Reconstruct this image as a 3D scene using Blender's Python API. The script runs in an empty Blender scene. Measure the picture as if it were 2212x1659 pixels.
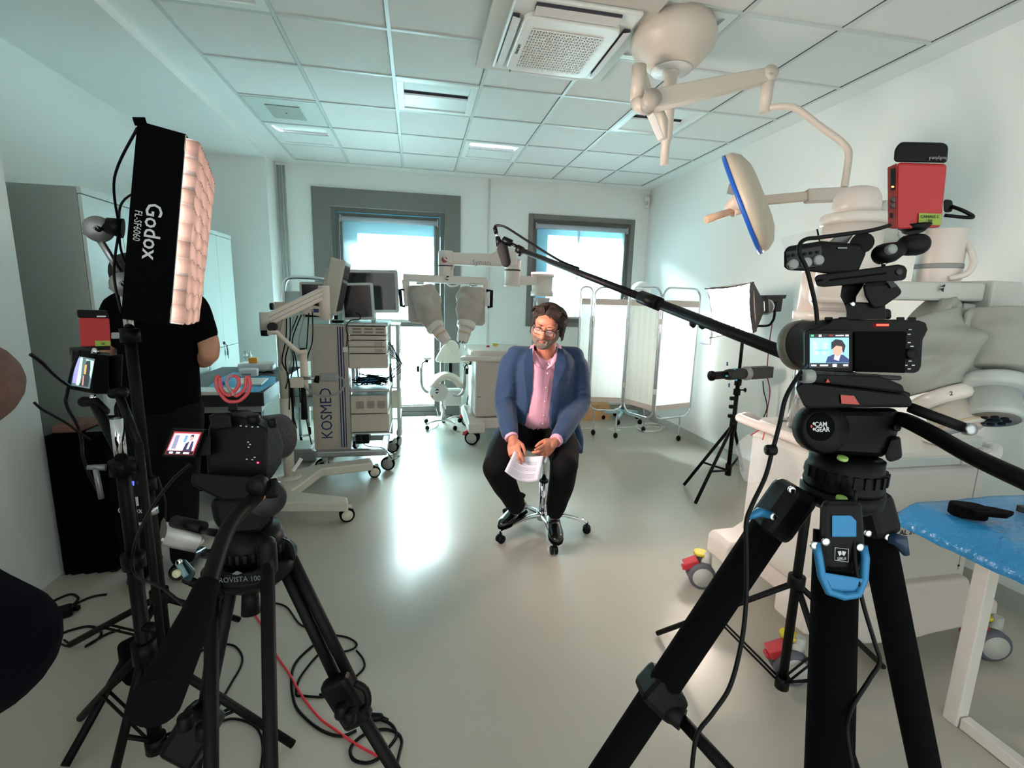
import bpy, bmesh, math, random
from mathutils import Vector, Matrix, Quaternion
random.seed(7)
S = bpy.context.scene
COL = S.collection
V = Vector
# ---------------------------------------------------------------- camera
CAM = V((0, 0, 1.53))
F, YAW, PIT, ROL = 1030.36, 0.1987, -0.1748, 0.0259
_cy, _sy, _cp, _sp = math.cos(YAW), math.sin(YAW), math.cos(PIT), math.sin(PIT)
FW = V((_sy*_cp, _cy*_cp, _sp)); _r0 = V((_cy, -_sy, 0)); _u0 = _r0.cross(FW)
RT = _r0*math.cos(ROL) + _u0*math.sin(ROL); UP = _u0*math.cos(ROL) - _r0*math.sin(ROL)
cd = bpy.data.cameras.new('camera'); cam = bpy.data.objects.new('camera', cd); COL.objects.link(cam)
cd.sensor_width = 36; cd.lens = F/2212*36; cd.clip_start = 0.05; cd.clip_end = 200
cam.matrix_world = Matrix(((RT.x, UP.x, -FW.x, CAM.x), (RT.y, UP.y, -FW.y, CAM.y), (RT.z, UP.z, -FW.z, CAM.z), (0, 0, 0, 1)))
S.camera = cam
def ray(x, y): return FW + RT*((x-1106)/F) - UP*((y-829.5)/F)
def aY(x, y, Y): d = ray(x, y); return CAM + d*(Y/d.y)
def aX(x, y, X): d = ray(x, y); return CAM + d*(X/d.x)
def aZ(x, y, Z): d = ray(x, y); return CAM + d*((Z-CAM.z)/d.z)
def aD(x, y, w): return CAM + ray(x, y)*w
# ---------------------------------------------------------------- view, world, lights
S.view_settings.view_transform = 'Standard'; S.view_settings.look = 'None'
S.view_settings.gamma = 1; S.view_settings.use_curve_mapping = False
S.view_settings.exposure = 1.6
W = bpy.data.worlds.new('sky'); S.world = W; W.use_nodes = True
nt = W.node_tree; bg = nt.nodes['Background']
_tc = nt.nodes.new('ShaderNodeTexCoord'); _sp2 = nt.nodes.new('ShaderNodeSeparateXYZ'); _cr = nt.nodes.new('ShaderNodeValToRGB')
nt.links.new(_tc.outputs['Generated'], _sp2.inputs[0]); nt.links.new(_sp2.outputs['Z'], _cr.inputs[0])
_cr.color_ramp.elements[0].position = 0.0; _cr.color_ramp.elements[0].color = (0.93, 0.985, 0.945, 1)
_cr.color_ramp.elements[1].position = 0.6; _cr.color_ramp.elements[1].color = (0.86, 0.97, 0.97, 1)
nt.links.new(_cr.outputs[0], bg.inputs[0]); bg.inputs[1].default_value = 0.55
def area(name, loc, tgt, sx, sy, power, col):
    l = bpy.data.lights.new(name, 'AREA'); l.shape = 'RECTANGLE'; l.size = sx; l.size_y = sy; l.energy = power; l.color = col
    o = bpy.data.objects.new(name, l); COL.objects.link(o); o.location = loc
    o.rotation_euler = (V(tgt)-V(loc)).to_track_quat('-Z', 'Y').to_euler(); return o
# daylight entering through the two openings in the back wall (sky panels outside the glass)
area('daylight_door', (-1.0, 8.6, 4.4), (-0.2, 5.0, 0.6), 3.2, 2.2, 1500, (0.86, 0.98, 1.0))
area('daylight_window', (0.9, 8.6, 4.1), (2.7, 5.6, 1.5), 2.4, 1.8, 2000, (0.90, 0.98, 1.0))
area('facade_fill', (2, 7.6, 6.2), (2, 11.5, 2.0), 6, 2, 700, (0.88, 0.98, 1.0))  # added lamp, out of view, only brightens the facade outside
S.cycles.max_bounces = 8; S.cycles.diffuse_bounces = 4; S.cycles.transparent_max_bounces = 12
S.cycles.sample_clamp_indirect = 6; S.cycles.caustics_reflective = False; S.cycles.caustics_refractive = False
S.cycles.use_denoising = True
# ---------------------------------------------------------------- materials
def lin(h):
    if isinstance(h, str):
        h = h.lstrip('#'); c = [int(h[i:i+2], 16)/255 for i in (0, 2, 4)]
        return tuple(v/12.92 if v <= .04045 else ((v+.055)/1.055)**2.4 for v in c)
    return h
MATS = {}
def mat(name, col, rough=.5, metal=0, var=.06, scale=30, bump=0, bscale=200, emit=0, ecol=None, trans=0, spec=.5, coat=0, alpha=1, sheen=0):
    if name in MATS: return MATS[name]
    m = bpy.data.materials.new(name); m.use_nodes = True; n = m.node_tree.nodes; L = m.node_tree.links
    b = n['Principled BSDF']; c = lin(col)
    tc = n.new('ShaderNodeTexCoord'); no = n.new('ShaderNodeTexNoise'); no.inputs['Scale'].default_value = scale; no.inputs['Detail'].default_value = 3
    L.new(tc.outputs['Object'], no.inputs['Vector'])
    mx = n.new('ShaderNodeMix'); mx.data_type = 'RGBA'
    mx.inputs[6].default_value = (*[v*(1-var) for v in c], 1); mx.inputs[7].default_value = (*[min(1, v*(1+var)) for v in c], 1)
    L.new(no.outputs[0], mx.inputs[0]); L.new(mx.outputs[2], b.inputs['Base Color'])
    b.inputs['Roughness'].default_value = rough; b.inputs['Metallic'].default_value = metal
    b.inputs['Specular IOR Level'].default_value = spec; b.inputs['Coat Weight'].default_value = coat
    b.inputs['Transmission Weight'].default_value = trans; b.inputs['Alpha'].default_value = alpha
    if sheen: b.inputs['Sheen Weight'].default_value = sheen
    if emit: b.inputs['Emission Color'].default_value = (*lin(ecol or col), 1); b.inputs['Emission Strength'].default_value = emit
    if bump:
        n2 = n.new('ShaderNodeTexNoise'); n2.inputs['Scale'].default_value = bscale; n2.inputs['Detail'].default_value = 4
        bu = n.new('ShaderNodeBump'); bu.inputs['Strength'].default_value = bump; bu.inputs['Distance'].default_value = .01
        L.new(tc.outputs['Object'], n2.inputs['Vector']); L.new(n2.outputs[0], bu.inputs['Height']); L.new(bu.outputs[0], b.inputs['Normal'])
    MATS[name] = m; return m
BLK = mat('black_plastic', '#08090a', .42, spec=.16)
BLK2 = mat('black_matte', '#050506', .8, spec=.08)
RUB = mat('black_rubber', '#08080a', .75, spec=.1, bump=.2)
BMET = mat('black_metal', '#060607', .5, metal=.0, spec=.18)
CHR = mat('chrome', '#d8dadd', .12, metal=1, var=.02)
STL = mat('brushed_steel', '#b4b8bb', .3, metal=1)
DKG = mat('dark_grey_plastic', '#191b1c', .5)
WPL = mat('white_plastic', '#dcdad6', .38, var=.02)
CREAM = mat('cream_enamel', '#d9d0c6', .35, var=.02)
WMET = mat('white_enamel', '#e2e2df', .3, var=.02)
LGR = mat('light_grey_plastic', '#b9bab4', .45, var=.03)
GRYP = mat('grey_plastic', '#8d918e', .5)
RED = mat('red_plastic', '#b0262c', .5, bump=.1, bscale=500)
CRED = mat('red_lever_plastic', '#c8323c', .4)
YEL = mat('yellow_plastic', '#e6d23a', .4)
ORG = mat('orange_plastic', '#e89a2a', .45)
NAVY = mat('navy_print', '#14205a', .5)
INK = mat('black_print', '#131318', .6)
INKW = mat('white_print', '#c9cccb', .6)
GLS = mat('dark_screen_glass', '#0d0f12', .12, spec=.6)
# ---------------------------------------------------------------- mesh helpers
def fr(o=(0, 0, 0), x=None, y=None, z=None):
    """frame matrix from origin and two (or one) axes"""
    o = V(o)
    if z is not None and x is None and y is None:
        z = V(z).normalized(); t = V((1, 0, 0)) if abs(z.x) < .9 else V((0, 1, 0)); y = z.cross(t).normalized(); x = y.cross(z)
    elif x is not None and y is not None: x = V(x).normalized(); y = V(y); y = (y-x*y.dot(x)).normalized(); z = x.cross(y)
    elif x is not None and z is not None: x = V(x).normalized(); z = V(z); z = (z-x*z.dot(x)).normalized(); y = z.cross(x)
    elif y is not None and z is not None: y = V(y).normalized(); z = V(z); z = (z-y*z.dot(y)).normalized(); x = y.cross(z)
    else: x, y, z = V((1, 0, 0)), V((0, 1, 0)), V((0, 0, 1))
    return Matrix(((x.x, y.x, z.x, o.x), (x.y, y.y, z.y, o.y), (x.z, y.z, z.z, o.z), (0, 0, 0, 1)))
def rz(a, o=(0, 0, 0)): return Matrix.Translation(V(o)) @ Matrix.Rotation(a, 4, 'Z')
I4 = Matrix.Identity(4)
def catmull(pts, k=6, closed=False):
    P = [V(p) for p in pts]; n = len(P); out = []
    if n < 3: return P
    rng = range(n if closed else n-1)
    for i in rng:
        if closed: a, b, c, d = P[(i-1) % n], P[i], P[(i+1) % n], P[(i+2) % n]
        else: a, b, c, d = P[max(i-1, 0)], P[i], P[i+1], P[min(i+2, n-1)]
        for j in range(k):
            t = j/k
            out.append(.5*((2*b)+(c-a)*t+(2*a-5*b+4*c-d)*t*t+(3*b-a-3*c+d)*t**3))
    if not closed: out.append(P[-1])
    return out
class MB:
    def __init__(s): s.v = []; s.f = []; s.sm = []; s.mi = []; s.m = 0
    def add(s, vs, fs, M=None, smooth=False):
        b = len(s.v); s.v += [(M @ V(p)) if M is not None else V(p) for p in vs]
        for f in fs: s.f.append([i+b for i in f]); s.sm.append(smooth); s.mi.append(s.m)
        return s
    def box(s, c, d, M=None, taper=1):
        x, y, z = d[0]/2, d[1]/2, d[2]/2; c = V(c); t = taper
        vs = [c+V((-x, -y, -z)), c+V((x, -y, -z)), c+V((x, y, -z)), c+V((-x, y, -z)), c+V((-x*t, -y*t, z)), c+V((x*t, -y*t, z)), c+V((x*t, y*t, z)), c+V((-x*t, y*t, z))]
        return s.add(vs, [(0, 3, 2, 1), (4, 5, 6, 7), (0, 1, 5, 4), (1, 2, 6, 5), (2, 3, 7, 6), (3, 0, 4, 7)], M)
    def bx(s, lo, hi, M=None):
        lo, hi = V(lo), V(hi); return s.box((lo+hi)/2, hi-lo, M)
    def prism(s, pts, z0, z1, M=None, smooth=False):
        n = len(pts); a = sum(pts[i][0]*pts[(i+1) % n][1]-pts[(i+1) % n][0]*pts[i][1] for i in range(n))
        if a < 0: pts = list(pts)[::-1]
        vs = [(p[0], p[1], z0) for p in pts]+[(p[0], p[1], z1) for p in pts]
        s.add(vs, [tuple(range(n-1, -1, -1)), tuple(range(n, 2*n))], M)
        b = len(s.v)-2*n
        for i in range(n): s.f.append([b+i, b+(i+1) % n, b+n+(i+1) % n, b+n+i]); s.sm.append(smooth); s.mi.append(s.m)
        return s
    def loft(s, rings, caps=True, closed=True, M=None, smooth=True):
        n = len(rings[0]); vs = [p for r in rings for p in r]; fs = []
        for i in range(len(rings)-1):
            for j in range(n if closed else n-1):
                k = (j+1) % n; fs.append((i*n+j, i*n+k, (i+1)*n+k, (i+1)*n+j))
        s.add(vs, fs, M, smooth)
        if caps and closed:
            b = len(s.v)-len(vs)
            s.f.append([b+j for j in range(n-1, -1, -1)]); s.f.append([b+(len(rings)-1)*n+j for j in range(n)])
            s.sm += [False, False]; s.mi += [s.m, s.m]
        return s
    def tube(s, path, r, n=10, caps=True, closed=False, M=None, flat=1.0, rnd=False):
        P = [V(p) for p in path]; m = len(P); R = r if isinstance(r, (list, tuple)) else [r]*m
        if len(R) != m: R = [R[0]+(R[-1]-R[0])*i/(m-1) for i in range(m)]
        T = []
        for i in range(m):
            if closed: t = P[(i+1) % m]-P[i-1]
            else: t = P[min(i+1, m-1)]-P[max(i-1, 0)]
            T.append(t.normalized() if t.length > 1e-9 else V((0, 0, 1)))
        up = V((0, 0, 1)) if abs(T[0].z) < .9 else V((0, 1, 0)); N = (up-T[0]*up.dot(T[0])).normalized(); rings = []
        for i in range(m):
            N = (N-T[i]*N.dot(T[i])); N = N.normalized() if N.length > 1e-6 else T[i].orthogonal().normalized(); B = T[i].cross(N)
            rings.append([P[i]+(N*math.cos(a)*flat+B*math.sin(a))*R[i] for a in [2*math.pi*k/n for k in range(n)]])
        if closed: rings.append(rings[0]); return s.loft(rings, caps=False, M=M)
        if rnd:
            def cap(c, ring, t, q):
                return [[c+(p-c)*math.cos(a)+t*q*math.sin(a) for p in ring] for a in (1.45, 1.1, .7, .35)]
            rings = cap(P[0], rings[0], -T[0], R[0])+rings+cap(P[-1], rings[-1], T[-1], R[-1])[::-1]
        return s.loft(rings, caps=caps, M=M)
    def cyl(s, a, b, r, n=20, r2=None): return s.tube([a, b], [r, r if r2 is None else r2], n)
    def lathe(s, prof, M=None, n=28, smooth=True):
        rings = [[(r*math.cos(2*math.pi*k/n), r*math.sin(2*math.pi*k/n), z) for k in range(n)] for r, z in prof]
        return s.loft(rings, M=M, smooth=smooth)
    def ell(s, c, r, n=16, m=10, M=None):
        c = V(c); r = (r, r, r) if not hasattr(r, '__len__') else r
        rings = []
        for i in range(m+1):
            a = -math.pi/2+math.pi*(i if 0 < i < m else (.02 if i == 0 else m-.02))/m
            rings.append([V((r[0]*math.cos(a)*math.cos(2*math.pi*k/n), r[1]*math.cos(a)*math.sin(2*math.pi*k/n), r[2]*math.sin(a))) for k in range(n)])
        if M is not None:
            R3 = M.to_3x3(); rings = [[c+R3 @ p for p in g] for g in rings]
        else: rings = [[c+p for p in g] for g in rings]
        return s.loft(rings)
    def text(s, txt, size, M, depth=.0006, align='CENTER', sx=1, bold=0):
        cu = bpy.data.curves.new('t', 'FONT'); cu.body = txt; cu.size = size; cu.extrude = depth; cu.align_x = align; cu.align_y = 'CENTER'; cu.resolution_u = 2; cu.offset = bold
        o = bpy.data.objects.new('t', cu); COL.objects.link(o)
        me = bpy.data.meshes.new_from_object(o.evaluated_get(bpy.context.evaluated_depsgraph_get()))
        s.add([(v.co.x*sx, v.co.y, v.co.z) for v in me.vertices], [tuple(p.vertices) for p in me.polygons], M)
        bpy.data.objects.remove(o); bpy.data.curves.remove(cu); bpy.data.meshes.remove(me); return s
    def build(s, name, ms, parent=None, bev=0, seg=2, remesh=0, smooth=0, sub=0):
        off = V((0, 0, 0)); r = parent
        while r is not None: off = off+r.location; r = r.parent
        me = bpy.data.meshes.new(name); me.from_pydata([tuple(v-off) for v in s.v], [], s.f)
        me.polygons.foreach_set('use_smooth', s.sm); me.polygons.foreach_set('material_index', s.mi)
        for q in (ms if isinstance(ms, (list, tuple)) else [ms]): me.materials.append(q)
        bm = bmesh.new(); bm.from_mesh(me)
        if not remesh: bmesh.ops.recalc_face_normals(bm, faces=bm.faces)
        bm.to_mesh(me); bm.free(); me.update()
        o = bpy.data.objects.new(name, me); COL.objects.link(o)
        if parent is not None: o.parent = parent
        if remesh:
            d = o.modifiers.new('remesh', 'REMESH'); d.mode = 'VOXEL'; d.voxel_size = remesh; d.use_smooth_shade = True
            if smooth: q = o.modifiers.new('smooth', 'SMOOTH'); q.iterations = smooth; q.factor = .5
        elif bev:
            d = o.modifiers.new('bevel', 'BEVEL'); d.width = bev; d.segments = seg; d.limit_method = 'ANGLE'; d.angle_limit = .6; d.harden_normals = False
        if sub: d = o.modifiers.new('sub', 'SUBSURF'); d.levels = sub; d.render_levels = sub
        return o
def tag(o, label, cat, group=None, kind=None):
    if label: o['label'] = label
    if cat: o['category'] = cat
    if group: o['group'] = group
    if kind: o['kind'] = kind
    return o
def thing(name, label, cat, loc, group=None):
    o = bpy.data.objects.new(name, None); COL.objects.link(o); o.location = loc; o.empty_display_size = .05
    return tag(o, label, cat, group)
def struct(name, mb, m, bev=0):
    o = mb.build(name, m, bev=bev); o['kind'] = 'structure'; return o
def circ(r, n=24, a0=0, c=(0, 0)): return [(c[0]+r*math.cos(a0+2*math.pi*k/n), c[1]+r*math.sin(a0+2*math.pi*k/n)) for k in range(n)]
def rrect(w, h, r, k=4, c=(0, 0)):
    o = []
    for sx, sy, a in ((1, 1, 0), (-1, 1, 90), (-1, -1, 180), (1, -1, 270)):
        for i in range(k+1):
            t = math.radians(a+90*i/k); o.append((c[0]+sx*(w/2-r)+r*math.cos(t), c[1]+sy*(h/2-r)+r*math.sin(t)))
    return o
# ================================================================ ROOM
XL, XR, YB, ZC, ZS, YN = -2.35, 3.05, 6.2, 3.005, 2.95, -1.6
wallm = mat('wall_paint', '#e3e8e5', .75, var=.015, scale=2, bump=.03, bscale=120)
floorm = mat('floor_vinyl', '#b5b0a4', .27, var=.03, scale=3, bump=.012, bscale=700, spec=.45)
ceilm = mat('ceiling_tile', '#dcdedb', .9, var=.03, scale=400, bump=.08, bscale=900)
plast = mat('ceiling_plaster', '#e4e7e4', .8, var=.01, scale=3)
barm = mat('ceiling_grid', '#c3cbc8', .4)
gapm = mat('shadow_gap', '#4b5452', .8)
grym = mat('window_grey', '#6f706b', .5, var=.02)
gry2 = mat('window_grey_dark', '#5d5e5a', .45, var=.02)
basem = mat('baseboard_vinyl', '#a7aaa2', .45)
b = MB().bx((XL-.2, YN, -.08), (XR+.2, YB+.3, 0)); struct('floor', b, floorm)
# back wall with two openings
b = MB()
D1 = (-1.0, .37, 0.0, 2.58); W2 = (1.45, 2.82, 1.22, 2.58)
b.bx((XL-.2, YB, 0), (D1[0], YB+.3, 3.1)); b.bx((D1[0], YB, D1[3]), (D1[1], YB+.3, 3.1)); b.bx((D1[1], YB, 0), (W2[0], YB+.3, 3.1))
b.bx((W2[0], YB, 0), (W2[1], YB+.3, W2[2])); b.bx((W2[0], YB, W2[3]), (W2[1], YB+.3, 3.1)); b.bx((W2[1], YB, 0), (XR+.2, YB+.3, 3.1))
struct('wall_back', b, wallm)
struct('wall_right', MB().bx((XR, YN, 0), (XR+.2, YB, 3.1)), wallm)
struct('wall_left', MB().bx((XL-.2, YN, 0), (XL, YB, 3.1)), wallm)
struct('wall_left_pier', MB().bx((XL, 5.83, 0), (-1.57, YB, ZS)), wallm)
struct('wall_left_near', MB().bx((XL, YN, 0), (-1.905, 2.81, ZS)), wallm)
# coved skirting
b = MB(); b.prism([(XR, 0), (XR-.018, 0), (XR-.008, .1), (XR, .1)], -YB, -YN, Matrix(((1, 0, 0, 0), (0, 0, -1, 0), (0, 1, 0, 0), (0, 0, 0, 1)))); struct('baseboard_right', b, basem)
b = MB()
for a, c in ((-1.57, -1.19), (.54, XR)): b.bx((a, YB-.014, 0), (c, YB, .1))
struct('baseboard_back', b, basem)
# ceiling: lowered strip, plaster margin, tiles, grid
GX = [-1.32, -.74, -.14, .46, 1.06, 1.66, 2.26, 2.85]; GY = [6.03, 5.45, 4.854, 4.258, 3.662, 3.066, 2.47, 1.874, 1.278, .682, .086, -.51, -1.106, -1.6]
b = MB(); b.bx((XL, YN, ZS), (-1.57, YB, 3.1)); struct('ceiling_lowered_strip', b, plast)
b = MB(); b.bx((-1.57, YN, ZC), (GX[0], YB, 3.1)); b.bx((GX[-1], YN, ZC), (XR, YB, 3.1)); b.bx((GX[0], GY[0], ZC), (GX[-1], YB, 3.1))
struct('ceiling_plaster_margin', b, plast)
lights = {(2, 3), (3, 1), (5, 3), (0, 1), (0, 5), (4, 5)}; panelc = (0, 2)
b = MB()
for i in range(7):
    for j in range(len(GY)-1):
        if (i, j) in lights: continue
        b.bx((GX[i]+.012, GY[j+1]+.012, ZC+.006), (GX[i+1]-.012, GY[j]-.012, ZC+.03))
struct('ceiling', b, ceilm)
struct('ceiling_plenum', MB().bx((GX[0], YN, ZC+.16), (GX[-1], GY[0], 3.3)), gapm)
b = MB()
for i, x in enumerate(GX): b.bx((x-.0115, YN, ZC-.001), (x+.0115, GY[0]+.01, ZC+.012))
for y in GY[:-1]:
    for i in range(7): b.bx((GX[i]+.012, y-.0115, ZC-.001), (GX[i+1]-.012, y+.0115, ZC+.012))
struct('ceiling_grid_bars', b, barm)
b = MB()
for i, x in enumerate(GX): b.bx((x-.0145, YN, ZC+.001), (x-.0116, GY[0], ZC+.013))
for y in GY[:-1]: b.bx((GX[0], y+.0116, ZC+.001), (GX[-1], y+.0145, ZC+.013))
struct('trim_ceiling_shadow_gap', b, gapm)
# ---- recessed luminaires
lumw = mat('luminaire_white', '#e3ebe8', .35, var=.01)
def lum(i, j, label):
    x0, x1, y0, y1 = GX[i]+.012, GX[i+1]-.012, GY[j+1]+.012, GY[j]-.012; cy = (y0+y1)/2
    t = thing('ceiling_light', label, 'ceiling light', ((x0+x1)/2, cy, ZC), 'recessed ceiling lights')
    m = MB(); w = .05
    m.bx((x0, y0, ZC), (x1, y0+w, ZC+.01)); m.bx((x0, y1-w, ZC), (x1, y1, ZC+.01)); m.bx((x0, y0+w, ZC), (x0+w, y1-w, ZC+.01)); m.bx((x1-w, y0+w, ZC), (x1, y1-w, ZC+.01))
    m.build('frame', lumw, t, bev=.002)
    m = MB(); a, c = x0+w, x1-w
    m.add([(a, y0+w, ZC+.008), (c, y0+w, ZC+.008), (c, cy+.02, ZC+.05), (a, cy+.02, ZC+.05)], [(0, 1, 2, 3)])
    m.add([(a, y1-w, ZC+.008), (c, y1-w, ZC+.008), (c, cy+.045, ZC+.034), (a, cy+.045, ZC+.034)], [(3, 2, 1, 0)])
    for x in (a, c): m.add([(x, y0+w, ZC+.008), (x, cy+.02, ZC+.05), (x, cy+.045, ZC+.034), (x, y1-w, ZC+.008)], [(0, 1, 2, 3)])
    m.build('reflector', lumw, t)
    MB().bx((a, cy-.01, ZC+.052), (c, cy+.06, ZC+.07)).build('lamp_slot', mat('slot_dark', '#58566a', .4), t)
    MB().bx((a, cy+.04, ZC+.024), (c, cy+.046, ZC+.037)).build('slot_lip', mat('slot_lip', '#f4f6ff', .3), t)
lum(2, 3, 'square recessed ceiling light left of the air conditioner, second light from the left'); lum(3, 1, 'square recessed ceiling light nearest the back wall, between the two windows')
lum(5, 3, 'square recessed ceiling light behind the surgical lamp post on the right'); lum(0, 1, 'greyish recessed ceiling light at far left beside the hatch panel')
lum(0, 5, 'square recessed ceiling light cut by the top edge above the black softbox'); lum(4, 5, 'square recessed ceiling light beside the surgical lamp canopy at the top')
t = thing('access_panel', 'grey square hatch plate in a ceiling tile at far left', 'access panel', (-1.03, 4.55, ZC+.006))
MB().bx((-1.3, 4.29, ZC+.002), (-.76, 4.83, ZC+.006)).build('surround', mat('panel_surround', '#c3cdc8', .6), t)
MB().bx((-1.17, 4.41, ZC-.006), (-.91, 4.7, ZC+.002)).build('plate', mat('panel_grey', '#9aa39b', .6), t, bev=.003)
MB().cyl((-1.04, 4.55, ZC-.01), (-1.04, 4.55, ZC-.005), .006, 10).build('screw', DKG, t)
# ---- air conditioner cassette
t = thing('air_conditioner', 'white square ceiling air conditioner with a triangular lattice grille', 'air conditioner', (.8, 2.9, 2.97))
m = MB(); m.bx((.38, 2.40, 2.972), (1.21, 3.32, 3.004)); m.build('mounting_box', mat('ac_box', '#cfcbc2', .55), t, bev=.004)
acw = mat('ac_white', '#dfe0dc', .35)
m = MB(); m.bx((.47, 2.50, 2.945), (1.13, 3.23, 2.972)); m.build('panel', acw, t, bev=.012)
Mx = fr((.80, 2.875, 2.94), x=(1, 0, 0), y=(0, 1, 0)); m = MB(); m.prism(rrect(.52, .58, .06), -.028, .006, Mx); m.build('front_cover', acw, t, bev=.008)
m = MB()
for c, d in (((.80, 2.535, 2.937), (.44, .045, .012)), ((.80, 3.2, 2.937), (.44, .045, .012)), ((.503, 2.875, 2.937), (.035, .5, .012)), ((1.098, 2.875, 2.937), (.035, .5, .012))): m.box(c, d)
for c, d in (((.80, 2.535, 2.937), (.44, .045, .012)),): pass
m.build('air_slots', mat('ac_slot', '#332f3c', .6), t)
for c, d, rx, ry in (((.80, 2.545, 2.925), (.44, .05, .008), -.35, 0), ((.80, 3.195, 2.922), (.44, .05, .008), .2, 0), ((.505, 2.875, 2.922), (.04, .5, .008), 0, .2), ((1.095, 2.875, 2.922), (.04, .5, .008), 0, -.2)):
    M = Matrix.Translation(V(c)) @ Matrix.Rotation(rx, 4, 'X') @ Matrix.Rotation(ry, 4, 'Y'); MB().box((0, 0, 0), d, M).build('louver', mat('ac_louver', '#cfccc9', .4), t, bev=.003)
gx0, gx1, gy0, gy1, gz = .60, .99, 2.68, 3.1, 2.9105
MB().bx((gx0, gy0, gz), (gx1, gy1, gz+.002)).build('grille_back', mat('grille_dark', '#45433f', .8), t)
m = MB()
def clipbar(m, p, d, w):
    ts = []
    lo, hi = -9, 9
    for k, (a, c) in enumerate(((gx0, gx1), (gy0, gy1))):
        if abs(d[k]) < 1e-6:
            if not a <= p[k] <= c: return
            continue
        u, v = (a-p[k])/d[k], (c-p[k])/d[k]; lo = max(lo, min(u, v)); hi = min(hi, max(u, v))
    if hi-lo < .01: return
    a = V((p[0]+d[0]*lo, p[1]+d[1]*lo, gz-.003)); c = V((p[0]+d[0]*hi, p[1]+d[1]*hi, gz-.003)); q = (c-a).normalized()
    M = fr((a+c)/2, x=q, z=(0, 0, 1)); m.box((0, 0, 0), ((c-a).length, w, .005), M)
h = .027
for k in range(0, 17): clipbar(m, (gx0, gy0+k*h), (1, 0), .006)
for k in range(-20, 40):
    clipbar(m, (gx0+k*h*1.155, gy0), (.5, .866), .005); clipbar(m, (gx0+k*h*1.155, gy0), (-.5, .866), .005)
m.build('grille', acw, t)
MB().text('SAMSUNG', .024, fr((.567, 2.90, 2.9115), x=(0, -1, 0), y=(1, 0, 0)), depth=.0008).build('brand_mark', INK, t)
# ---- door-window on the left
def frame(m, x0, x1, z0, z1, w, y0, y1, sides='LRTB'):
    if 'L' in sides: m.bx((x0, y0, z0), (x0+w, y1, z1))
    if 'R' in sides: m.bx((x1-w, y0, z0), (x1, y1, z1))
    if 'T' in sides: m.bx((x0+w, y0, z1-w), (x1-w, y1, z1))
    if 'B' in sides: m.bx((x0+w, y0, z0), (x1-w, y1, z0+w))
glassm = bpy.data.materials.new('window_glass'); glassm.use_nodes = True
_n = glassm.node_tree.nodes; _l = glassm.node_tree.links; _n.remove(_n['Principled BSDF'])
_t = _n.new('ShaderNodeBsdfTransparent'); _g = _n.new('ShaderNodeBsdfGlossy'); _g.inputs['Roughness'].default_value = .02; _m = _n.new('ShaderNodeMixShader'); _f = _n.new('ShaderNodeFresnel')
_t.inputs[0].default_value = (.93, .98, .98, 1); _l.new(_f.outputs[0], _m.inputs[0]); _l.new(_t.outputs[0], _m.inputs[1]); _l.new(_g.outputs[0], _m.inputs[2]); _l.new(_m.outputs[0], _n['Material Output'].inputs[0])
def transl(name, col, tr, opac, streak=None):
    m = bpy.data.materials.new(name); m.use_nodes = True; n = m.node_tree.nodes; L = m.node_tree.links; n.remove(n['Principled BSDF'])
    a = n.new('ShaderNodeBsdfTranslucent'); d = n.new('ShaderNodeBsdfDiffuse'); c = n.new('ShaderNodeBsdfTransparent')
    a.inputs[0].default_value = (*col, 1); d.inputs[0].default_value = (*col, 1)
    w = n.new('ShaderNodeTexWave'); w.inputs['Scale'].default_value = 60; tc = n.new('ShaderNodeTexCoord'); L.new(tc.outputs['Object'], w.inputs[0])
    m1 = n.new('ShaderNodeMixShader'); m1.inputs[0].default_value = tr; L.new(d.outputs[0], m1.inputs[1]); L.new(a.outputs[0], m1.inputs[2])
    m2 = n.new('ShaderNodeMixShader'); m2.inputs[0].default_value = opac; L.new(c.outputs[0], m2.inputs[1]); L.new(m1.outputs[0], m2.inputs[2]); L.new(m2.outputs[0], n['Material Output'].inputs[0])
    MATS[name] = m; return m
blindm = transl('blind_fabric', (.80, .93, .97), .5, .28)
frostm = transl('frosted_glass', (.75, .93, .96), .75, .7)
m = MB(); m.bx((-1.19, YB-.03, 0), (-.985, YB+.001, 2.765)); m.bx((.345, YB-.03, 0), (.54, YB+.001, 2.765)); m.bx((-.985, YB-.03, 2.56), (.345, YB+.001, 2.765))
struct('trim_door_casing', m, grym, bev=.002)
MB().bx((.343, YB-.032, 2.55), (.347, YB-.029, 2.765)).build('trim_casing_joint', gry2)['kind'] = 'structure'
o = MB(); frame(o, -.985, .345, 0, 2.56, .05, YB+.0, YB+.05); frame(o, -.93, .29, .05, 2.5, .075, YB+.02, YB+.1); o.bx((-.86, YB+.02, 1.16), (.22, YB+.1, 1.25))
o = struct('window_1', o, gry2, bev=.003)
m = MB().bx((-.86, YB+.07, 1.25), (.22, YB+.076, 2.43)); m.build('upper_pane', glassm, o)
m = MB().bx((-.86, YB+.07, .125), (.22, YB+.076, 1.16)); m.build('lower_pane', frostm, o)
MB().bx((-.86, YB+.062, .125), (.22, YB+.068, .14)).build('bottom_bead', LGR, o)
t = thing('roller_blind', 'white roller blind lowered over the tall glazed door at left', 'blind', (-.31, YB, 2.43), 'roller blinds on the back windows')
MB().tube([(-.875, YB+.0, 2.43), (.255, YB+.0, 2.43)], .03, 16).build('roller', mat('blind_roller', '#aab2bd', .5), t)
for x in (-.885, .255): MB().bx((x, YB-.03, 2.39), (x+.01, YB+.03, 2.47)).build('bracket', LGR, t)
MB().bx((-.865, YB+.012, 1.24), (.235, YB+.0135, 2.42)).build('fabric', blindm, t)
MB().bx((-.865, YB+.006, 1.215), (.235, YB+.018, 1.24)).build('bottom_bar', LGR, t)
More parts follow.
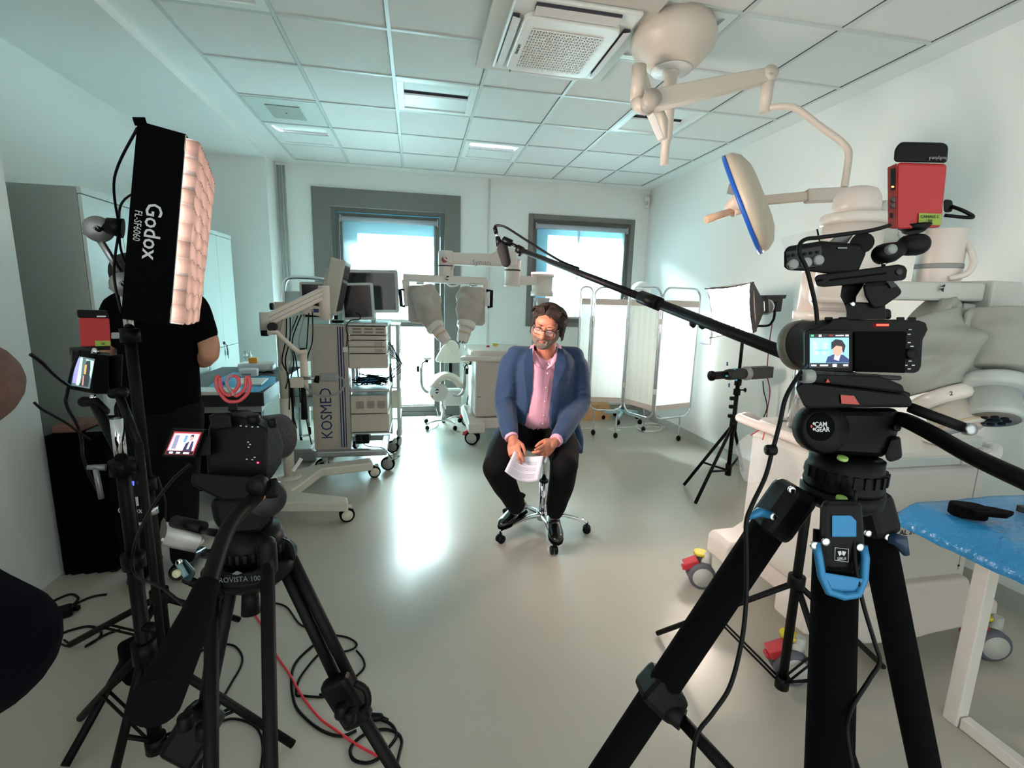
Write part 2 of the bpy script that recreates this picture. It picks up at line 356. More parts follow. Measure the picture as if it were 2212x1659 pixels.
MB().cyl((-.89, YB-.02, .9), (-.89, YB-.02, 2.42), .0025, 6).build('pull_cord', WPL, t)
# ---- window on the right
m = MB(); frame(m, 1.41, 2.86, 1.19, 2.615, .06, YB-.02, YB+.001); struct('trim_window_casing', m, grym, bev=.003)
o = MB(); frame(o, 1.45, 2.82, 1.22, 2.58, .035, YB, YB+.05); frame(o, 1.475, 2.79, 1.25, 2.555, .06, YB+.02, YB+.09)
o.bx((2.1, YB+.06, 1.3), (2.125, YB+.09, 2.5)); o.bx((1.53, YB+.06, 1.865), (2.74, YB+.09, 1.885))
o = struct('window_2', o, gry2, bev=.003)
MB().bx((1.53, YB+.075, 1.3), (2.74, YB+.079, 2.5)).build('pane', glassm, o)
t = thing('roller_blind', 'white roller blind rolled up high on the smaller right window', 'blind', (2.14, YB, 2.47), 'roller blinds on the back windows')
MB().tube([(1.515, YB+.0, 2.47), (2.755, YB+.0, 2.47)], .032, 16).build('roller', mat('blind_roller', '#aab2bd', .5), t)
for x in (1.505, 2.755): MB().bx((x, YB-.03, 2.43), (x+.01, YB+.03, 2.51)).build('bracket', LGR, t)
MB().bx((1.53, YB+.012, 1.32), (2.74, YB+.0135, 2.46)).build('fabric', blindm, t)
MB().bx((1.53, YB+.004, 1.3), (2.74, YB+.02, 1.325)).build('bottom_bar', LGR, t)
# pale building facade across the yard, seen through both openings
m = MB(); m.bx((-9, 11.5, -3), (14, 11.8, 9)); struct('wall_outside_facade', m, mat('facade_pale', '#c3e3e8', .8, var=.04, scale=.6))
m = MB(); m.bx((-9, 6.6, -.3), (14, 11.5, -.25)); struct('floor_outside_yard', m, mat('yard_pale', '#c9dcd8', .9, var=.05, scale=1))
# made-up blue L-shaped frame pieces outside the glass, giving the bluish bands
m = MB(); bl = mat('outside_blue', '#4fb4dc', .6)
m.bx((-.99, YB+.25, 0), (-.72, YB+.29, 2.58)); m.bx((-.72, YB+.25, 2.30), (.37, YB+.29, 2.58)); struct('trim_added_blue_frame', m, bl)
m = MB(); m.bx((1.45, YB+.25, 1.22), (1.74, YB+.29, 2.58)); m.bx((1.74, YB+.25, 2.40), (2.82, YB+.29, 2.58)); struct('trim_added_blue_frame_right', m, bl)
# ---- wall bits
t = MB(); t.cyl((.90, YB-.012, .1), (.90, YB-.012, 2.99), .012, 10); o = t.build('cable_conduit', WMET); tag(o, 'thin white vertical conduit on the back wall between the windows', 'conduit')
m = MB()
for x, r in ((-1.54, .012), (-1.51, .009), (-1.475, .012)): m.cyl((x, YB-.016, .1), (x, YB-.016, 2.97), r, 10)
o = m.build('pipe_bundle', mat('pipe_grey', '#a9b2ae', .5)); tag(o, 'grey vertical pipes in the left corner of the back wall', 'pipes')
t = thing('motion_sensor', 'small white motion sensor high in the right back corner', 'sensor', (2.99, 6.12, 2.85))
M = fr((2.985, 6.13, 2.84), x=(1, -1, 0), z=(0, 0, 1)); MB().box((0, 0, 0), (.06, .05, .14), M).build('housing', WPL, t, bev=.012)
MB().ell((2.967, 6.107, 2.82), (.02, .02, .03), M=None).build('lens', LGR, t)
MB().box((0, .03, .075), (.04, .03, .03), M).build('bracket', LGR, t)
def wbox(p0, p1, name, label, cat, m_=None):
    o = MB().bx(p0, p1).build(name, m_ or mat('wall_box_white', '#dfe9e6', .4), bev=.01); tag(o, label, cat); return o
t = thing('wall_speaker', 'white rectangular box mounted on the left wall near the pier', 'wall box', (XL, 4.9, 2.4))
_a = aX(482, 322, XL); _c = aX(505, 388, XL); wbx = MB().bx((XL, min(_a.y, _c.y)-.02, 2.27), (XL+.06, max(_a.y, _c.y)+.12, 2.56)); wbx.build('housing', mat('wall_box_white', '#dfe9e6', .4), t, bev=.01)
MB().bx((XL, min(_a.y, _c.y), 2.24), (XL+.04, max(_a.y, _c.y)+.1, 2.268)).build('base_plate', LGR, t)
t = thing('wall_cabinet_box', 'white box high on the left wall in the top left corner', 'wall box', (XL, 2.95, 2.6))
MB().bx((XL, 2.815, 2.66), (-2.02, 3.02, 2.93)).build('housing', mat('wall_box_white', '#dfe9e6', .4), t, bev=.008)
MB().bx((XL, 2.82, 2.625), (-2.06, 3.0, 2.66)).build('underside', LGR, t)
# ---- tall cabinets along the left wall
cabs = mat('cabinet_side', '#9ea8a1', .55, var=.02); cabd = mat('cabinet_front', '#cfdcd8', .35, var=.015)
for k, (y0, y1, lab) in enumerate(((3.28, 4.02, 'tall white cabinet nearest the camera, its plain grey side showing at far left'), (4.03, 4.78, 'tall white cabinet in the middle of the left row, mostly hidden by the softbox'), (4.79, 5.55, 'tall white cabinet at the far end of the left row, keys hanging in its lock'))):
    t = thing('tall_cabinet', lab, 'cabinet', ((XL-1.87)/2, (y0+y1)/2, 0), 'tall cabinets on the left wall')
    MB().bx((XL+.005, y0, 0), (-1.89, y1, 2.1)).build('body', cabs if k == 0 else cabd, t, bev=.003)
    ym = (y0+y1)/2
    for q, (a, c) in enumerate(((y0+.003, ym-.002), (ym+.002, y1-.003))):
        d = MB(); d.bx((-1.888, a, .06), (-1.868, c, 1.0)); d.bx((-1.888, a, 1.005), (-1.868, c, 2.06)); d.build('door', cabd, t, bev=.002)
    MB().bx((-1.888, y0, 2.065), (-1.866, y1, 2.1)).build('cornice', cabd, t)
    if k == 2:
        L = aX(485, 741, -1.86); L.x = -1.868
        MB().tube([L, L+V((.012, 0, 0))], .014, 10).build('lock', BLK, t)
t = thing('key_bunch', 'small bunch of dark keys hanging from the far cabinet lock', 'keys', aX(489, 745, -1.85))
_k = aX(490, 746, -1.85); m = MB(); m.tube([_k, _k+V((0, .01, -.05))], [.004, .006], 8); m.box(_k+V((0, .01, -.075)), (.006, .03, .045)); m.tube([_k+V((0, .015, -.095)), _k+V((0, .02, -.13))], .003, 6); m.build('key', mat('key_dark', '#1d2240', .4), t)
m = MB(); m.tube([_k+V((-.012, 0, .012)), _k+V((.008, 0, .0)), _k+V((.0, .004, -.01))], .0025, 6); m.build('ring', BMET, t)
# ---- wall lamp and hooks between the near pier and the cabinets
t = thing('examination_wall_lamp', 'white hooded lamp arm with wire stay on the left wall', 'wall lamp', aD(18, 430, 2.95))
m = MB(); m.tube(catmull([aD(-15, 405, 2.95), aD(8, 410, 2.95), aD(26, 422, 2.95), aD(37, 440, 2.95)], 5), [.03]*16, 12); m.build('hood', WPL, t)
MB().tube([aD(42, 440, 2.95), aD(69, 463, 2.95)], .005, 6).build('wire_stay', CHR, t)
m = MB(); m.tube([aD(-10, 459, 2.98), aD(67, 462, 2.98)], .006, 6); m.tube([aD(35, 465, 2.96), aD(62, 466, 2.96)], .007, 6); m.tube([aD(-10, 466, 2.98), aD(65, 470, 2.98)], .004, 6); m.build('rail', STL, t)
t = thing('wall_peg', 'short steel wall peg with a dark end cap, below the hooded lamp', 'wall peg', aD(50, 497, 2.9))
MB().tube([aD(0, 500, 2.9), aD(74, 498, 2.9)], .02, 14).build('rod', STL, t)
MB().tube([aD(74, 498, 2.9), aD(80, 498, 2.9)], .024, 14).build('end_cap', BLK, t)
MB().tube([aD(20, 500, 2.93), aD(27, 500, 2.93)], .06, 20).build('mount_disc', NAVY, t)
# ---- sockets on the right wall
for i, (x, y) in enumerate(((1527, 712),)):
    p = aX(x, y, XR); o = MB().bx((XR-.012, p.y-.09, p.z-.15), (XR, p.y+.09, p.z+.15)).build('socket_panel', mat('socket_white', '#e9e9ee', .4), bev=.004); tag(o, 'white rectangular socket panel on the right wall behind the softbox', 'socket panel')
# ================================================================ BACKGROUND EQUIPMENT
def caster(par, p, r, w=.03, ang=0, tyre=RUB, hub=WPL, fork=LGR, top=None, twin=False, lever=None):
    """caster touching the floor at p; a part named caster with wheel / fork / lever sub-parts"""
    p = V(p); ax = V((math.cos(ang), math.sin(ang), 0)); c = V((p.x, p.y, r)); sd = V((-ax.y, ax.x, 0))
    top = top if top is not None else 2*r+.02
    st = c+sd*r*.45
    m = MB(); m.tube([st+V((0, 0, r*.6)), V((st.x, st.y, top))], [r*.32, r*.26], 12)
    m.tube([c+sd*r*.1+V((0, 0, r*.5)), st+V((0, 0, r*1.15))], [r*.3, r*.34], 10)
    q = m.build('caster', fork, par)
    for s in ((-1, 1) if twin else (0,)):
        cc = c+ax*(w*.75*s); M = fr(cc, z=ax)
        t = MB().lathe([(r*.62, -w/2), (r*.9, -w/2), (r, -w*.28), (r, w*.28), (r*.9, w/2), (r*.62, w/2)], M, 24); o = t.build('wheel', tyre, q)
        MB().lathe([(.001, -w*.55), (r*.74, -w*.55), (r*.78, -w*.35), (r*.78, w*.35), (r*.74, w*.55), (.001, w*.55)], M, 24).build('hub', hub, q)
    if lever: m = MB(); m.box((0, 0, 0), (w*1.4, r*1.1, r*.5), fr(c-sd*r*.75+V((0, 0, r*.75)), x=ax, z=V((0, 0, 1))-sd*.5)); m.box((0, 0, 0), (w*.9, r*.5, r*.25), fr(c-sd*r*1.15+V((0, 0, r*.35)), x=ax, z=V((0, 0, 1)))); m.build('brake_lever', lever, q, bev=.004)
    return q
def cable(name, pts, r, m_, label, cat='cable', k=8, group=None, n=7):
    b = MB().tube(catmull(pts, k), r, n); o = b.build(name, m_); tag(o, label, cat, group); return o
# ---- folding privacy screen
zr, P = .32, []
for x, y in ((1240, 884), (1269, 885), (1345, 887), (1410, 907), (1491, 897)): P.append(aZ(x, y, zr))
for p in P: p.z = 0
ZT = 1.69; curt = transl('screen_curtain', (.97, .92, .85), .6, .98)
t = thing('privacy_screen', 'four panel folding hospital screen with cream curtains on a chrome wheeled frame', 'folding screen', (P[2].x, P[2].y, 0))
for i in range(4):
    a, c = P[i], P[i+1]; d = (c-a).normalized(); a = a+d*.012; c = c-d*.012; L = (c-a).length; rr = min(.1, L*.42)
    def q(u, z): return V((a.x+d.x*u, a.y+d.y*u, z))
    pts = [q(0, zr+.1)]+[q(0, ZT-rr)]+[q(rr-rr*math.cos(k*.26), ZT-rr+rr*math.sin(k*.26)) for k in range(1, 7)]+[q(L-rr+rr*math.sin(k*.26), ZT-rr+rr*math.cos(k*.26)) for k in range(0, 6)]+[q(L, ZT-rr), q(L, zr+rr)]
    pts += [q(L-rr+rr*math.cos(k*.26), zr+rr-rr*math.sin(k*.26)) for k in range(1, 7)]+[q(rr-rr*math.sin(k*.26), zr+rr-rr*math.cos(k*.26)) for k in range(0, 6)]
    fr_ = MB().tube(pts, .011, 10, closed=True).build('panel_frame', CHR, t)
    rows = []; nn = 44; nrm = V((d.y, -d.x, 0))
    for zz in (zr+.1, .5, .8, 1.1, 1.4, ZT-.13):
        rows.append([q(.014+(L-.028)*k/nn, zz)+nrm*(.0012*math.sin(k*1.9)+.001*math.sin(k*.7+zz*2)) for k in range(nn+1)])
    MB().loft(rows, caps=False, closed=False).build('curtain', curt, t)
    for z0, z1 in ((zr+.095, zr+.15), (ZT-.19, ZT-.125)):
        m = MB(); m.loft([[q(.014+(L-.028)*k/nn, z)+nrm*(.0045+.0012*math.sin(k*1.9)) for k in range(nn+1)] for z in (z0, z1)], caps=False, closed=False); m.build('hem', mat('curtain_hem', '#d2c6bc', .8), t)
for p in P[1:4]:
    for z in (.62, 1.35): MB().box((p.x, p.y, z), (.035, .02, .06)).build('hinge', WPL, t, bev=.004)
for (x, y), pt in (((1281, 940), (1280, 890)), ((1329, 947), (1335, 888)), ((1389, 933), (1385, 900)), ((1465, 953), (1467, 900))):
    c = aZ(x, y, 0); h = aY(pt[0], pt[1], c.y); h.z = zr
    MB().tube(catmull([h, V((c.x*.7+h.x*.3, c.y, zr-.05)), V((c.x, c.y, .12)), V((c.x, c.y, .07))], 5), .010, 8).build('leg', CHR, t)
    k = MB().ell((c.x, c.y, .034), (.026, .026, .034)).build('caster', BLK, t)
for k in range(5): p = P[1].lerp(P[3], .3+.16*k); MB().tube([V((p.x, p.y-.01, ZT-.13+.03*math.sin(j))) + V((.012*math.cos(j), 0, 0)) for j in [.8*q_ for q_ in range(6)]], .003, 5).build('hook', CHR, t)
# ---- cardboard box
t = thing('cardboard_box', 'plain orange-brown cardboard box on the floor behind the folding screen', 'box', aZ(1300, 902, 0))
_b0 = aY(1262, 902, 5.75); _b1 = aY(1317, 902, 5.75)
MB().bx((_b0.x, 5.75, 0), (_b1.x, 6.05, .21)).build('carton', mat('cardboard', '#c99a6c', .8), t, bev=.003); MB().bx(((_b0.x+_b1.x)/2-.025, 5.748, .13), ((_b0.x+_b1.x)/2+.025, 6.0, .2115)).build('tape', mat('tape_brown', '#b98a5e', .4), t)
# ---- pale blue five-star base behind the screen
_c = aY(1345, 880, 5.7)
t = thing('wheeled_stand', 'pale blue wheeled star base standing behind the folding screen', 'wheeled stand', (_c.x, 5.7, 0))
pb = mat('pale_blue_enamel', '#b9dbe2', .4)
MB().cyl((_c.x, 5.7, .1), (_c.x, 5.7, .95), .022, 14).build('post', STL, t)
for k in range(5):
    a = .3+k*2*math.pi/5; e = V((_c.x+.25*math.cos(a), 5.68+.25*math.sin(a), .1)); MB().tube([V((_c.x, 5.7, .13)), e], [.03, .018], 8).build('arm', pb, t)
    MB().ell((e.x, e.y, .036), (.03, .022, .035)).build('caster', BLK, t)
t2 = thing('globe_lamp', 'round white frosted globe just above the top rail of the folding screen', 'lamp', (0, 0, 0)); _g = aY(1381, 622, 5.75); t2.location = (_g.x, 5.7, .95)
MB().cyl((_g.x, 5.7, .955), (_g.x, 5.7, 1.6), .012, 10).build('stem', WPL, t2); MB().ell((_g.x, 5.7, _g.z-.05), .13, 20, 14).build('globe', WPL, t2)
# ---- white cable coil on the floor
pts = [aZ(1238, 927, .006), aZ(1280, 926, .006), aZ(1325, 927, .006), aZ(1340, 929, .008), aZ(1320, 930, .01), aZ(1322, 925, .006), aZ(1370, 922, .006)]
for k in range(26): a = k*.75; pts.append(aZ(1400+28*math.cos(a)+k*.35, 922+9*math.sin(a)+k*.1, .006+.0006*k))
pts += [aZ(1430, 905, .006), aZ(1448, 890, .02)]
cable('power_cable', pts, .004, WPL, 'thin white cable coiled on the floor under the folding screen')
# ================================================================ robot (shared builder pieces)
rbm = mat('robot_enamel', '#dcd0c8', .32, var=.01); rbs = mat('robot_drape', '#b4aaa1', .8, var=.05, scale=12, bump=.1, bscale=18); rbr = mat('robot_ring', '#ddd5cc', .3)
def drape(m, a, b, ra, rb, n=44, seed=1, bulge=.25, amp=1.0):
    random.seed(seed); a, b = V(a), V(b); ax = (b-a).normalized(); u = ax.orthogonal().normalized(); w = ax.cross(u); rings = []
    ph = [random.uniform(0, 6.28) for _ in range(6)]; K = 22
    for i in range(K+1):
        s = i/K; c = a.lerp(b, s); r = ra+(rb-ra)*(s**1.1)+ra*bulge*math.sin(math.pi*s)*.5; ring = []
        for j in range(n):
            t = 2*math.pi*j/n
            k = 1+amp*(.08*math.sin(3*t+ph[0]+5*s)*math.sin(math.pi*s)+.055*math.sin(5*t-8*s+ph[1])*math.sin(math.pi*s)+.11*(abs(math.sin(1.5*t+7*s+ph[2]))-.5)*math.sin(math.pi*min(1, s*1.1))+.06*(abs(math.sin(2.5*t-13*s+ph[3]))-.5)*s)
            ring.append(c+(u*math.cos(t)+w*math.sin(t))*r*k)
        rings.append(ring)
    m.loft(rings)
# ---- robot cart at the back, behind the seated man
RY = 5.0
t = thing('surgical_robot', 'cream surgical robot behind the seated man, two arms in grey covers hanging down', 'surgical robot', (.95, 5.25, 0))
m = MB(); M = Matrix(((0, 0, 1, 0), (1, 0, 0, 0), (0, 1, 0, 0), (0, 0, 0, 1)))
prof = [(4.95, .28), (5.62, .28), (5.66, .86), (5.6, .93), (5.0, .93), (4.94, .86)]
m.prism(prof, .60, 1.36, M); o = m.build('cart_body', mat('robot_cart', '#c9bdb4', .4, var=.01), t, bev=.02, seg=3)
m = MB()
for x0, x1 in ((.52, .70), (1.26, 1.44)):
    m.prism([(4.83, .13), (5.75, .13), (5.75, .22), (5.5, .3), (5.08, .3), (4.83, .24)], x0, x1, M)
m.bx((.6, 4.93, .15), (1.36, 5.6, .27)); m.build('undercarriage', rbm, t, bev=.02, seg=3)
m = MB(); m.prism(rrect(.86, .74, .1), .93, 1.0, fr((.97, 5.27, 0), x=(1, 0, 0), y=(0, 1, 0))); m.build('top_cover', rbm, t, bev=.02, seg=3)
m = MB(); m.tube([V((.62, 4.97, .925)), V((.5, 4.93, .925)), V((.46, 4.86, .925)), V((.5, 4.82, .925)), V((.9, 4.82, .925)), V((.95, 4.86, .925)), V((.95, 4.97, .925))], .028, 14, rnd=True); m.build('handle', rbr, t)
MB().tube([aY(1069, 748, 4.98), aY(1070, 742, 4.98)], [.02, .035], 12).build('knob', YEL, t)
MB().box(aY(1054, 748, 4.98), (.03, .03, .02)).build('button', CRED, t)
MB().bx((.62, 4.936, .5), (.66, 4.941, .505)).build('screw', INK, t)
for x, y in ((.57, 4.9), (1.34, 4.9), (.6, 5.65), (1.36, 5.65)): caster(t, (x, y, 0), .075, .04, math.radians(-110), RUB, LGR, LGR, .17, True, CRED)
MB().cyl((.56, 4.98, .165), (.56, 4.98, .18), .035, 16).build('collar', YEL, t)
# column
cx, cy_ = aY(1170, 650, 5.25).x, 5.25
MB().cyl((cx, cy_, .95), (cx, cy_, 1.56), .095, 28).build('mast', CHR, t)
m = MB(); m.bx((cx-.07, cy_-.105, 1.2), (cx+.05, cy_-.085, 1.56)); m.build('mast_rail', LGR, t)
zt = aY(1170, 593, 5.25).z; zb = aY(1170, 640, 5.25).z
MB().lathe([(.001, zb), (.125, zb), (.125, zb+.05), (.115, zb+.055), (.115, zt-.03), (.13, zt-.028), (.13, zt), (.001, zt)], Matrix.Translation((cx, cy_, 0))).build('mast_head', rbm, t)
MB().lathe([(.001, zt), (.128, zt), (.128, zt+.022), (.001, zt+.022)], Matrix.Translation((cx, cy_, 0))).build('status_ring', mat('ring_pink', '#ff9aa4', .4, emit=1.6, ecol='#ff8f9c'), t)
def bar(m, a, b, w, h, up=(0, 0, 1), ext=0):
    a, b = V(a), V(b); d = (b-a).normalized(); a -= d*ext; b += d*ext; m.box((0, 0, 0), ((b-a).length, w, h), fr((a+b)/2, x=d, z=up))
j1 = aY(1107, 590, 5.1); j2 = aY(963, 580, 4.95)
m = MB(); bar(m, aY(1160, 606, 5.25), aY(1115, 606, 5.12), .13, .095); m.build('link', rbm, t, bev=.015)
m = MB(); zj0, zj1 = aY(1107, 619, 5.1).z, aY(1107, 560, 5.1).z; m.lathe([(.001, zj0), (.092, zj0), (.092, zj0+.02), (.084, zj0+.025), (.084, zj1-.02), (.09, zj1-.015), (.09, zj1), (.001, zj1)], Matrix.Translation((j1.x, j1.y, 0))); m.build('shoulder_joint', rbm, t)
MB().lathe([(.0855, zj0+.16), (.0855, zj0+.175)], Matrix.Translation((j1.x, j1.y, 0))).build('joint_band', INK, t)
Mx = fr((0, 0, 0), x=(1, 0, 0), y=(0, 0, 1)); Y0 = 5.02
def ap(x, y, Y=Y0): p = aY(x, y, Y); return (p.x, p.z)
m = MB(); m.prism([ap(972, 546), ap(1058, 548), ap(1075, 540), ap(1092, 537), ap(1108, 538), ap(1114, 545), ap(1115, 575), ap(1100, 577), ap(972, 572)], -.07, .07, fr((0, Y0, 0), x=(1, 0, 0), y=(0, 0, 1))); m.build('upper_arm', rbm, t, bev=.014, seg=3)
_p = aY(1041, 567, Y0-.072); MB().text('Symani', .07, fr(_p, x=(1, 0, 0.02), y=(0, 0, 1))).build('brand_mark', GRYP, t)
ze0, ze1 = aY(963, 611, 4.95).z, aY(963, 542, 4.95).z
MB().lathe([(.001, ze0), (.07, ze0), (.075, ze0+.01), (.075, ze1-.02), (.07, ze1), (.001, ze1)], Matrix.Translation((j2.x, j2.y, 0))).build('elbow_joint', rbm, t)
MB().lathe([(.0765, ze0+.16), (.0765, ze0+.17)], Matrix.Translation((j2.x, j2.y, 0))).build('joint_band', INK, t)
MB().lathe([(.001, 0), (.03, 0), (.03, .004), (.001, .004)], fr(aY(960, 561, 4.87), z=(0, -1, 0))).build('warning_sticker', mat('sticker_redwhite', '#b8595c', .5), t)
_p = aY(966, 601, 4.86)
m = MB(); m.prism([(-.018, .004), (-.002, .022), (.018, .022), (.018, .012)], 0, .002, fr(_p, x=(1, 0, 0), y=(0, 0, 1))); m.prism([(-.018, -.012), (.002, -.022), (.018, -.012), (-.018, -.004)], 0, .002, fr(_p, x=(1, 0, 0), y=(0, 0, 1))); m.build('emblem', INK, t)
MB().tube(catmull([aY(958, 550, 4.86), aY(962, 560, 4.84), aY(975, 568, 4.84), aY(980, 574, 4.86), aY(976, 582, 4.88)], 6), .009, 8).build('hose', rbr, t)
MB().tube(catmull([aY(965, 612, 4.93), aY(975, 618, 4.93), aY(988, 616, 4.93), aY(995, 610, 4.93)], 6), .009, 8).build('hose', rbr, t)
m = MB(); bar(m, aY(871, 600, 4.93), aY(1051, 608, 4.93), .1, .075); m.build('cross_beam', rbm, t, bev=.01)
m = MB(); bar(m, aY(876, 604, 4.93), aY(882, 662, 4.93), .09, .07, up=(1, 0, 0)); m.build('side_plate', rbm, t, bev=.008)
m = MB(); bar(m, aY(1048, 606, 4.93), aY(1048, 662, 4.93), .07, .06, up=(1, 0, 0)); m.build('side_plate', rbm, t, bev=.008)
for x0, x1, s in ((863, 875, -1), (1050, 1063, 1)):
    yy = 626 if s < 0 else 628
    a, c, d, e = aY(874 if s < 0 else 1050, yy, 4.9), aY(864 if s < 0 else 1062, yy, 4.9), aY(867 if s < 0 else 1061, yy+35, 4.9), aY(875 if s < 0 else 1053, yy+35, 4.9)
    MB().tube([a, c, d, e], .017, 10).build('grip_handle', BLK, t)
for (x0, x1, yt, tip, sd, ringc) in ((880, 935, 616, (965, 738), 3, (940, 706)), (997, 1048, 620, (998, 738), 5, (1007, 702))):
    hx = (x0+x1)/2
    m = MB(); m.prism([ap(x0, yt+3, 4.83), ap(x0+8, yt, 4.83), ap(x1-8, yt, 4.83), ap(x1, yt+4, 4.83), ap(x1, yt+78, 4.83), ap(x1-6, yt+84, 4.83), ap(x0+10, yt+82, 4.83), ap(x0+2, yt+76, 4.83)], -.03, .03, fr((0, 4.86, 0), x=(1, 0, 0), y=(0, 0, 1))); m.build('cover_plate', rbs, t, bev=.012)
    m = MB(); drape(m, aY(hx+(2 if sd == 3 else -2), yt+6, 4.78), aY(*ringc, 4.68), .125, .085, seed=sd, bulge=.3, amp=1.3); o = m.build('arm_cover', rbs, t, sub=1)
    R0 = aY(*ringc, 4.66); T = aY(*tip, 4.6); ax = (T-R0).normalized(); M = fr(R0, z=ax); L = (T-R0).length
    MB().lathe([(.001, -.03), (.085, -.03), (.09, -.015), (.09, .015), (.082, .03), (.001, .03)], M).build('cover_ring', rbr, t)
    MB().lathe([(.001, .02), (.066, .02), (.062, L*.62), (.001, L*.62)], M).build('wrist', rbm, t)
    MB().lathe([(.0625, L*.5), (.0645, L*.5), (.0645, L*.54), (.0625, L*.54)], M).build('band', mat('band_orange', '#d9a35c', .5), t)
    MB().lathe([(.001, L*.62), (.062, L*.62), (.054, L), (.045, L*1.02), (.001, L*1.02)], M, smooth=False, n=8).build('tool_holder', rbm, t, bev=.003)
    if sd == 5:
        m = MB()
        for k in range(5): a = k*1.25; m.ell(M @ V((.026*math.cos(a), .026*math.sin(a), L*1.0)), .012, 8, 6)
        m.build('tool_socket', mat('dark_maroon', '#2a1216', .4), t)
    q0 = aY(*((965, 742) if sd == 3 else (993, 742)), 4.58); q1 = aY(*((981, 765) if sd == 3 else (984, 765)), 4.5)
    MB().tube([q0, q1], .0025, 5).build('instrument', STL, t)
    MB().tube([aY(hx-8, yt-4, 4.88), aY(hx+8, yt-4, 4.88)], .012, 8).build('connector', CHR, t)
# ---- saddle chair of the surgeon
sc = aZ(955, 925, 0); sc.y = 5.45; sc.x = aY(958, 900, 5.45).x
t = thing('saddle_chair', 'white saddle chair with controller arms on a chrome star base, by the glazed door', 'chair', (sc.x, sc.y, 0))
ivory = mat('ivory_leather', '#e4e0d2', .4, var=.01)
def cz(x, y, Y=5.4): return aY(x, y, Y)
MB().cyl((sc.x, sc.y, .12), (sc.x, sc.y, .5), .028, 16).build('gas_column', CHR, t)
feet = [(923, 930), (983, 930), (990, 905), (920, 907), (955, 898)]
for x, y in feet:
    e = aZ(x, y, 0); e.y = max(5.15, min(5.8, e.y)); c = V((sc.x, sc.y, .13)); e2 = V((e.x, e.y, .085)); d = e2-c; mid = c.lerp(e2, .5)+V((0, 0, .012))
    MB().tube(catmull([c, mid, e2], 5), [.03, .017], 10, flat=.6).build('star_arm', CHR, t)
    MB().ell((e.x, e.y, .03), (.026, .026, .03)).build('caster', BLK, t)
# back rest
m = MB(); pl = [cz(942, 782), cz(948, 768), cz(962, 746), cz(978, 738), cz(990, 745), cz(997, 765), cz(999, 781), cz(990, 787), cz(950, 786)]
m.prism([(p.x, p.z) for p in catmull(pl, 3, True)], -.035, .035, fr((0, 5.55, 0), x=(1, 0, 0), y=(0, 0, 1))); m.build('backrest', ivory, t, bev=.025, seg=3)
MB().bx((cz(975, 800).x-.02, 5.56, cz(975, 815).z), (cz(975, 800).x+.02, 5.59, cz(975, 770).z)).build('back_post', BMET, t)
# saddle seat
m = MB(); rows = []
sx, sy, sz = cz(963, 820).x, 5.36, cz(963, 815).z
for i in range(13):
    v = -1+2*i/12; row = []
    for j in range(17):
        u = -1+2*j/16; wz = .06*(1-abs(u)**1.5)*(1-.3*v) - .07*abs(u)**2.4 + .03*v*v
        row.append(V((sx+u*.215*(1-.25*max(0, -v)**2), sy+v*.18, sz-.02+wz)))
    rows.append(row)
b_ = MB().loft(rows, caps=False, closed=False); o = b_.build('seat', ivory, t); q = o.modifiers.new('s', 'SOLIDIFY'); q.thickness = .06; q.offset = -1; q = o.modifiers.new('ss', 'SUBSURF'); q.levels = 1; q.render_levels = 1
m = MB(); M = fr(cz(948, 848, 5.25), z=(-.2, -1, .1)); m.lathe([(.001, -.12), (.07, -.12), (.1, -.05), (.1, .03), (.085, .055), (.001, .055)], M); m.build('seat_mechanism', WPL, t)
_p = cz(944, 845, 5.18); m = MB(); m.prism([(-.025, .006), (0, .028), (.028, .012)], 0, .004, fr(_p, x=(1, 0, 0), y=(0, 0, 1))); m.prism([(-.022, -.008), (.024, -.008), (-.004, -.03)], 0, .004, fr(_p, x=(1, 0, 0), y=(0, 0, 1))); m.build('emblem', INK, t)
MB().bx((cz(975, 860).x-.09, 5.42, .3), (cz(975, 860).x+.12, 5.52, .5)).build('control_box', WPL, t, bev=.02)
for s, pts, cup in ((-1, [(926, 848), (917, 843), (911, 830), (910, 800), (911, 795)], (923, 775)), (1, [(978, 852), (990, 855), (1001, 845), (1004, 820), (1004, 800)], (1009, 783))):
    MB().tube(catmull([cz(*p, 5.3) for p in pts], 6), .017, 10).build('arm_tube', STL, t)
    x, y = pts[-1]
    MB().tube(catmull([cz(x, y, 5.3), cz(x+1, y-9, 5.3), cz(x+6*1, y-14, 5.3), cz(cup[0], cup[1]+3, 5.3)], 5), .007, 8).build('arm_neck', BLK, t)
    c = cz(*cup, 5.3); MB().lathe([(.001, -.02), (.02, -.018), (.05, 0), (.045, .014), (.001, .022)], fr(c, z=(0, 0, 1))).build('elbow_pad', ivory, t)
    MB().box(cz(x-8*(1 if s < 0 else -.6), y+2, 5.28), (.03, .03, .065)).build('controller', BLK, t, bev=.008)
    MB().tube([cz(x+11, y-20, 5.28), cz(x+11, y-12, 5.28)], [.02, .016], 10).build('knob', BLK, t)
    for dx in (-14, -6): MB().tube([cz(x+dx+(14 if s > 0 else 0), y-2, 5.28), cz(x+dx-3+(14 if s > 0 else 0), y-13, 5.28)], .004, 6).build('finger_rod', BLK, t)
MB().cyl(cz(932, 857, 5.2), cz(935, 857, 5.2), .012, 8).build('plug', ORG, t)
cable('floor_cable', [aZ(916, 902, .006), aZ(905, 903, .006), aZ(886, 912, .006), aZ(877, 923, .006), aZ(886, 930, .006), aZ(910, 931, .006), aZ(932, 928, .006), aZ(946, 918, .006), aZ(947, 903, .006), aZ(942, 880, .25)], .004, LGR, 'thin grey cable looped on the floor left of the saddle chair')
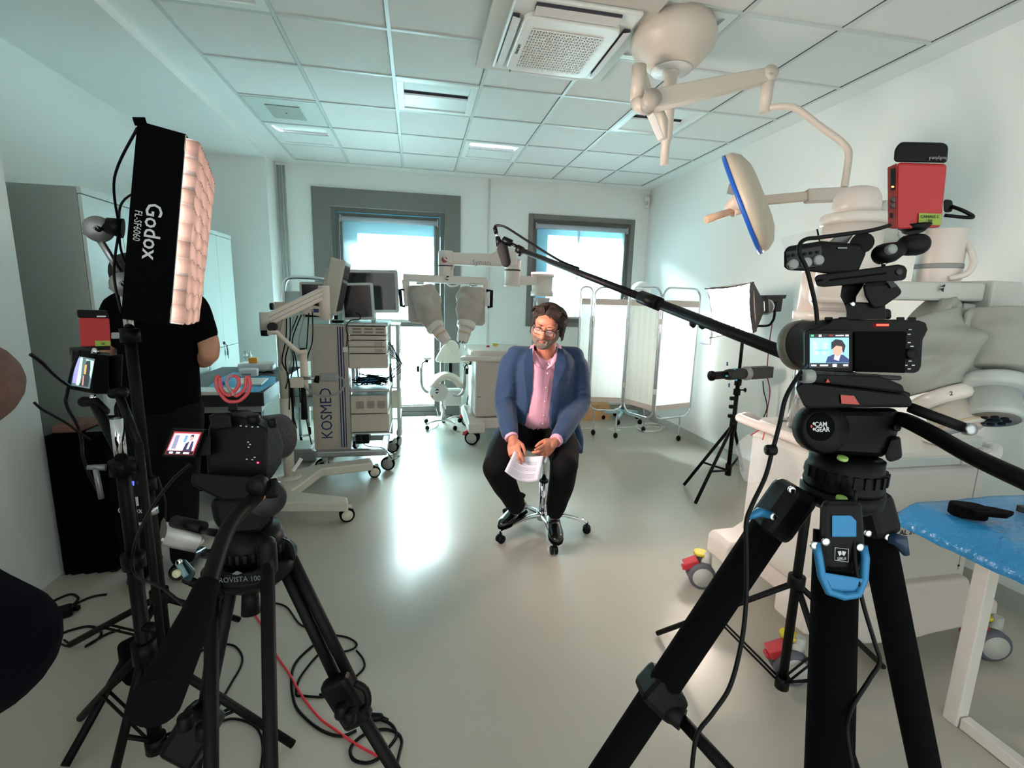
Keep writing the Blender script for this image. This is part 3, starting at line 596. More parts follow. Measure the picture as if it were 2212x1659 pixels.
cable('power_cable', [aZ(997, 899, .008), aZ(1004, 892, .01), aY(1008, 880, 5.5), aY(1010, 862, 5.6), aY(1018, 840, 5.7), aY(1025, 820, 5.75)], .009, BLK, 'thick black cable hanging beside the back robot cart')
cable('power_cable', [aZ(973, 897, .008), aZ(985, 900, .008), aZ(1000, 905, .01), aZ(1012, 909, .012)], .007, BLK, 'black cable on the floor between saddle chair and back robot cart')
# ================================================================ equipment trolley with the KOSMED tower
trm = mat('trolley_beige', '#c4b9ab', .42, var=.02); alu = mat('aluminium', '#aeb0af', .35, metal=.6)
t = thing('equipment_trolley', 'beige medical equipment trolley with a lettered tower and stacked units, left of the glazed door', 'medical trolley', (-.55, 4.45, 0))
Yt = 4.22
def kz(y, Y=Yt, x=740): return aY(x, y, Y).z
def kx(x, Y=Yt, y=800): return aY(x, y, Y).x
m = MB(); m.bx((-.88, Yt, .2), (-.575, Yt+.12, kz(702))); m.build('tower', trm, t, bev=.01)
MB().bx((-.86, Yt-.004, .22), (-.66, Yt, kz(705))).build('tower_panel', mat('tower_panel', '#b8ada0', .5), t)
for x in (-.652, -.632, -.612): MB().bx((x-.004 if x != -.632 else x-.006, Yt-.005, .22), (x+.004 if x != -.632 else x+.006, Yt-.001, kz(706))).build('stripe', NAVY, t)
m = MB()
for x in (-.592, -.577, -.665): m.bx((x-.002, Yt-.007, .2), (x+.002, Yt, kz(703)))
m.build('tower_trim', alu, t)
_p = V((-.765, Yt-.006, (kz(842)+kz(942))/2)); MB().text('KOSMED', .133, fr(_p, x=(0, 0, 1), y=(-1, 0, 0)), sx=.86).build('lettering', NAVY, t)
x0, x1, yb = -.575, -.26, 4.72
def unit(ya, yb_, nm, mt, X1=x1, Yf=Yt+.01, bev=.006): return MB().bx((x0+.003, Yf, kz(yb_)), (X1, yb, kz(ya))).build(nm, mt, t, bev=bev)
unit(697, 703, 'top_shelf', alu, x1+.02, Yt-.01)
u = unit(705, 723, 'electronic_unit', trm)
for i in range(3):
    for j in range(2): MB().bx((x0+.04+i*.095, Yt+.005, kz(712+j*7)), (x0+.11+i*.095, Yt+.0105, kz(708.5+j*7))).build('vent', mat('vent_dark', '#7c756b', .7), u)
unit(725, 734, 'electronic_unit', trm); u = unit(736, 749, 'electronic_unit', trm)
MB().bx((x1-.1, Yt+.006, kz(747)), (x1-.03, Yt+.0105, kz(739))).build('label_plate', mat('plate_dim', '#a89d90', .5), u)
u = unit(750, 763, 'electronic_unit', trm); MB().bx((x1-.1, Yt+.006, kz(761)), (x1-.03, Yt+.0105, kz(753))).build('label_plate', mat('plate_dim', '#a89d90', .5), u)
u = unit(765, 797, 'drawer_unit', trm, x1+.01)
for k in range(5): MB().cyl((x0+.05+k*.065, Yt+.0, kz(769)), (x0+.05+k*.065, Yt+.012, kz(769)), .006, 8).build('rivet', STL, u)
unit(841, 847, 'shelf', alu, x1+.02, Yt-.01)
u = unit(856, 895, 'electronic_unit', trm)
for i in range(3):
    for j in range(6): MB().bx((x0+.05+i*.09, Yt+.006, kz(883-j*2.6)), (x0+.115+i*.09, Yt+.0105, kz(882-j*2.6))).build('vent_slot', mat('vent_dark', '#7c756b', .7), u)
unit(897, 935, 'drawer_unit', trm, x1+.012)
unit(937, 940, 'shelf', alu, x1+.02)
m = MB()
for x in (x0+.01, x1+.005): m.bx((x-.012, 4.68, .2), (x+.012, 4.72, kz(700)))
m.build('rear_posts', alu, t)
m = MB(); bar(m, (-.86, 4.2, .175), (-.27, 4.2, .175), .07, .055); bar(m, (-.86, 4.66, .175), (-.27, 4.66, .175), .07, .055); bar(m, (-.84, 4.2, .175), (-.84, 4.66, .175), .06, .05); bar(m, (-.3, 4.2, .175), (-.3, 4.66, .175), .06, .05); m.build('base_frame', alu, t, bev=.012)
for x, y in ((-.265, 4.2), (-.25, 4.7), (-.82, 4.22), (-.82, 4.68)): caster(t, (x, y, 0), .062, .03, math.radians(-100), RUB, GRYP, LGR, .15, False)
MB().bx((x0+.02, 4.35, .205), (x0+.14, 4.5, .29)).build('power_brick', BLK, t, bev=.008)
# bundle of cables lying on the middle shelf
random.seed(11)
dkb = mat('cable_blue', '#2d6a94', .5)
m = MB()
for k in range(18):
    z = kz(841)+.01+.006*(k % 7); pts = []; m.m = 1 if k % 4 == 0 else 0
    for j in range(7): pts.append(V((x0+.02+random.random()*.3, Yt+.02+random.random()*.3, z+random.random()*.05)))
    m.tube(catmull(pts, 5), .004, 6)
o = m.build('cable_tangle', [BLK2, dkb]); tag(o, 'tangle of black and blue cables heaped on the middle shelf of the beige trolley', 'cables', kind='stuff')
ORD = ['first', 'second', 'third', 'fourth', 'fifth', 'sixth', 'seventh', 'eighth', 'ninth']
for k in range(7):
    a = [V((x1+.0, 4.5, kz(745+k*4))), V((x1+.05+.012*k, 4.48-.02*k, kz(760+k*5))), V((x1+.07+.01*k, 4.5, kz(785+k*4))), V((x1+.02+.01*(k % 3), 4.45, kz(800+k*5))), V((x1+.03, 4.4+.02*k, kz(835)))]
    o = MB().tube(catmull(a, 6), .0035, 6).build('side_cable', dkb if k in (2, 5) else BLK2); tag(o, ORD[k]+' from inside of the cables looping down the right side of the beige trolley, '+('blue' if k in (2, 5) else 'black'), 'cable', 'cables on the right side of the trolley')
o = MB().tube(catmull([V((-.5, Yt-.01, .33)), V((-.45, Yt-.03, .24)), V((-.3, Yt-.04, .21)), V((-.22, Yt-.02, .1)), V((-.17, 4.5, .03)), V((-.2, 4.55, .006))], 6), .004, 6).build('trailing_cable', BLK); tag(o, 'black cable trailing from under the beige trolley to its right wheel', 'cable')
cb = [aY(768, 675, 4.1), aY(778, 682, 4.1), aY(776, 690, 4.1), aY(758, 692, 4.1), aY(748, 705, 4.08), aY(750, 725, 4.1), aY(749, 748, 4.1)]
t = thing('monitor_cable', 'black video cable with a white plug dangling in front of the beige trolley units', 'cable', cb[-1])
MB().tube(catmull(cb, 6), .0045, 7).build('lead', BLK, t); MB().box(aY(746, 755, 4.1), (.035, .02, .04)).build('plug', WPL, t, bev=.003)
# ---- monitors
def monitor(name, label, pts, Y, th, bezel, scr, ins, mark=None, sidem=None, tilt=0):
    a, b_, c, d = [aY(x, y, Y) for x, y in pts]      # tl, tr, br, bl
    ctr = (a+b_+c+d)/4; xx = ((b_-a)+(c-d)).normalized(); yy = ((a-d)+(b_-c)).normalized(); w = ((b_-a).length+(c-d).length)/2; h = ((a-d).length+(b_-c).length)/2
    M = fr(ctr, x=xx, y=yy); t = thing(name, label, 'monitor', ctr-yy*(h/2))
    MB().prism(rrect(w, h, .02), -th, 0, M).build('housing', bezel, t, bev=.006)
    MB().prism(rrect(w-2*ins, h-2*ins, .004), 0, .003, M).build('screen', scr, t)
    if mark: MB().text(mark, h*.05, M @ Matrix.Translation((-w/2+ins*2.2, h/2-ins*.5, .002))).build('brand_mark', NAVY, t)
    return t, M, w, h
scrg = mat('screen_off', '#1a1c20', .08, spec=.7); scrb = mat('screen_black', '#07080c', .15)
t, M, w, h = monitor('monitor', 'large light grey monitor facing the room, the highest one behind the trolley', ((714, 582), (859, 583), (862, 676), (716, 676)), 4.95, .06, LGR, scrg, .03, 'STORZ')
MB().text('HD 20', h*.04, M @ Matrix.Translation((w/2-.06, h/2-.014, .002))).build('model_mark', NAVY, t)
MB().bx((-.45, 5.0, 1.28), (-.4, 5.04, 1.45)).build('stand_neck', STL, t); MB().bx((-.56, 4.95, 1.262), (-.3, 5.12, 1.285)).build('stand_foot', LGR, t, bev=.004)
t, M, w, h = monitor('monitor', 'white framed dark monitor standing on the beige trolley top', ((737, 612), (806, 610), (809, 690), (737, 691)), 4.4, .05, mat('monitor_white', '#c8cdca', .35), scrb, .022)
t, M, w, h = monitor('monitor', 'small dark monitor at left, half hidden behind the white spring arm', ((646, 608), (718, 610), (718, 690), (650, 690)), 4.6, .05, LGR, scrb, .022)
# edge-on monitor on its column
a, b_, c, d = aY(748, 566, 4.0), aY(770, 578, 4.25), aY(754, 682, 4.25), aY(722, 677, 3.9)
t = thing('monitor', 'beige monitor turned edge-on, leaning above the trolley tower', 'monitor', aY(735, 685, 4.1))
nx = V((.9, .02, .12)).normalized(); up = (aY(752, 566, 4.1)-aY(730, 680, 4.1)).normalized(); ctr = aY(742, 624, 4.1); side = up.cross(nx).normalized()
M = fr(ctr, x=side, y=up); L = (aY(752, 566, 4.1)-aY(730, 680, 4.1)).length
if M.to_3x3().col[2].dot(nx) < 0: M = fr(ctr, x=-side, y=up)
MB().prism(rrect(.40, L, .02), -.11, .0, M).build('housing', mat('monitor_beige', '#b5b0a5', .5), t, bev=.01); MB().prism(rrect(.34, L-.07, .005), .0, .003, M).build('screen', scrb, t); MB().prism(rrect(.24, L*.6, .02), -.14, -.105, M).build('rear_hump', mat('monitor_beige', '#b5b0a5', .5), t, bev=.01)
m = MB(); m.tube([aY(726, 690, 4.15), aY(724, 660, 4.15), aY(736, 640, 4.13)], .015, 10); m.build('swivel_arm', BMET, t)
MB().lathe([(.001, -.02), (.05, -.02), (.05, .0), (.001, .0)], fr(aY(729, 692, 4.3), z=(0, 0, 1))).build('foot', BLK, t)
# ---- endoscopy rack behind (steel posts, casters)
t = thing('endoscopy_rack', 'steel and white wheeled rack standing behind the beige trolley, carrying the highest monitor', 'equipment rack', (-.4, 5.05, 0))
m = MB()
for x in (-.62, -.19):
    for y in (4.86, 5.28): MB().bx((x-.016, y-.016, .12), (x+.016, y+.016, 1.26)).build('post', LGR, t, bev=.004)
for z in (.3, .62, .92, 1.245): MB().bx((-.66, 4.85, z), (-.17, 5.29, z+.016)).build('shelf', WMET, t)
MB().bx((-.5, 4.87, .64), (-.24, 5.25, .72)).build('white_unit', WPL, t, bev=.006); MB().bx((-.56, 4.87, .94), (-.23, 5.25, 1.06)).build('white_unit', WPL, t, bev=.006)
MB().bx((-.25, 4.84, .42), (-.175, 4.9, .6)).build('side_box', trm, t, bev=.006)
MB().tube(catmull([V((-.19, 4.86, 1.2)), V((-.12, 4.84, 1.1)), V((-.11, 4.85, 1.0)), V((-.17, 4.85, 1.02))], 5), .004, 6).build('hook', STL, t)
for x, y in ((-.2, 4.88), (-.62, 4.88), (-.2, 5.27), (-.62, 5.27)): caster(t, (x, y, 0), .055, .03, math.radians(-20), RUB, LGR, STL, .125)
# ---- chrome rail trolley far left (handle frame)
t = thing('patient_trolley', 'white panel trolley with a bent chrome rail, behind the spring arm at left', 'trolley', (-1.2, 5.2, 0))
hl = [aY(614, 676, 4.9), aY(613, 640, 4.9), aY(614, 615, 4.9), aY(622, 602, 4.9), aY(640, 599, 4.9), aY(680, 601, 4.9), aY(705, 606, 4.9), aY(714, 625, 4.9), aY(716, 680, 4.9)]
MB().tube(catmull(hl, 6), .018, 12).build('rail', CHR, t)
_a, _c = aY(610, 660, 4.95), aY(716, 780, 4.95); MB().bx((_a.x, 4.93, _c.z), (_c.x, 4.96, _a.z+.14)).build('end_panel', mat('panel_pale', '#c2ccc7', .45), t, bev=.01)
MB().bx((_a.x, 4.98, .52), (_c.x, 5.5, .66)).build('mattress', mat('mattress_grey', '#a7b3b0', .6), t, bev=.02)
MB().bx((_a.x+.03, 4.98, .42), (_c.x-.03, 5.52, .52)).build('bed_frame', LGR, t)
for x in (_a.x+.08, _c.x-.08):
    for y in (5.05, 5.45): MB().cyl((x, y, .1), (x, y, .42), .018, 10).build('leg', STL, t); caster(t, (x, y, 0), .045, .025, .3, RUB, LGR, STL, .1)
# ---- surgical table base (grey box, lower) behind pole
t = thing('foot_pedal_unit', 'grey metal floor box between the arm stand pole and the lettered tower', 'floor unit', aZ(660, 975, 0))
_p = aZ(655, 990, 0); MB().bx((_p.x-.12, 4.5, .0), (_p.x+.14, 4.85, .11)).build('housing', GRYP, t, bev=.02); MB().bx((_p.x-.1, 4.52, .11), (_p.x+.1, 4.8, .125)).build('lid', LGR, t, bev=.004)
# ================================================================ arm stand with V base
t = thing('microscope_stand', 'cream wheeled floor stand with a spring arm and a handle, in front of the trolley', 'arm stand', (-.9, 3.7, 0))
czm = mat('stand_cream', '#cfc8bb', .4, var=.01)
pb_ = V((-.985, 3.74, 0)); Mz = fr((0, 0, 0))
def g(x, y, z=.17): p = aZ(x, y, z); return (p.x, p.y)
m = MB(); m.prism([g(571, 1068), g(640, 1014), g(686, 1003), g(800, 988), g(806, 999), g(695, 1012), g(630, 1060), g(750, 1073), g(752, 1085), g(600, 1085)], .1, .17, Mz); m.build('base', czm, t, bev=.01)
for x, y in ((750, 1125), (809, 1030), (592, 1108), (700, 1024)):
    p = aZ(x, y, 0); caster(t, p, .05, .022, math.radians(-75), RUB, mat('caster_cream', '#d8d0c0', .4), LGR, .11, True)
p0 = aZ(626, 1031, .17)
MB().lathe([(.001, 0), (.085, 0), (.085, .008), (.075, .015), (.001, .015)], fr((p0.x, p0.y, .17))).build('flange', czm, t)
ztop = aY(606, 690, p0.y).z
MB().cyl((p0.x, p0.y, .18), (p0.x, p0.y, .78), .038, 20).build('pole', czm, t); MB().cyl((p0.x, p0.y, .78), (p0.x, p0.y, ztop), .033, 20).build('upper_pole', czm, t)
PY = p0.y
e1 = aY(578, 692, PY-.05); e2 = aY(700, 632, PY+.1)
m = MB(); bar(m, e1, e2, .07, .085); m.build('spring_arm', mat('arm_cream', '#ddcfc0', .4), t, bev=.012)
m = MB(); bar(m, e1+V((0, -.037, .012)), e2+V((0, -.037, .012)), .004, .004); bar(m, e1+V((0, -.037, -.02)), e2+V((0, -.037, -.02)), .004, .004); m.build('arm_groove', GRYP, t)
MB().cyl(e1+V((-.01, 0, -.08)), e1+V((-.01, 0, .055)), .042, 18).build('end_joint', czm, t)
MB().cyl(e2+V((.0, 0, -.2)), e2+V((.0, 0, .05)), .04, 18).build('upper_joint', mat('arm_cream', '#ddcfc0', .4), t)
m = MB(); bar(m, e2+V((0, 0, -.14)), aY(655, 668, PY+.1), .05, .07); m.build('cross_arm', czm, t, bev=.006)
MB().text('OP', .03, fr(aY(678, 671, PY+.07), x=(1, 0, 0), y=(0, 0, 1))).build('arm_mark', NAVY, t)
MB().bx((aY(684, 671, PY+.07).x-.02, PY+.065, aY(684, 675, PY+.07).z), (aY(684, 671, PY+.07).x+.015, PY+.072, aY(684, 667, PY+.07).z)).build('name_plate', NAVY, t)
_q = aY(590, 706, PY-.1); MB().tube([_q, _q+V((0, -.03, 0))], .032, 14).build('clamp_knob', DKG, t)
MB().tube([aY(584, 662, PY+.1), aY(590, 662, PY+.1)], .026, 14).build('clamp_knob', BLK, t)
MB().bx((aY(594, 660, PY+.1).x, PY+.07, aY(594, 676, PY+.1).z), (aY(622, 660, PY+.1).x, PY+.13, aY(594, 652, PY+.1).z)).build('counter_box', trm, t, bev=.005)
MB().tube(catmull([aY(574, 719, PY-.12), aY(597, 718, PY-.12), aY(606, 726, PY-.12), aY(640, 757, PY-.12), aY(648, 761, PY-.12), aY(663, 759, PY-.12)], 4), .016, 10).build('handle_bar', mat('arm_cream', '#ddcfc0', .4), t)
MB().tube([aY(565, 720, PY-.12), aY(579, 720, PY-.12)], .02, 12).build('grip', BLK, t)
MB().cyl(aY(655, 764, PY-.05), aY(659, 850, PY-.05), .026, 16).build('camera_post', mat('arm_cream', '#ddcfc0', .4), t)
MB().cyl(aY(655, 752, PY-.05), aY(655, 763, PY-.05), .022, 14).build('post_cap', BLK, t)
MB().box(aY(643, 826, PY-.1), (.09, .06, .07)).build('joint_block', czm, t, bev=.006)
MB().tube([aY(655, 817, PY-.1), aY(688, 817, PY-.1)], .012, 10).build('cross_rod', STL, t)
MB().box(aY(711, 815, PY-.12), (.13, .05, .06), ).build('camera_head', GRYP, t, bev=.015)
MB().tube([aY(686, 812, PY-.12), aY(683, 826, PY-.12)], [.014, .02], 12).build('lens_clip', BLK, t)
MB().tube(catmull([aY(725, 815, PY-.12), aY(740, 817, PY-.12), aY(744, 830, PY-.12), aY(732, 848, PY-.12), aY(700, 856, PY-.12), aY(665, 842, PY-.1), aY(655, 828, PY-.1)], 7), .008, 8).build('camera_lead', GRYP, t)
MB().tube([aY(655, 833, PY-.08), aY(658, 905, PY-.08)], [.016, .024], 10).build('hanging_grip', BLK, t)
m = MB(); pl = [aZ(625, 1020, .175), aZ(632, 1024, .175)]; m.add([aY(630, 1016, PY-.15), aY(636, 1020, PY-.15), aY(655, 992, PY-.1), aY(648, 988, PY-.1)], [(0, 1, 2, 3)]); m.build('paper_tag', WPL, t).modifiers.new('s', 'SOLIDIFY').thickness = .002
random.seed(5)
for k in range(9):
    x = 603+k*8; yb = [800, 840, 885, 830, 925, 870, 900, 850, 960][k]; Yk = PY-.06+.015*k
    pts = [aY(x+8, 690-k*2, Yk), aY(x-2+10*math.sin(k), 735, Yk-.02), aY(x+4*math.cos(k*2), 780, Yk), aY(x+12*math.sin(k*1.3), (780+yb)/2, Yk+.02), aY(x+6, yb, Yk)]
    o = MB().tube(catmull(pts, 6), .0045, 6).build('hanging_cable', BLK if k % 3 else GRYP); tag(o, ORD[k]+' from the left of the cables hanging under the cream spring arm, '+('black' if k % 3 else 'grey'), 'cable', 'cables under the spring arm')
# ================================================================ desk with blue sheet
zd = .84
def dz(x, y, z=zd): p = aZ(x, y, z); return (p.x, p.y)
c1, c2, c3 = dz(569, 848), dz(603, 826), dz(595, 812)
t = thing('work_desk', 'black work table with thick top against the left cabinets, covered with a blue sheet', 'desk', (-1.4, 4.0, 0))
xr = max(c1[0], c2[0]); yn = c1[1]; yf = 4.88
pl = [(-1.8, yn), (c1[0], yn), (c2[0]-.02, c2[1]), (c2[0]-.02, yf), (-1.8, yf)]
MB().prism(pl, zd-.1, zd, Mz).build('table_top', mat('desk_black', '#1e2224', .5), t, bev=.006)
MB().prism([(-1.78, yn+.04), (c1[0]-.03, yn+.04), (c2[0]-.08, c2[1]), (c2[0]-.08, yf-.03), (-1.78, yf-.03)], zd-.15, zd-.1, Mz).build('apron', GRYP, t)
for x, y in ((-1.72, yn+.08), (c1[0]-.08, yn+.12), (-1.72, yf-.08), (c2[0]-.12, yf-.08)): MB().bx((x-.03, y-.03, 0), (x+.03, y+.03, zd-.15)).build('leg', BMET, t)
MB().bx((-1.78, yn+.06, .1), (c1[0]-.2, yn+.5, zd-.16)).build('drawer_block', BLK2, t, bev=.01)
bsheet = mat('blue_sheet', '#4aa0cc', .55, var=.05, scale=8)
sp_ = [dz(430, 849), dz(568, 847), dz(601, 826), dz(595, 815), dz(506, 804), dz(478, 817)]
sp_ = [(max(-1.78, min(xr-.03, p[0])), p[1]) for p in sp_]
o = MB().prism(sp_, zd+.0005, zd+.003, Mz).build('blue_sheet', bsheet); tag(o, 'blue disposable sheet spread on the black work table', 'sheet')
def dbox(name, label, cat, px, z0, z1, m_, inset=0, bev=.004):
    P_ = [aZ(x, y, z1) for x, y in px]; o = MB().prism([(p.x, p.y) for p in P_], z0, z1, Mz).build(name, m_, bev=bev); tag(o, label, cat); return o
dbox('white_tray', 'white flat keyboard tray at the near end of the blue sheet', 'tray', ((431, 836), (520, 837), (508, 846), (431, 846)), zd+.004, zd+.03, WPL)
dbox('plastic_board', 'white flat board with black corner pads on the blue sheet', 'board', ((520, 828), (565, 829), (580, 816), (520, 816)), zd+.004, zd+.02, WMET)
dbox('blue_pen_box', 'small bright blue block beside the red shock mount on the sheet', 'block', ((478, 824), (487, 824), (487, 820), (479, 820)), zd+.004, zd+.03, mat('bright_blue', '#1f7fd0', .5))
t = thing('foot_controller', 'white rounded control unit with an orange cap at the far end of the desk', 'control unit', aZ(555, 795, zd+.004))
_p = aZ(556, 800, zd+.004)
MB().prism(rrect(.3, .2, .08), zd+.004, zd+.075, Matrix.Translation((_p.x, min(_p.y, 5.35), 0))).build('housing', WPL, t, bev=.02); MB().box((_p.x-.02, min(_p.y, 5.35)-.02, zd+.1), (.07, .05, .045)).build('orange_cap', ORG, t, bev=.004)
t = thing('transformer_unit', 'small white rounded device in front of the control unit on the desk', 'device', aZ(538, 812, zd+.004)); _p = aZ(538, 813, zd+.004)
MB().prism(rrect(.14, .1, .03), zd+.004, zd+.07, Matrix.Translation((_p.x, _p.y, 0))).build('housing', WPL, t, bev=.01); MB().bx((_p.x-.04, _p.y-.052, zd+.02), (_p.x+.03, _p.y-.05, zd+.035)).build('label_plate', GRYP, t)
for x in (532, 541):
    p = aZ(x, 795, zd+.004); t = thing('glass_vial', ('left' if x == 532 else 'right')+' one of two small clear droppers standing on the desk end', 'vial', (p.x, min(p.y, 5.2), zd+.004), 'clear droppers on the desk')
    q = V((p.x, min(p.y, 5.2), zd+.004)); MB().cyl(q, q+V((0, 0, .1)), .004, 6).build('rod', CHR, t); MB().tube([q+V((0, 0, .1)), q+V((0, 0, .13)), q+V((0, 0, .16))], [.02, .014, .004], 8).build('bulb', mat('clear_plastic', '#e8f2f0', .1, trans=.6), t)
o = cable('desk_cable', [aZ(560, 811, zd+.006), aZ(566, 806, zd+.008), aZ(575, 803, zd+.008), aZ(585, 803, zd+.008), aZ(590, 806, zd+.006)], .006, BLK, 'short black cable on the far end of the blue sheet')
# ================================================================ SURGICAL LAMP
lampm = mat('lamp_enamel', '#cfc5b8', .38, var=.015)
LX, LY = 1.375, 2.65
t = thing('surgical_lamp', 'ceiling mounted surgical lamp with a jointed arm and an oval blue edged head', 'surgical lamp', (LX, LY, 3.0))
MB().lathe([(.001, 3.004), (.205, 3.004), (.222, 2.95), (.224, 2.915), (.215, 2.89), (.15, 2.82), (.115, 2.79), (.001, 2.785)], Matrix.Translation((LX, LY, 0)), 40).build('canopy', lampm, t)
MB().lathe([(.001, 2.786), (.112, 2.786), (.105, 2.778), (.001, 2.778)], Matrix.Translation((LX, LY, 0)), 32).build('canopy_rim', WPL, t)
MB().lathe([(.001, 2.78), (.045, 2.78), (.045, 2.765), (.034, 2.76), (.034, 2.44), (.024, 2.41), (.022, 2.3), (.001, 2.3)], Matrix.Translation((LX, LY, 0))).build('drop_tube', lampm, t)
w0 = 2.45
a = aD(1381, 142, w0); c = aD(1385, 215, w0); MB().tube([a, V((a.x, a.y, c.z))], .036, 18).build('swivel_post', lampm, t)
el = aD(1406, 219, w0-.05); el2 = aD(1660, 163, w0+.02)
m = MB(); m.tube([V((a.x, a.y, c.z)), aD(1384, 228, w0), aD(1400, 238, w0)], [.036, .037, .03], 16); m.build('elbow_cover', lampm, t)
m = MB(); m.add([aD(1394, 145, 2.5), aD(1412, 205, 2.5), aD(1394, 196, 2.5), aD(1394, 145, 2.54), aD(1412, 205, 2.54), aD(1394, 196, 2.54)], [(0, 1, 2), (5, 4, 3), (0, 3, 4, 1), (1, 4, 5, 2), (2, 5, 3, 0)]); m.build('web_plate', lampm, t)
d = (FW*-1); MB().lathe([(.001, -.035), (.046, -.035), (.046, .035), (.001, .035)], fr(el, z=d)).build('elbow_disc', mat('lamp_joint', '#b3aa9e', .4), t)
m = MB(); dd = (el2-el).normalized(); N = UP; n1 = N-dd*N.dot(dd); n1.normalize(); dep = dd.cross(n1)
def ring(p, h, w_): return [p+n1*h-dep*w_, p+n1*h+dep*w_, p-n1*h+dep*w_, p-n1*h-dep*w_]
m.loft([ring(el, .046, .03), ring(el.lerp(el2, .08), .048, .03), ring(el.lerp(el2, .9), .036, .027), ring(el2, .034, .025)], smooth=False); m.build('spring_arm', lampm, t, bev=.01, seg=3)
MB().lathe([(.001, -.03), (.038, -.03), (.038, .03), (.001, .03)], fr(el2, z=d)).build('end_joint', lampm, t)
hb = aD(1660, 238, w0+.02); MB().tube([el2, V((el2.x, el2.y, hb.z))], [.034, .026], 16).build('drop_link', lampm, t)
tp = [V((el2.x+.01, el2.y, hb.z+.02)), aD(1690, 230, 2.45), aD(1722, 236, 2.42), aD(1770, 272, 2.4), aD(1815, 305, 2.38), aD(1832, 326, 2.36), aD(1832, 350, 2.36), aD(1824, 405, 2.36)]
MB().tube(catmull(tp, 6), .0165, 12).build('bent_tube', lampm, t)
h0, h1 = aD(1826, 420, 2.36), aD(1592, 438, 2.36)
m = MB(); bar(m, h0, aD(1740, 424, 2.36), .05, .062, up=UP); m.build('fork_socket', lampm, t, bev=.008)
m = MB(); bar(m, aD(1745, 424, 2.36), h1, .03, .045, up=UP); m.build('fork_arm', mat('lamp_fork', '#d1bfb0', .4), t, bev=.008)
Hc = h1; MB().lathe([(.001, -.06), (.036, -.06), (.038, -.05), (.038, .03), (.001, .03)], fr(Hc, z=d)).build('head_joint', mat('lamp_fork', '#d1bfb0', .4), t)
# oval head seen edge-on, facing the seated man
ct = aD(1603, 443, 2.45); up_ = (aD(1566, 345, 2.5)-aD(1641, 545, 2.36)); Lh = up_.length; up_.normalize(); nrm = (RT*-.80 - UP*.34 + FW*.52); nrm = (nrm-up_*nrm.dot(up_)).normalized()
M = fr(ct+(-nrm)*.03, y=up_, z=nrm)
def hd(z, s): return [(s*.23*math.cos(k*.1745), s*Lh/2*math.sin(k*.1745)*(1 if abs(math.sin(k*.1745)) > .2 else 1), z) for k in range(36)]
m = MB(); m.loft([hd(-.075, .45), hd(-.07, .62), hd(-.045, .86), hd(-.01, .97), hd(.02, .985)], M=M); m.build('head_shell', mat('lamp_head', '#c6bba9', .4), t)
MB().loft([hd(.02, .99), hd(.034, 1.0), hd(.04, .97)], M=M).build('blue_rim', mat('rim_blue', '#1c5fc4', .35), t)
MB().loft([hd(.0405, .9), hd(.042, .5)], M=M).build('lens', mat('lamp_lens', '#dfe6ea', .15), t)
hp = aD(1582, 456, 2.38); hq = aD(1525, 475, 2.36)
MB().tube([hp+(hp-hq)*.3, hp], [.028, .03], 14).build('handle_socket', mat('lamp_fork', '#d1bfb0', .4), t); MB().tube([hp, hq], [.017, .019], 14).build('sterile_handle', mat('handle_tan', '#c9a58a', .45), t)
pp = aD(1580, 409, 2.36); MB().box((0, 0, 0), (.035, .05, .003), fr(pp, x=RT*.8-UP*.2, y=UP+RT*-.3)).build('type_plate', GRYP, t); MB().lathe([(.001, 0), (.009, 0), (.009, .003), (.001, .003)], fr(aD(1590, 418, 2.35), z=d)).build('red_dot', CRED, t)
m = MB(); m.tube([aD(1404, 246, 2.43), aD(1412, 262, 2.45), aD(1428, 302, 2.46)], [.024, .026, .022], 4); m.build('bracket', WPL, t, bev=.003)
m = MB(); m.tube([aD(1422, 240, 2.52), aD(1432, 262, 2.53), aD(1434, 300, 2.53)], [.03, .03, .018], 4); m.build('lower_bracket', lampm, t)
# ================================================================ SURGICAL ROBOT near right
rg = mat('robot_grey', '#bfc1ba', .38, var=.01)
yb0, yb1, xb0 = 1.52, 2.14, aY(1612, 1060, 2.12).x
xb1 = aY(2108, 1150, yb0).x
t = thing('surgical_robot', 'large surgical robot on a white cart behind the right tripod, arms in grey covers', 'surgical robot', ((xb0+xb1)/2, 1.85, 0))
zt = .955
m = MB(); m.prism([(yb0, .24), (yb1, .24), (yb1, zt-.06), (yb0, zt-.06)], xb0, xb1, Matrix(((0, 0, 1, 0), (1, 0, 0, 0), (0, 1, 0, 0), (0, 0, 0, 1)))); m.build('cart_body', mat('robot_body2', '#cdc9c2', .42, var=.01), t, bev=.035, seg=4)
m = MB(); m.bx((xb0-.02, yb0-.02, zt-.055), (xb1+.02, yb1+.02, zt)); m.build('top_cover', mat('robot_top2', '#ccc8c0', .35, var=.01), t, bev=.03, seg=4)
MB().bx((xb0+.1, yb0-.03, zt-.05), (xb1-.12, yb0-.018, zt-.012)).build('front_rail', rg, t, bev=.004)
m = MB(); m.prism(rrect(.2, .16, .06), zt, zt+.05, Matrix.Translation((xb1-.12, yb0+.08, 0))); m.build('corner_cover', rg, t, bev=.015, seg=3)
for x0_, x1_ in ((xb0-.19, xb0+.03), (xb1-.03, xb1+.12)):
    pass
m = MB(); My = Matrix(((1, 0, 0, 0), (0, 0, -1, 0), (0, 1, 0, 0), (0, 0, 0, 1)))
prof = [(xb0-.17, .20), (xb0-.17, .30), (xb0-.15, .325), (xb0-.02, .33), (xb0+.06, .38), (xb1-.04, .38), (xb1+.0, .30), (xb1+.16, .245), (xb1+.17, .15), (xb1+.05, .14), (xb1-.2, .12), (xb1-.34, .10), (xb0+.3, .10), (xb0+.1, .12), (xb0-.0, .16)]
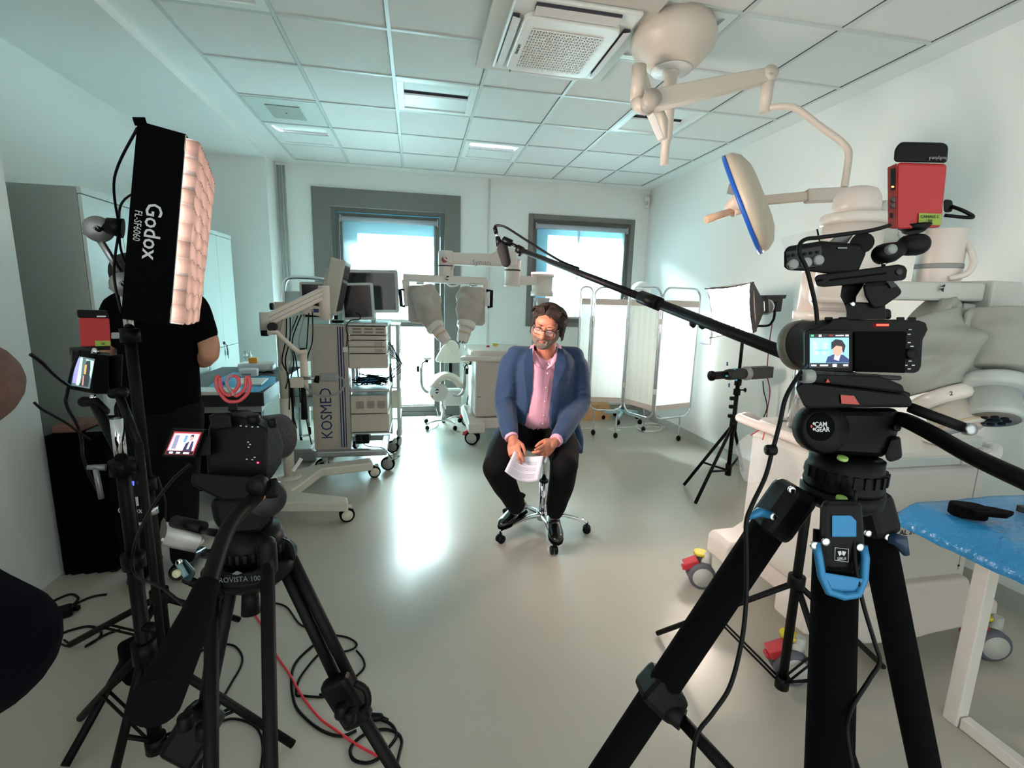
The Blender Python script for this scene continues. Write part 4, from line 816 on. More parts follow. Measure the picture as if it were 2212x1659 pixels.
m.prism(prof, -(yb1+.03), -(yb1-.14), My); m.prism(prof, -(yb0+.14), -(yb0-.04), My); m.bx((xb0+.02, yb0, .14), (xb1-.02, yb1, .28)); m.build('undercarriage', mat('robot_base2', '#d9cfc8', .35, var=.01), t, bev=.02, seg=4)
m = MB(); zh = .965
def tubeU(pts): return MB().tube(catmull(pts, 6), .022, 14)
tubeU([V((xb0+.03, yb1-.02, zh-.03)), V((xb0-.03, yb1-.02, zh)), V((xb0-.085, yb1-.03, zh)), V((xb0-.11, yb1-.07, zh)), V((xb0-.11, yb1-.3, zh)), V((xb0-.11, yb0+.1, zh)), V((xb0-.08, yb0+.05, zh)), V((xb0+.02, yb0+.05, zh-.03))]).build('push_handle', mat('robot_handle', '#e2d5ce', .3), t)
tubeU([V((xb1-.02, yb1-.1, zh-.05)), V((xb1+.08, yb1-.1, zh-.03)), V((xb1+.12, yb1-.16, zh-.03)), V((xb1+.12, yb0+.12, zh-.03)), V((xb1+.08, yb0+.04, zh-.03)), V((xb1-.1, yb0-.05, zh-.04)), V((xb1-.2, yb0-.02, zh-.04))]).build('push_handle', WPL, t)
for (x, y), ang in (((1510, 1262), -75), ((1700, 1462), -70), ((2122, 1412), -60)):
    p = aZ(x, y, 0); caster(t, p, .072, .045, math.radians(-108), mat('tyre_grey', '#5b5d66', .6), LGR, LGR, .19, True, CRED)
    MB().cyl((p.x+.01, p.y+.03, .165), (p.x+.01, p.y+.03, .18), .036, 16).build('collar', YEL, t)
caster(t, (2.48, 2.12, 0), .072, .045, math.radians(-108), mat('tyre_grey', '#5b5d66', .6), LGR, LGR, .19, True, CRED)
_e = aY(2000, 1112, yb0-.003)
MB().text('symani', .14, fr(V((_e.x-.0, yb0-.003, _e.z)), x=(1, 0, 0), y=(0, 0, 1)), align='RIGHT').build('lettering', DKG, t)
_e = aY(2012, 1146, yb0-.003); MB().text('SURGICAL SYSTEM', .034, fr(V((_e.x, yb0-.003, _e.z)), x=(1, 0, 0), y=(0, 0, 1)), align='RIGHT').build('lettering_small', DKG, t)
m = MB()
for x in (xb0+.2, xb1-.06):
    m.cyl((x, yb0-.002, .42), (x, yb0+.004, .42), .006, 8)
m.build('screws', INK, t)
MB().bx((xb1-.062, yb0-.001, .4), (xb1-.058, yb0+.002, zt-.07)).build('panel_joint', GRYP, t)
MB().bx((xb0-.002, yb0+.1, .4), (xb0+.002, yb0+.104, zt-.07)).build('panel_joint', GRYP, t)
# mast
mp = aZ(1747, 925, zt); mx, my = mp.x, mp.y
def zat(y, w=None): return aY(1750, y, my).z
MB().cyl((mx, my, zt-.01), (mx, my, zat(685)), .095, 36).build('mast', CHR, t)
MB().bx((mx+.02, my-.105, zt), (mx+.08, my-.07, zat(690))).build('mast_rail', STL, t)
T_ = Matrix.Translation((mx, my, 0))
MB().lathe([(.001, zat(690)), (.128, zat(690)), (.13, zat(672)), (.001, zat(672))], T_, 40).build('mast_collar', rbr, t)
MB().lathe([(.001, zat(672)), (.113, zat(672)), (.108, zat(585)), (.001, zat(585))], T_, 40).build('mast_head', rbm, t)
MB().lathe([(.001, zat(586)), (.112, zat(586)), (.112, zat(578)), (.001, zat(578))], T_, 40).build('status_ring', rbr, t)
jd = aD(1838, 525, 1.62); jx, jy = jd.x, jd.y
def z2(y): return aY(1838, y, jy).z
m = MB(); bar(m, (mx+.0, my, zat(628)), (jx, jy+.02, z2(640)), .15, .11); m.build('lower_link', rbm, t, bev=.03, seg=3)
TJ = Matrix.Translation((jx, jy, 0))
MB().lathe([(.001, z2(655)), (.095, z2(655)), (.095, z2(642)), (.088, z2(640)), (.088, z2(600)), (.09, z2(598)), (.088, z2(485)), (.001, z2(485))], TJ, 40).build('joint_drum', rbm, t)
MB().lathe([(.001, z2(487)), (.096, z2(487)), (.099, z2(480)), (.099, z2(468)), (.094, z2(464)), (.001, z2(464))], TJ, 40).build('drum_lid', rbr, t)
m = MB(); m.lathe([(.001, z2(466)), (.07, z2(466)), (.07, z2(445)), (.068, z2(425)), (.055, z2(408)), (.03, z2(401)), (.001, z2(400))], Matrix.Translation((jx+.01, jy+.01, 0)), 32); m.build('dome', rbm, t)
s2 = aD(2030, 560, 1.55)
def z3(y): return aY(2028, y, s2.y).z
m = MB(); bar(m, aD(1885, 500, 1.66), aD(2045, 533, 1.56), .13, .085); m.build('upper_link', rg, t, bev=.02, seg=3)
m = MB(); bar(m, aD(1885, 445, 1.68), aD(1960, 500, 1.66), .1, .07); m.build('shoulder_cover', rg, t, bev=.03, seg=3)
MB().text('Sy', .06, fr(aD(1950, 515, 1.55), x=(1, 0, 0), y=(0, 0, 1))).build('brand_mark', GRYP, t)
TS = Matrix.Translation((s2.x, s2.y, 0))
MB().lathe([(.001, z3(628)), (.066, z3(628)), (.062, z3(620)), (.06, z3(500)), (.064, z3(497)), (.001, z3(496))], TS, 32).build('wrist_drum', rbm, t)
MB().lathe([(.0615, z3(582)), (.0625, z3(580)), (.0625, z3(573)), (.0615, z3(571))], TS, 32).build('drum_band', GRYP, t)
MB().tube(catmull([aD(2062, 505, 1.53), aD(2085, 520, 1.5), (aD(2103, 560, 1.48)), aD(2090, 590, 1.48), aD(2050, 602, 1.5)], 7), .009, 10).build('hose', rbr, t)
MB().tube(catmull([aD(2058, 500, 1.57), aD(2076, 520, 1.56), aD(2072, 545, 1.56), aD(2056, 565, 1.56)], 6), .009, 10).build('hose', rbr, t)
m = MB(); bar(m, aD(1895, 628, 1.5), aD(2096, 632, 1.5), .1, .056); m.build('cross_beam', rg, t, bev=.008)
m = MB(); m.prism([(-.07, -.05), (.06, -.05), (.06, .03), (.04, .042), (-.07, .045)], -.05, .05, fr(aD(2140, 640, 1.5), x=(1, 0, 0), y=(0, 0, 1))); m.build('beam_end', rg, t, bev=.006)
_p = aD(2035, 620, 1.44); m = MB(); m.prism([(-.008, .0), (.008, .008), (.008, .0)], 0, .002, fr(_p, x=(1, 0, 0), y=(0, 0, 1))); m.prism([(-.008, -.006), (.006, -.014), (.006, -.002)], 0, .002, fr(_p, x=(1, 0, 0), y=(0, 0, 1))); m.build('emblem', INK, t)
m = MB(); bar(m, aD(2068, 660, 1.52), aD(2050, 830, 1.52), .09, .04, up=RT); m.build('back_plate', rg, t, bev=.006)
MB().box(aD(2047, 650, 1.52), (.03, .03, .04)).build('connector', CHR, t)
gdr = mat('robot_drape_grey', '#9c9d95', .75, var=.05, scale=14, bump=.12, bscale=16)
m = MB(); drape(m, aD(1958, 700, 1.55), aD(2025, 842, 1.5), .14, .105, seed=3, bulge=.25, amp=1.5); m.build('arm_cover', gdr, t, sub=1)
m = MB(); drape(m, aD(1980, 690, 1.52), aD(2040, 720, 1.5), .09, .06, seed=8, bulge=.3, amp=1.4); m.build('arm_cover_fold', gdr, t, sub=1)
m = MB(); drape(m, aD(2150, 690, 1.45), aD(2145, 808, 1.42), .12, .085, seed=5, bulge=.2, amp=.5); m.build('arm_cover', gdr, t, sub=1)
m = MB(); m.prism([(2075, 662), (2085, 655), (2175, 662), (2250, 690), (2260, 780), (2175, 800), (2060, 790), (2057, 780)], 0, 1, None)
mm = MB(); P1 = [(2086, 664), (2170, 662), (2240, 690), (2250, 790), (2150, 800), (2058, 792)]
mm.loft([[aD(x, y, 1.40) for x, y in P1], [aD(x, y, 1.47) for x, y in P1]], smooth=False); mm.build('cover_panel', gdr, t, bev=.02, seg=3)
for ringc, tip, lab in (((2040, 866), (2074, 925), '2'), ((2140, 836), (2144, 905), None)):
    R0 = aD(*ringc, 1.46 if lab else 1.4); T = aD(*tip, 1.42 if lab else 1.37); ax = (T-R0).normalized(); M = fr(R0, z=ax); L = (T-R0).length
    MB().lathe([(.001, -.02), (.083, -.02), (.086, -.01), (.086, .01), (.078, .02), (.001, .02)], M, 40).build('cover_ring', rbr if lab else mat('ring_grey', '#b9bfbb', .3), t)
    MB().lathe([(.001, .015), (.062, .015), (.062, L*.8), (.064, L*.82), (.064, L), (.001, L)], M, 40).build('wrist', mat('wrist_cream', '#c9c2b6', .35) if lab else mat('wrist_grey', '#b9bfbb', .3), t)
    if lab:
        MB().lathe([(.0645, L*.86), (.066, L*.88), (.066, L*.94), (.0645, L*.96)], M, 40).build('band', mat('band_tan', '#b8a489', .5), t)
        MB().text('2', .018, fr(aD(2055, 850, 1.385), x=(1, -.3, .35), y=(-.3, 0, 1))).build('number_mark', INK, t)
        MB().tube([aD(2098, 905, 1.4), aD(2112, 925, 1.38)], [.01, .014], 6).build('tool_latch', mat('latch_tan', '#b9a49b', .4), t)
    else:
        MB().lathe([(.001, L+.001), (.058, L+.001), (.058, L+.004), (.001, L+.004)], M, 40).build('tool_face', mat('tool_face', '#6d685f', .5), t)
        m = MB()
        for k in range(8): a_ = k*.785; m.lathe([(.004, L+.004), (.009, L+.004), (.009, L+.008), (.004, L+.008)], M @ Matrix.Translation((.03*math.cos(a_), .03*math.sin(a_), 0)), 10)
        m.lathe([(.001, L+.004), (.016, L+.004), (.016, L+.008), (.001, L+.008)], M, 12); m.build('tool_couplings', BLK, t)
MB().box(aD(2196, 678, 1.42), (.02, .02, .015)).build('latch', BLK, t)
# hanging bag on the cart
t2 = thing('clear_bag', 'clear plastic bag hanging from the left handle of the robot cart', 'plastic bag', aD(1690, 1000, 1.9))
bagm = bpy.data.materials.new('clear_film'); bagm.use_nodes = True; bb = bagm.node_tree.nodes['Principled BSDF']; bb.inputs['Base Color'].default_value = (.8, .86, .88, 1); bb.inputs['Roughness'].default_value = .15; bb.inputs['Alpha'].default_value = .16
rows = []
for i in range(9):
    z = .915-.028*i; s_ = [.5, .75, .9, 1, 1, .95, .85, .6, .25][i]
    rows.append([V((xb0-.14-.012*math.sin(3*k*.35+i)+.02*math.cos(k*.35), yb0+.4+.12*s_*math.sin(k*.35), z)) for k in range(18)])
MB().loft(rows).build('film', bagm, t2); MB().tube([V((xb0-.14, yb0+.36, .915)), V((xb0-.11, yb0+.38, .98)), V((xb0-.14, yb0+.44, .915))], .003, 5).build('tie', CRED, t2)
t2 = thing('acrylic_holder', 'clear acrylic bracket panel beside the audio recorder, in front of the robot drum', 'bracket', aD(1728, 520, 1.75))
MB().loft([[aD(x, y, w_) for x, y in ((1686, 514), (1765, 495), (1772, 527), (1694, 541))] for w_ in (1.75, 1.755)], smooth=False).build('panel', bagm, t2)
MB().tube([aD(1765, 495, 1.75), aD(1772, 527, 1.75), aD(1771, 532, 1.75)], .003, 6).build('edge', BLK, t2)
# small steel bits on the cart top
o = thing('metal_clip', 'small shiny metal clip lying on top of the robot cart', 'clip', aZ(1648, 908, zt)); m = MB()
_p = V((xb0+.08, yb1-.1, zt+.006)); m.tube(catmull([_p, _p+V((.03, .01, .004)), _p+V((.06, -.01, 0)), _p+V((.1, .01, .003)), _p+V((.05, .03, 0)), _p], 4), .006, 6); m.build('clip_wire', CHR, o)
# ================================================================ BLUE DRAPED TABLE (front right)
zt2 = .85
q0, q1 = aZ(1948, 1082, zt2), aZ(2212, 1064, zt2)
yf2 = q0.y; x0t = q0.x
t = thing('instrument_table', 'white framed instrument table at the right edge, under the crumpled blue cover', 'table', (2.3, 1.05, 0))
MB().bx((x0t+.06, .66, zt2-.06), (2.98, yf2-.03, zt2-.012)).build('table_top', WMET, t, bev=.004)
lw = mat('table_white', '#e3ddd6', .35)
for x, y in ((1.985, yf2-.12), (1.985, .86), (2.85, yf2-.1), (2.85, .72)): MB().bx((x-.025, y-.025, .0), (x+.025, y+.025, zt2-.06)).build('leg', lw, t, bev=.004)
MB().bx((1.964, .90, .003), (2.006, yf2-.15, .047)).build('foot_rail', lw, t, bev=.004)
bcov = mat('blue_plastic_cover', '#3a93cf', .2, var=.1, scale=10, bump=.8, bscale=34, spec=.7)
random.seed(4); rows = []
nx_, ny_ = 60, 36
for j in range(ny_+1):
    v = j/ny_; row = []
    for i in range(nx_+1):
        u = i/nx_
        x = x0t-.05+u*(3.02-x0t+.05); y = .60+v*(yf2-.60)
        h = .0016*math.sin(23*u+7*v)+.0014*math.sin(31*v-11*u)+.0012*abs(math.sin(47*u+29*v))+.001*abs(math.sin(71*v-33*u))
        e = max(0, (.07-u)/.07); z = zt2+.002+h-.075*e**1.6; x -= .0*e
        e2 = max(0, (v-.97)/.03); z -= .02*e2
        row.append(V((x, y, z)))
    rows.append(row)
o = MB().loft(rows, caps=False, closed=False).build('plastic_cover', bcov); q = o.modifiers.new('s', 'SOLIDIFY'); q.thickness = .002; tag(o, 'crumpled glossy blue plastic cover on the table at the right edge', 'cover')
t = thing('rubber_tray', 'small black oval moulded piece with a pointed flap lying on the blue cover', 'black case', aD(2110, 1105, 1.15))
c0 = aZ(2090, 1110, zt2+.02); m = MB(); m.prism(rrect(.10, .07, .03), .012, .052, Matrix.Translation((c0.x, c0.y, zt2)) @ Matrix.Rotation(-.5, 4, 'Z')); m.build('shell', BLK2, t, bev=.006, seg=3)
c1_ = aZ(2135, 1100, zt2+.05); m = MB(); m.prism([(-.06, -.035), (.03, -.035), (.075, .0), (.03, .03), (-.06, .035)], .035, .05, Matrix.Translation((c1_.x-.0, c1_.y+.0, zt2)) @ Matrix.Rotation(-.35, 4, 'Z')); m.build('flap', BLK2, t, bev=.004)
c2_ = aZ(2205, 1100, zt2+.02); o = MB().prism(rrect(.03, .03, .012), .01, .03, Matrix.Translation((c2_.x+.01, c2_.y, zt2))).build('lens_cap', DKG); tag(o, 'small dark grey cap lying at the right edge of the blue cover', 'cap')
# ================================================================ RIGHT LIGHT STAND with softbox and spotlight
SX, SY = 2.60, 3.45
t = thing('light_stand', 'black light stand by the right wall carrying the lit softbox and the spotlight', 'light stand', (SX, SY, 0))
MB().cyl((SX, SY, .12), (SX, SY, .95), .017, 14).build('pole', BMET, t); MB().cyl((SX, SY, .95), (SX, SY, 1.42), .013, 12).build('upper_pole', BMET, t)
for z in (.88, .8): m = MB(); m.lathe([(.001, 0), (.028, 0), (.028, .05), (.001, .05)], Matrix.Translation((SX, SY, z))); m.build('collar', BLK, t)
for z in (.62, .70, .77): MB().box((SX-.035, SY, z), (.04, .03, .03)).build('clip', BLK, t, bev=.006)
MB().tube([V((SX, SY, .84)), V((SX+.06, SY, .84)), V((SX+.075, SY, .84))], [.006, .006, .02], 8).build('knob', BLK, t)
for x, y in ((1477, 1048), (1502, 1087), None, ) if False else ((1477, 1048), (1502, 1087)):
    e = aZ(x, y, .015); MB().tube([V((SX, SY, .55)), V((e.x, e.y, .015))], .013, 10).build('leg', BMET, t)
    q = V((SX, SY, .55)).lerp(V((e.x, e.y, .015)), .62); MB().tube([V((SX, SY, .14)), q], .009, 8).build('brace', BMET, t)
MB().tube([V((SX, SY, .55)), V((2.98, 3.75, .015))], .013, 10).build('leg', BMET, t); MB().tube([V((SX, SY, .14)), V((2.84, 3.63, .22))], .009, 8).build('brace', BMET, t)
MB().cyl((SX, SY, .1), (SX, SY, .2), .026, 14).build('lower_collar', BLK, t); MB().cyl((SX, SY, .5), (SX, SY, .6), .03, 14).build('leg_collar', BLK, t)
# softbox
gridm = transl('grid_fabric', (.95, .86, .80), .5, 1.0)
def emis(name, col, st):
    m = bpy.data.materials.new(name); m.use_nodes = True; n = m.node_tree.nodes; L = m.node_tree.links; b = n['Principled BSDF']
    tc = n.new('ShaderNodeTexCoord'); no = n.new('ShaderNodeTexNoise'); no.inputs['Scale'].default_value = 3; L.new(tc.outputs['Object'], no.inputs[0])
    mr = n.new('ShaderNodeMapRange'); mr.inputs[3].default_value = st*.8; mr.inputs[4].default_value = st*1.2; L.new(no.outputs[0], mr.inputs[0])
    b.inputs['Base Color'].default_value = (.9, .9, .9, 1); b.inputs['Emission Color'].default_value = (*col, 1); L.new(mr.outputs[0], b.inputs['Emission Strength']); return m
def softbox(name, label, tl, tr, br, bl, depth, strength, nx, ny, col, back, side_mat, fin=.03, sag=.0, skip=0, hmat=None):
    """tl.. are the front corners; normal points to the lit side"""
    ctr = (tl+tr+br+bl)/4; X = ((tr-tl)+(br-bl)).normalized(); Y = ((tl-bl)+(tr-br)); Y = (Y-X*Y.dot(X)).normalized(); N = X.cross(Y)
    if N.dot(back-ctr) > 0: N = -N
    t = thing(name, label, 'softbox', ctr)
    def P(u, v, d=0):
        p = (bl.lerp(br, u)).lerp(tl.lerp(tr, u), v); s = sag*(4*u*(1-u))*(v-.5)*2; s2 = sag*(4*v*(1-v))*(u-.5)*2
        return p-Y*s-X*s2+N*d
    m = MB(); nn = 8
    def edge(d): return [P(i/nn, 0, d) for i in range(nn)]+[P(1, i/nn, d) for i in range(nn)]+[P(1-i/nn, 1, d) for i in range(nn)]+[P(0, 1-i/nn, d) for i in range(nn)]
    m.loft([edge(.012), edge(-depth)], caps=False, smooth=False)
    o = m.build('side_panels', side_mat, t); q = o.modifiers.new('s', 'SOLIDIFY'); q.thickness = .006; q.offset = 1
    rows = [[P(i/nn, j/nn, -.015) for i in range(nn+1)] for j in range(nn+1)]
    MB().loft(rows, caps=False, closed=False).build('diffuser', emis(name+'_glow', col, strength), t)
    m = MB()
    for i in range(skip, nx+1):
        u = i/nx; m.loft([[P(min(1, max(0, u+.012*math.sin(j*1.7+i))), j/14, d) for j in range(15)] for d in (.0, fin)], caps=False, closed=False)
    m.build('fabric_grid', gridm, t)
    m = MB()
    for j in range(ny+1):
        v = j/ny; m.loft([[P(i/14, min(1, max(0, v+.010*math.sin(i*1.3+j))), d) for i in range(15)] for d in (.0, fin)], caps=False, closed=False)
    m.build('fabric_grid_cross', hmat or gridm, t)
    m = MB(); bk = edge(-depth); hubp = ctr-N*depth*1.0+(back-ctr)*0; n_ = len(bk)
    m.loft([bk, [p.lerp(back, .6)+(ctr-N*depth-p)*0 for p in bk]], caps=False, smooth=False)
    return t, P, N, ctr, m
gridm = mat('grid_fabric_mauve', '#1c1016', .8, var=.2)
A, B, Cc, D = aY(1531, 624, 3.46), aY(1622, 612, 3.22), aY(1628, 718, 3.22), aY(1541, 728, 3.46)
bkp = aY(1655, 662, 3.42)
t, P, N, ctr, m = softbox('softbox', 'glowing softbox with a fabric grid on the right light stand', A, B, Cc, D, .07, 26, 9, 7, (1, .84, .72), bkp, mat('softbox_side', '#2b2724', .6), .025, .012)
bk = [P(0, 0, -.07), P(1, 0, -.07), P(1, 1, -.07), P(0, 1, -.07)]; MB().loft([bk, [p.lerp(bkp, .8) for p in bk]], caps=False, smooth=False).build('rear_cone', mat('softbox_side', '#2b2724', .6), t)
MB().lathe([(.055, -.01), (.065, -.01), (.065, .02), (.055, .02)], fr(bkp, z=N), 20).build('speed_ring', STL, t)
for u, v, ex in ((0, 1, (-.03, .0)), (0, 0, (-.03, -.02))): p = P(u, v, -.01); MB().tube([p, p-RT*.035*1 + UP*(-.01 if v == 0 else .0)], .004, 6).build('rod_tip', BLK, t)
t = thing('lamp_head', 'dark grey box shaped lamp head with a yoke behind the lit right softbox', 'lamp head', aY(1672, 655, 3.42))
lx, rx = aY(1650, 655, 3.42), aY(1692, 655, 3.42)
m = MB(); m.prism([ap(1649, 643, 3.4), ap(1655, 638, 3.4), ap(1690, 638, 3.4), ap(1690, 645, 3.4), ap(1686, 673, 3.4), ap(1650, 676, 3.4)], -.07, .07, fr((0, 3.46, 0), x=(1, 0, 0), y=(0, 0, 1))); m.build('housing', DKG, t, bev=.006)
m = MB(); m.prism([ap(1652, 638, 3.4), ap(1697, 637, 3.4), ap(1694, 645, 3.4), ap(1652, 646, 3.4)], -.075, .075, fr((0, 3.46, 0), x=(1, 0, 0), y=(0, 0, 1))); m.build('top_lid', DKG, t, bev=.004)
MB().lathe([(.001, 0), (.022, 0), (.018, .02), (.001, .02)], fr(aY(1672, 657, 3.385), z=(0, -1, 0))).build('yoke_knob', BLK, t)
MB().tube(catmull([aY(1673, 657, 3.37), aY(1673, 680, 3.37), aY(1668, 695, 3.4), aY(1655, 704, 3.44), V((SX, SY, aY(1650, 704, 3.45).z))], 5), .010, 8).build('yoke', BMET, t)
# spotlight with projection lens
t = thing('spotlight', 'black projection spotlight with blue framing tabs, clamped below the right softbox', 'spotlight', aY(1590, 806, 3.4))
s0, s1 = aY(1535, 812, 3.36), aY(1660, 803, 3.42); ax = (s1-s0).normalized(); L = (s1-s0).length; M = fr(s0, z=ax)
MB().lathe([(.001, 0), (.040, 0), (.040, .02), (.032, .03), (.032, L*.26), (.001, L*.26)], M, 24).build('lens_tube', BLK, t)
MB().lathe([(.001, L*.26), (.040, L*.26), (.045, L*.32), (.045, L*.5), (.04, L*.58), (.001, L*.58)], M, 24).build('shutter_barrel', DKG, t)
MB().lathe([(.04, L*.57), (.056, L*.58), (.056, L*.64), (.04, L*.66)], M, 24).build('mount_ring', GRYP, t)
MB().box((0, 0, L*.82), (.085, .095, L*.34), M).build('housing', mat('spot_body', '#2a2b2a', .5), t, bev=.008)
MB().box((-.0, 0, L*1.0), (.08, .09, .02), M).build('rear_panel', DKG, t)
bt = mat('blue_tab', '#1d5a86', .4)
for x, y, h in ((1571, 790, -1), (1575, 828, 1)): p = aY(x, y, 3.36); MB().tube([p, p-UP*h*-.0+UP*(-h*.03)], .006, 6).build('shutter_tab', bt, t)
for x, y in ((1587, 797), (1570, 812), (1590, 821)): MB().box(aY(x, y, 3.32), (.02, .006, .012)).build('blue_ring_mark', mat('blue_tab_bright', '#39a6c8', .3), t)
MB().tube([aY(1627, 806, 3.42), V((SX, SY, aY(1640, 806, 3.45).z))], .014, 8).build('stand_clamp', BLK, t)
cable('power_cable', [aY(1668, 700, 3.42), aY(1662, 740, 3.44), aY(1658, 785, 3.44), aY(1658, 815, 3.44), aY(1663, 840, 3.44), aY(1662, 860, 3.44), aY(1657, 890, 3.44), aY(1655, 930, 3.44)], .0045, mat('cable_red', '#8f2a3c', .5), 'dark red cable hanging beside the right light stand')
cable('power_cable', [aY(1648, 823, 3.4), aY(1650, 845, 3.4), aY(1656, 870, 3.4), aY(1656, 885, 3.42), aY(1648, 905, 3.43)], .0045, BLK, 'thin black cable dropping from the rear of the spotlight')
# ================================================================ BOOM POLE, MICROPHONE AND ITS STAND
t = thing('boom_pole', 'long black boom pole reaching from the right camera across to the microphone', 'boom pole', aD(1500, 690, 1.6))
bp = [(1128, 540, 2.45), (1300, 600, 2.1), (1490, 690, 1.7), (1740, 776, 1.25)]
P_ = [aD(1127, 541, 2.45), aD(1500, 694, 1.62), aD(1745, 780, 1.25)]
g0 = aD(1127, 541, 2.45); g3 = aD(1760, 788, 1.12); 
def bpt(s): return g0.lerp(g3, s)
MB().tube([g0, bpt(.66)], .0135, 14).build('inner_section', BMET, t); MB().tube([bpt(.64), bpt(1.12)], .0165, 14).build('outer_section', BMET, t)
MB().tube([aD(1117, 537, 2.46), aD(1130, 543, 2.45)], [.022, .02], 12).build('tip_collar', BLK, t); MB().tube([aD(1123, 543, 2.45), aD(1122, 553, 2.45)], [.005, .008], 6).build('thumb_screw', BLK, t)
k1 = aD(1497, 692, 1.66)
m = MB(); m.tube([bpt(.60), bpt(.66)], .023, 10); m.build('lock_collar', BLK, t)
for x, y, L_ in ((1498, 702, 10), (1518, 706, 9)): m = MB(); m.tube([aD(x, y-6, 1.66), aD(x-1, y, 1.66), aD(x+1, y+L_*.6, 1.66)], [.014, .012, .004], 6); m.build('lock_lever', BLK, t)
t = thing('shotgun_microphone', 'black foam covered microphone hanging from the tip of the boom pole', 'microphone', aD(1085, 540, 2.48))
MB().tube([aD(1082, 531, 2.48), aD(1085, 536, 2.48), aD(1093, 566, 2.46)], [.02, .03, .026], 16, rnd=True).build('foam_windshield', mat('foam', '#161618', .95, bump=.3, bscale=500), t)
MB().tube([aD(1075, 512, 2.48), aD(1079, 530, 2.48)], [.012, .018], 12).build('mic_body', BLK, t); MB().tube([aD(1072, 503, 2.48), aD(1075, 513, 2.48)], .0085, 10).build('connector', CHR, t)
MB().tube([aD(1069, 492, 2.48), aD(1072, 504, 2.48)], .011, 10).build('plug', BLK, t)
m = MB(); m.tube([aD(1086, 518, 2.48), aD(1106, 526, 2.47)], [.02, .018], 4); m.tube([aD(1106, 527, 2.47), aD(1118, 533, 2.46)], .008, 8); m.build('shock_mount', BLK, t)
MB().tube(catmull([aD(1069, 493, 2.48), aD(1070, 488, 2.48), aD(1080, 487, 2.47), aD(1098, 494, 2.45), aD(1140, 521, 2.36), aD(1180, 546, 2.26), aD(1215, 566, 2.18), aD(1250, 580, 2.1)], 6), .006, 8).build('microphone_lead', BLK, t)
t = thing('boom_support_stand', 'black light stand between robot cart and right tripod that holds the boom', 'light stand', (1.42, 1.42, 0))
bx_, by_ = aZ(1690, 1470, .08).x, aZ(1690, 1470, .08).y
def vz(y): return aY(1720, y, by_).z
MB().cyl((bx_, by_, .06), (bx_, by_, 1.3), .0165, 14).build('pole', BMET, t); MB().cyl((bx_, by_, 1.3), (bx_, by_, 1.44), .012, 12).build('upper_pole', BMET, t)
zc = vz(1258); m = MB(); m.lathe([(.001, 0), (.03, 0), (.03, .05), (.001, .05)], Matrix.Translation((bx_, by_, zc-.02))); m.build('leg_collar', BLK, t, bev=.004)
MB().cyl((bx_, by_, .05), (bx_, by_, .1), .026, 12).build('lower_collar', BLK, t)
for e in (aZ(1420, 1368, .012), aZ(1908, 1440, .012), aZ(1850, 1660, .012)):
    top = V((bx_, by_, zc)); MB().tube([top, e], .0115, 10).build('leg', BMET, t)
    q = top.lerp(e, .55); s_ = (e-top).cross(V((0, 0, 1))).normalized()*.011
    for k in (-1, 1): MB().tube([V((bx_, by_, .07))+s_*k, q+s_*k], .0045, 8).build('brace', BMET, t)
# ================================================================ NEAR EQUIPMENT
def slab(pts, w, th, d=None, m=None):
    m = m or MB(); a = [aD(x, y, w) for x, y in pts]
    if d is None: d = (sum(a, V((0, 0, 0)))/len(a)-CAM).normalized()
    return m.loft([a, [p+d*th for p in a]], smooth=False)
def pq(cx, cy, w, h, ang=0):
    c, s = math.cos(math.radians(ang)), math.sin(math.radians(ang)); return [(cx+u*w/2*c-v*h/2*s, cy+u*w/2*s+v*h/2*c) for u, v in ((-1, -1), (1, -1), (1, 1), (-1, 1))]
def knob(m, x, y, w, r, th, ax=None): m.lathe([(.001, -th), (r*.9, -th), (r, -th*.7), (r, th*.7), (r*.9, th), (.001, th)], fr(aD(x, y, w), z=ax or -FW), 20)
screenm = {}
def pic(name, col, st): return mat(name, col, .4, emit=st, ecol=col)
def lcd(par, M, w, h, scheme):
    """a lit camera display: small flat colour areas of the framed picture"""
    s = MB().prism([(-w/2, -h/2), (w/2, -h/2), (w/2, h/2), (-w/2, h/2)], 0, .0006, M).build('display', scheme[0], par)
    for nm, pts, mm, z in scheme[1]:
        MB().prism([(x*w/2, y*h/2) for x, y in pts], .0006, .0006+.0003*z, M).build(nm, mm, s)
    return s
skinp = pic('lcd_skin', '#c98a78', .5); hairp = pic('lcd_hair', '#241c22', .3); jackp = pic('lcd_jacket', '#22335c', .5); shirtp = pic('lcd_shirt', '#d9a9c0', .6); cyanp = pic('lcd_cyan', '#7fb9d0', .6); bluep = pic('lcd_blue', '#4c9ad0', .6); barp = pic('lcd_bar', '#1a0c18', .2); whp = pic('lcd_white', '#dfeef4', .9); lilp = pic('lcd_lilac', '#c9b4e6', .8); orgp = pic('lcd_orange', '#e0703a', .8); grnp = pic('lcd_green', '#35b86a', .7); dkp = pic('lcd_dark', '#3a4246', .3)
# ---------------------------------------------------------------- right camera on its tripod
WB = .57
TC = aD(1815, 1052, .62)
t = thing('camera_tripod', 'large black tripod with blue lever clamps and fluid head under the right camera', 'tripod', V((TC.x, TC.y, 0)))
leg = mat('leg_foam', '#070709', .85, bump=.25, bscale=600, spec=.08)
blu = mat('anodised_blue', '#2c7cae', .4, metal=.3)
def legto(a, b, r0, r1, name='leg', mt=None, n=20):
    dz = (b-a)/((a.z-b.z)); f = a+dz*(a.z-.02)
    MB().tube([a, f], [r0, r1], n).build(name, mt or leg, t); return f
la, lb = aD(1672, 1122, .62), aD(1340, 1620, .67)
lf = legto(la, lb, .0215, .0195); ca, cb2 = aD(1806, 1150, .57), aD(1791, 1640, .53); cf = legto(ca, cb2, .0235, .0235); ra, rb_ = aD(1890, 1130, .67), aD(1994, 1640, .735); rf = legto(ra, rb_, .021, .0215)
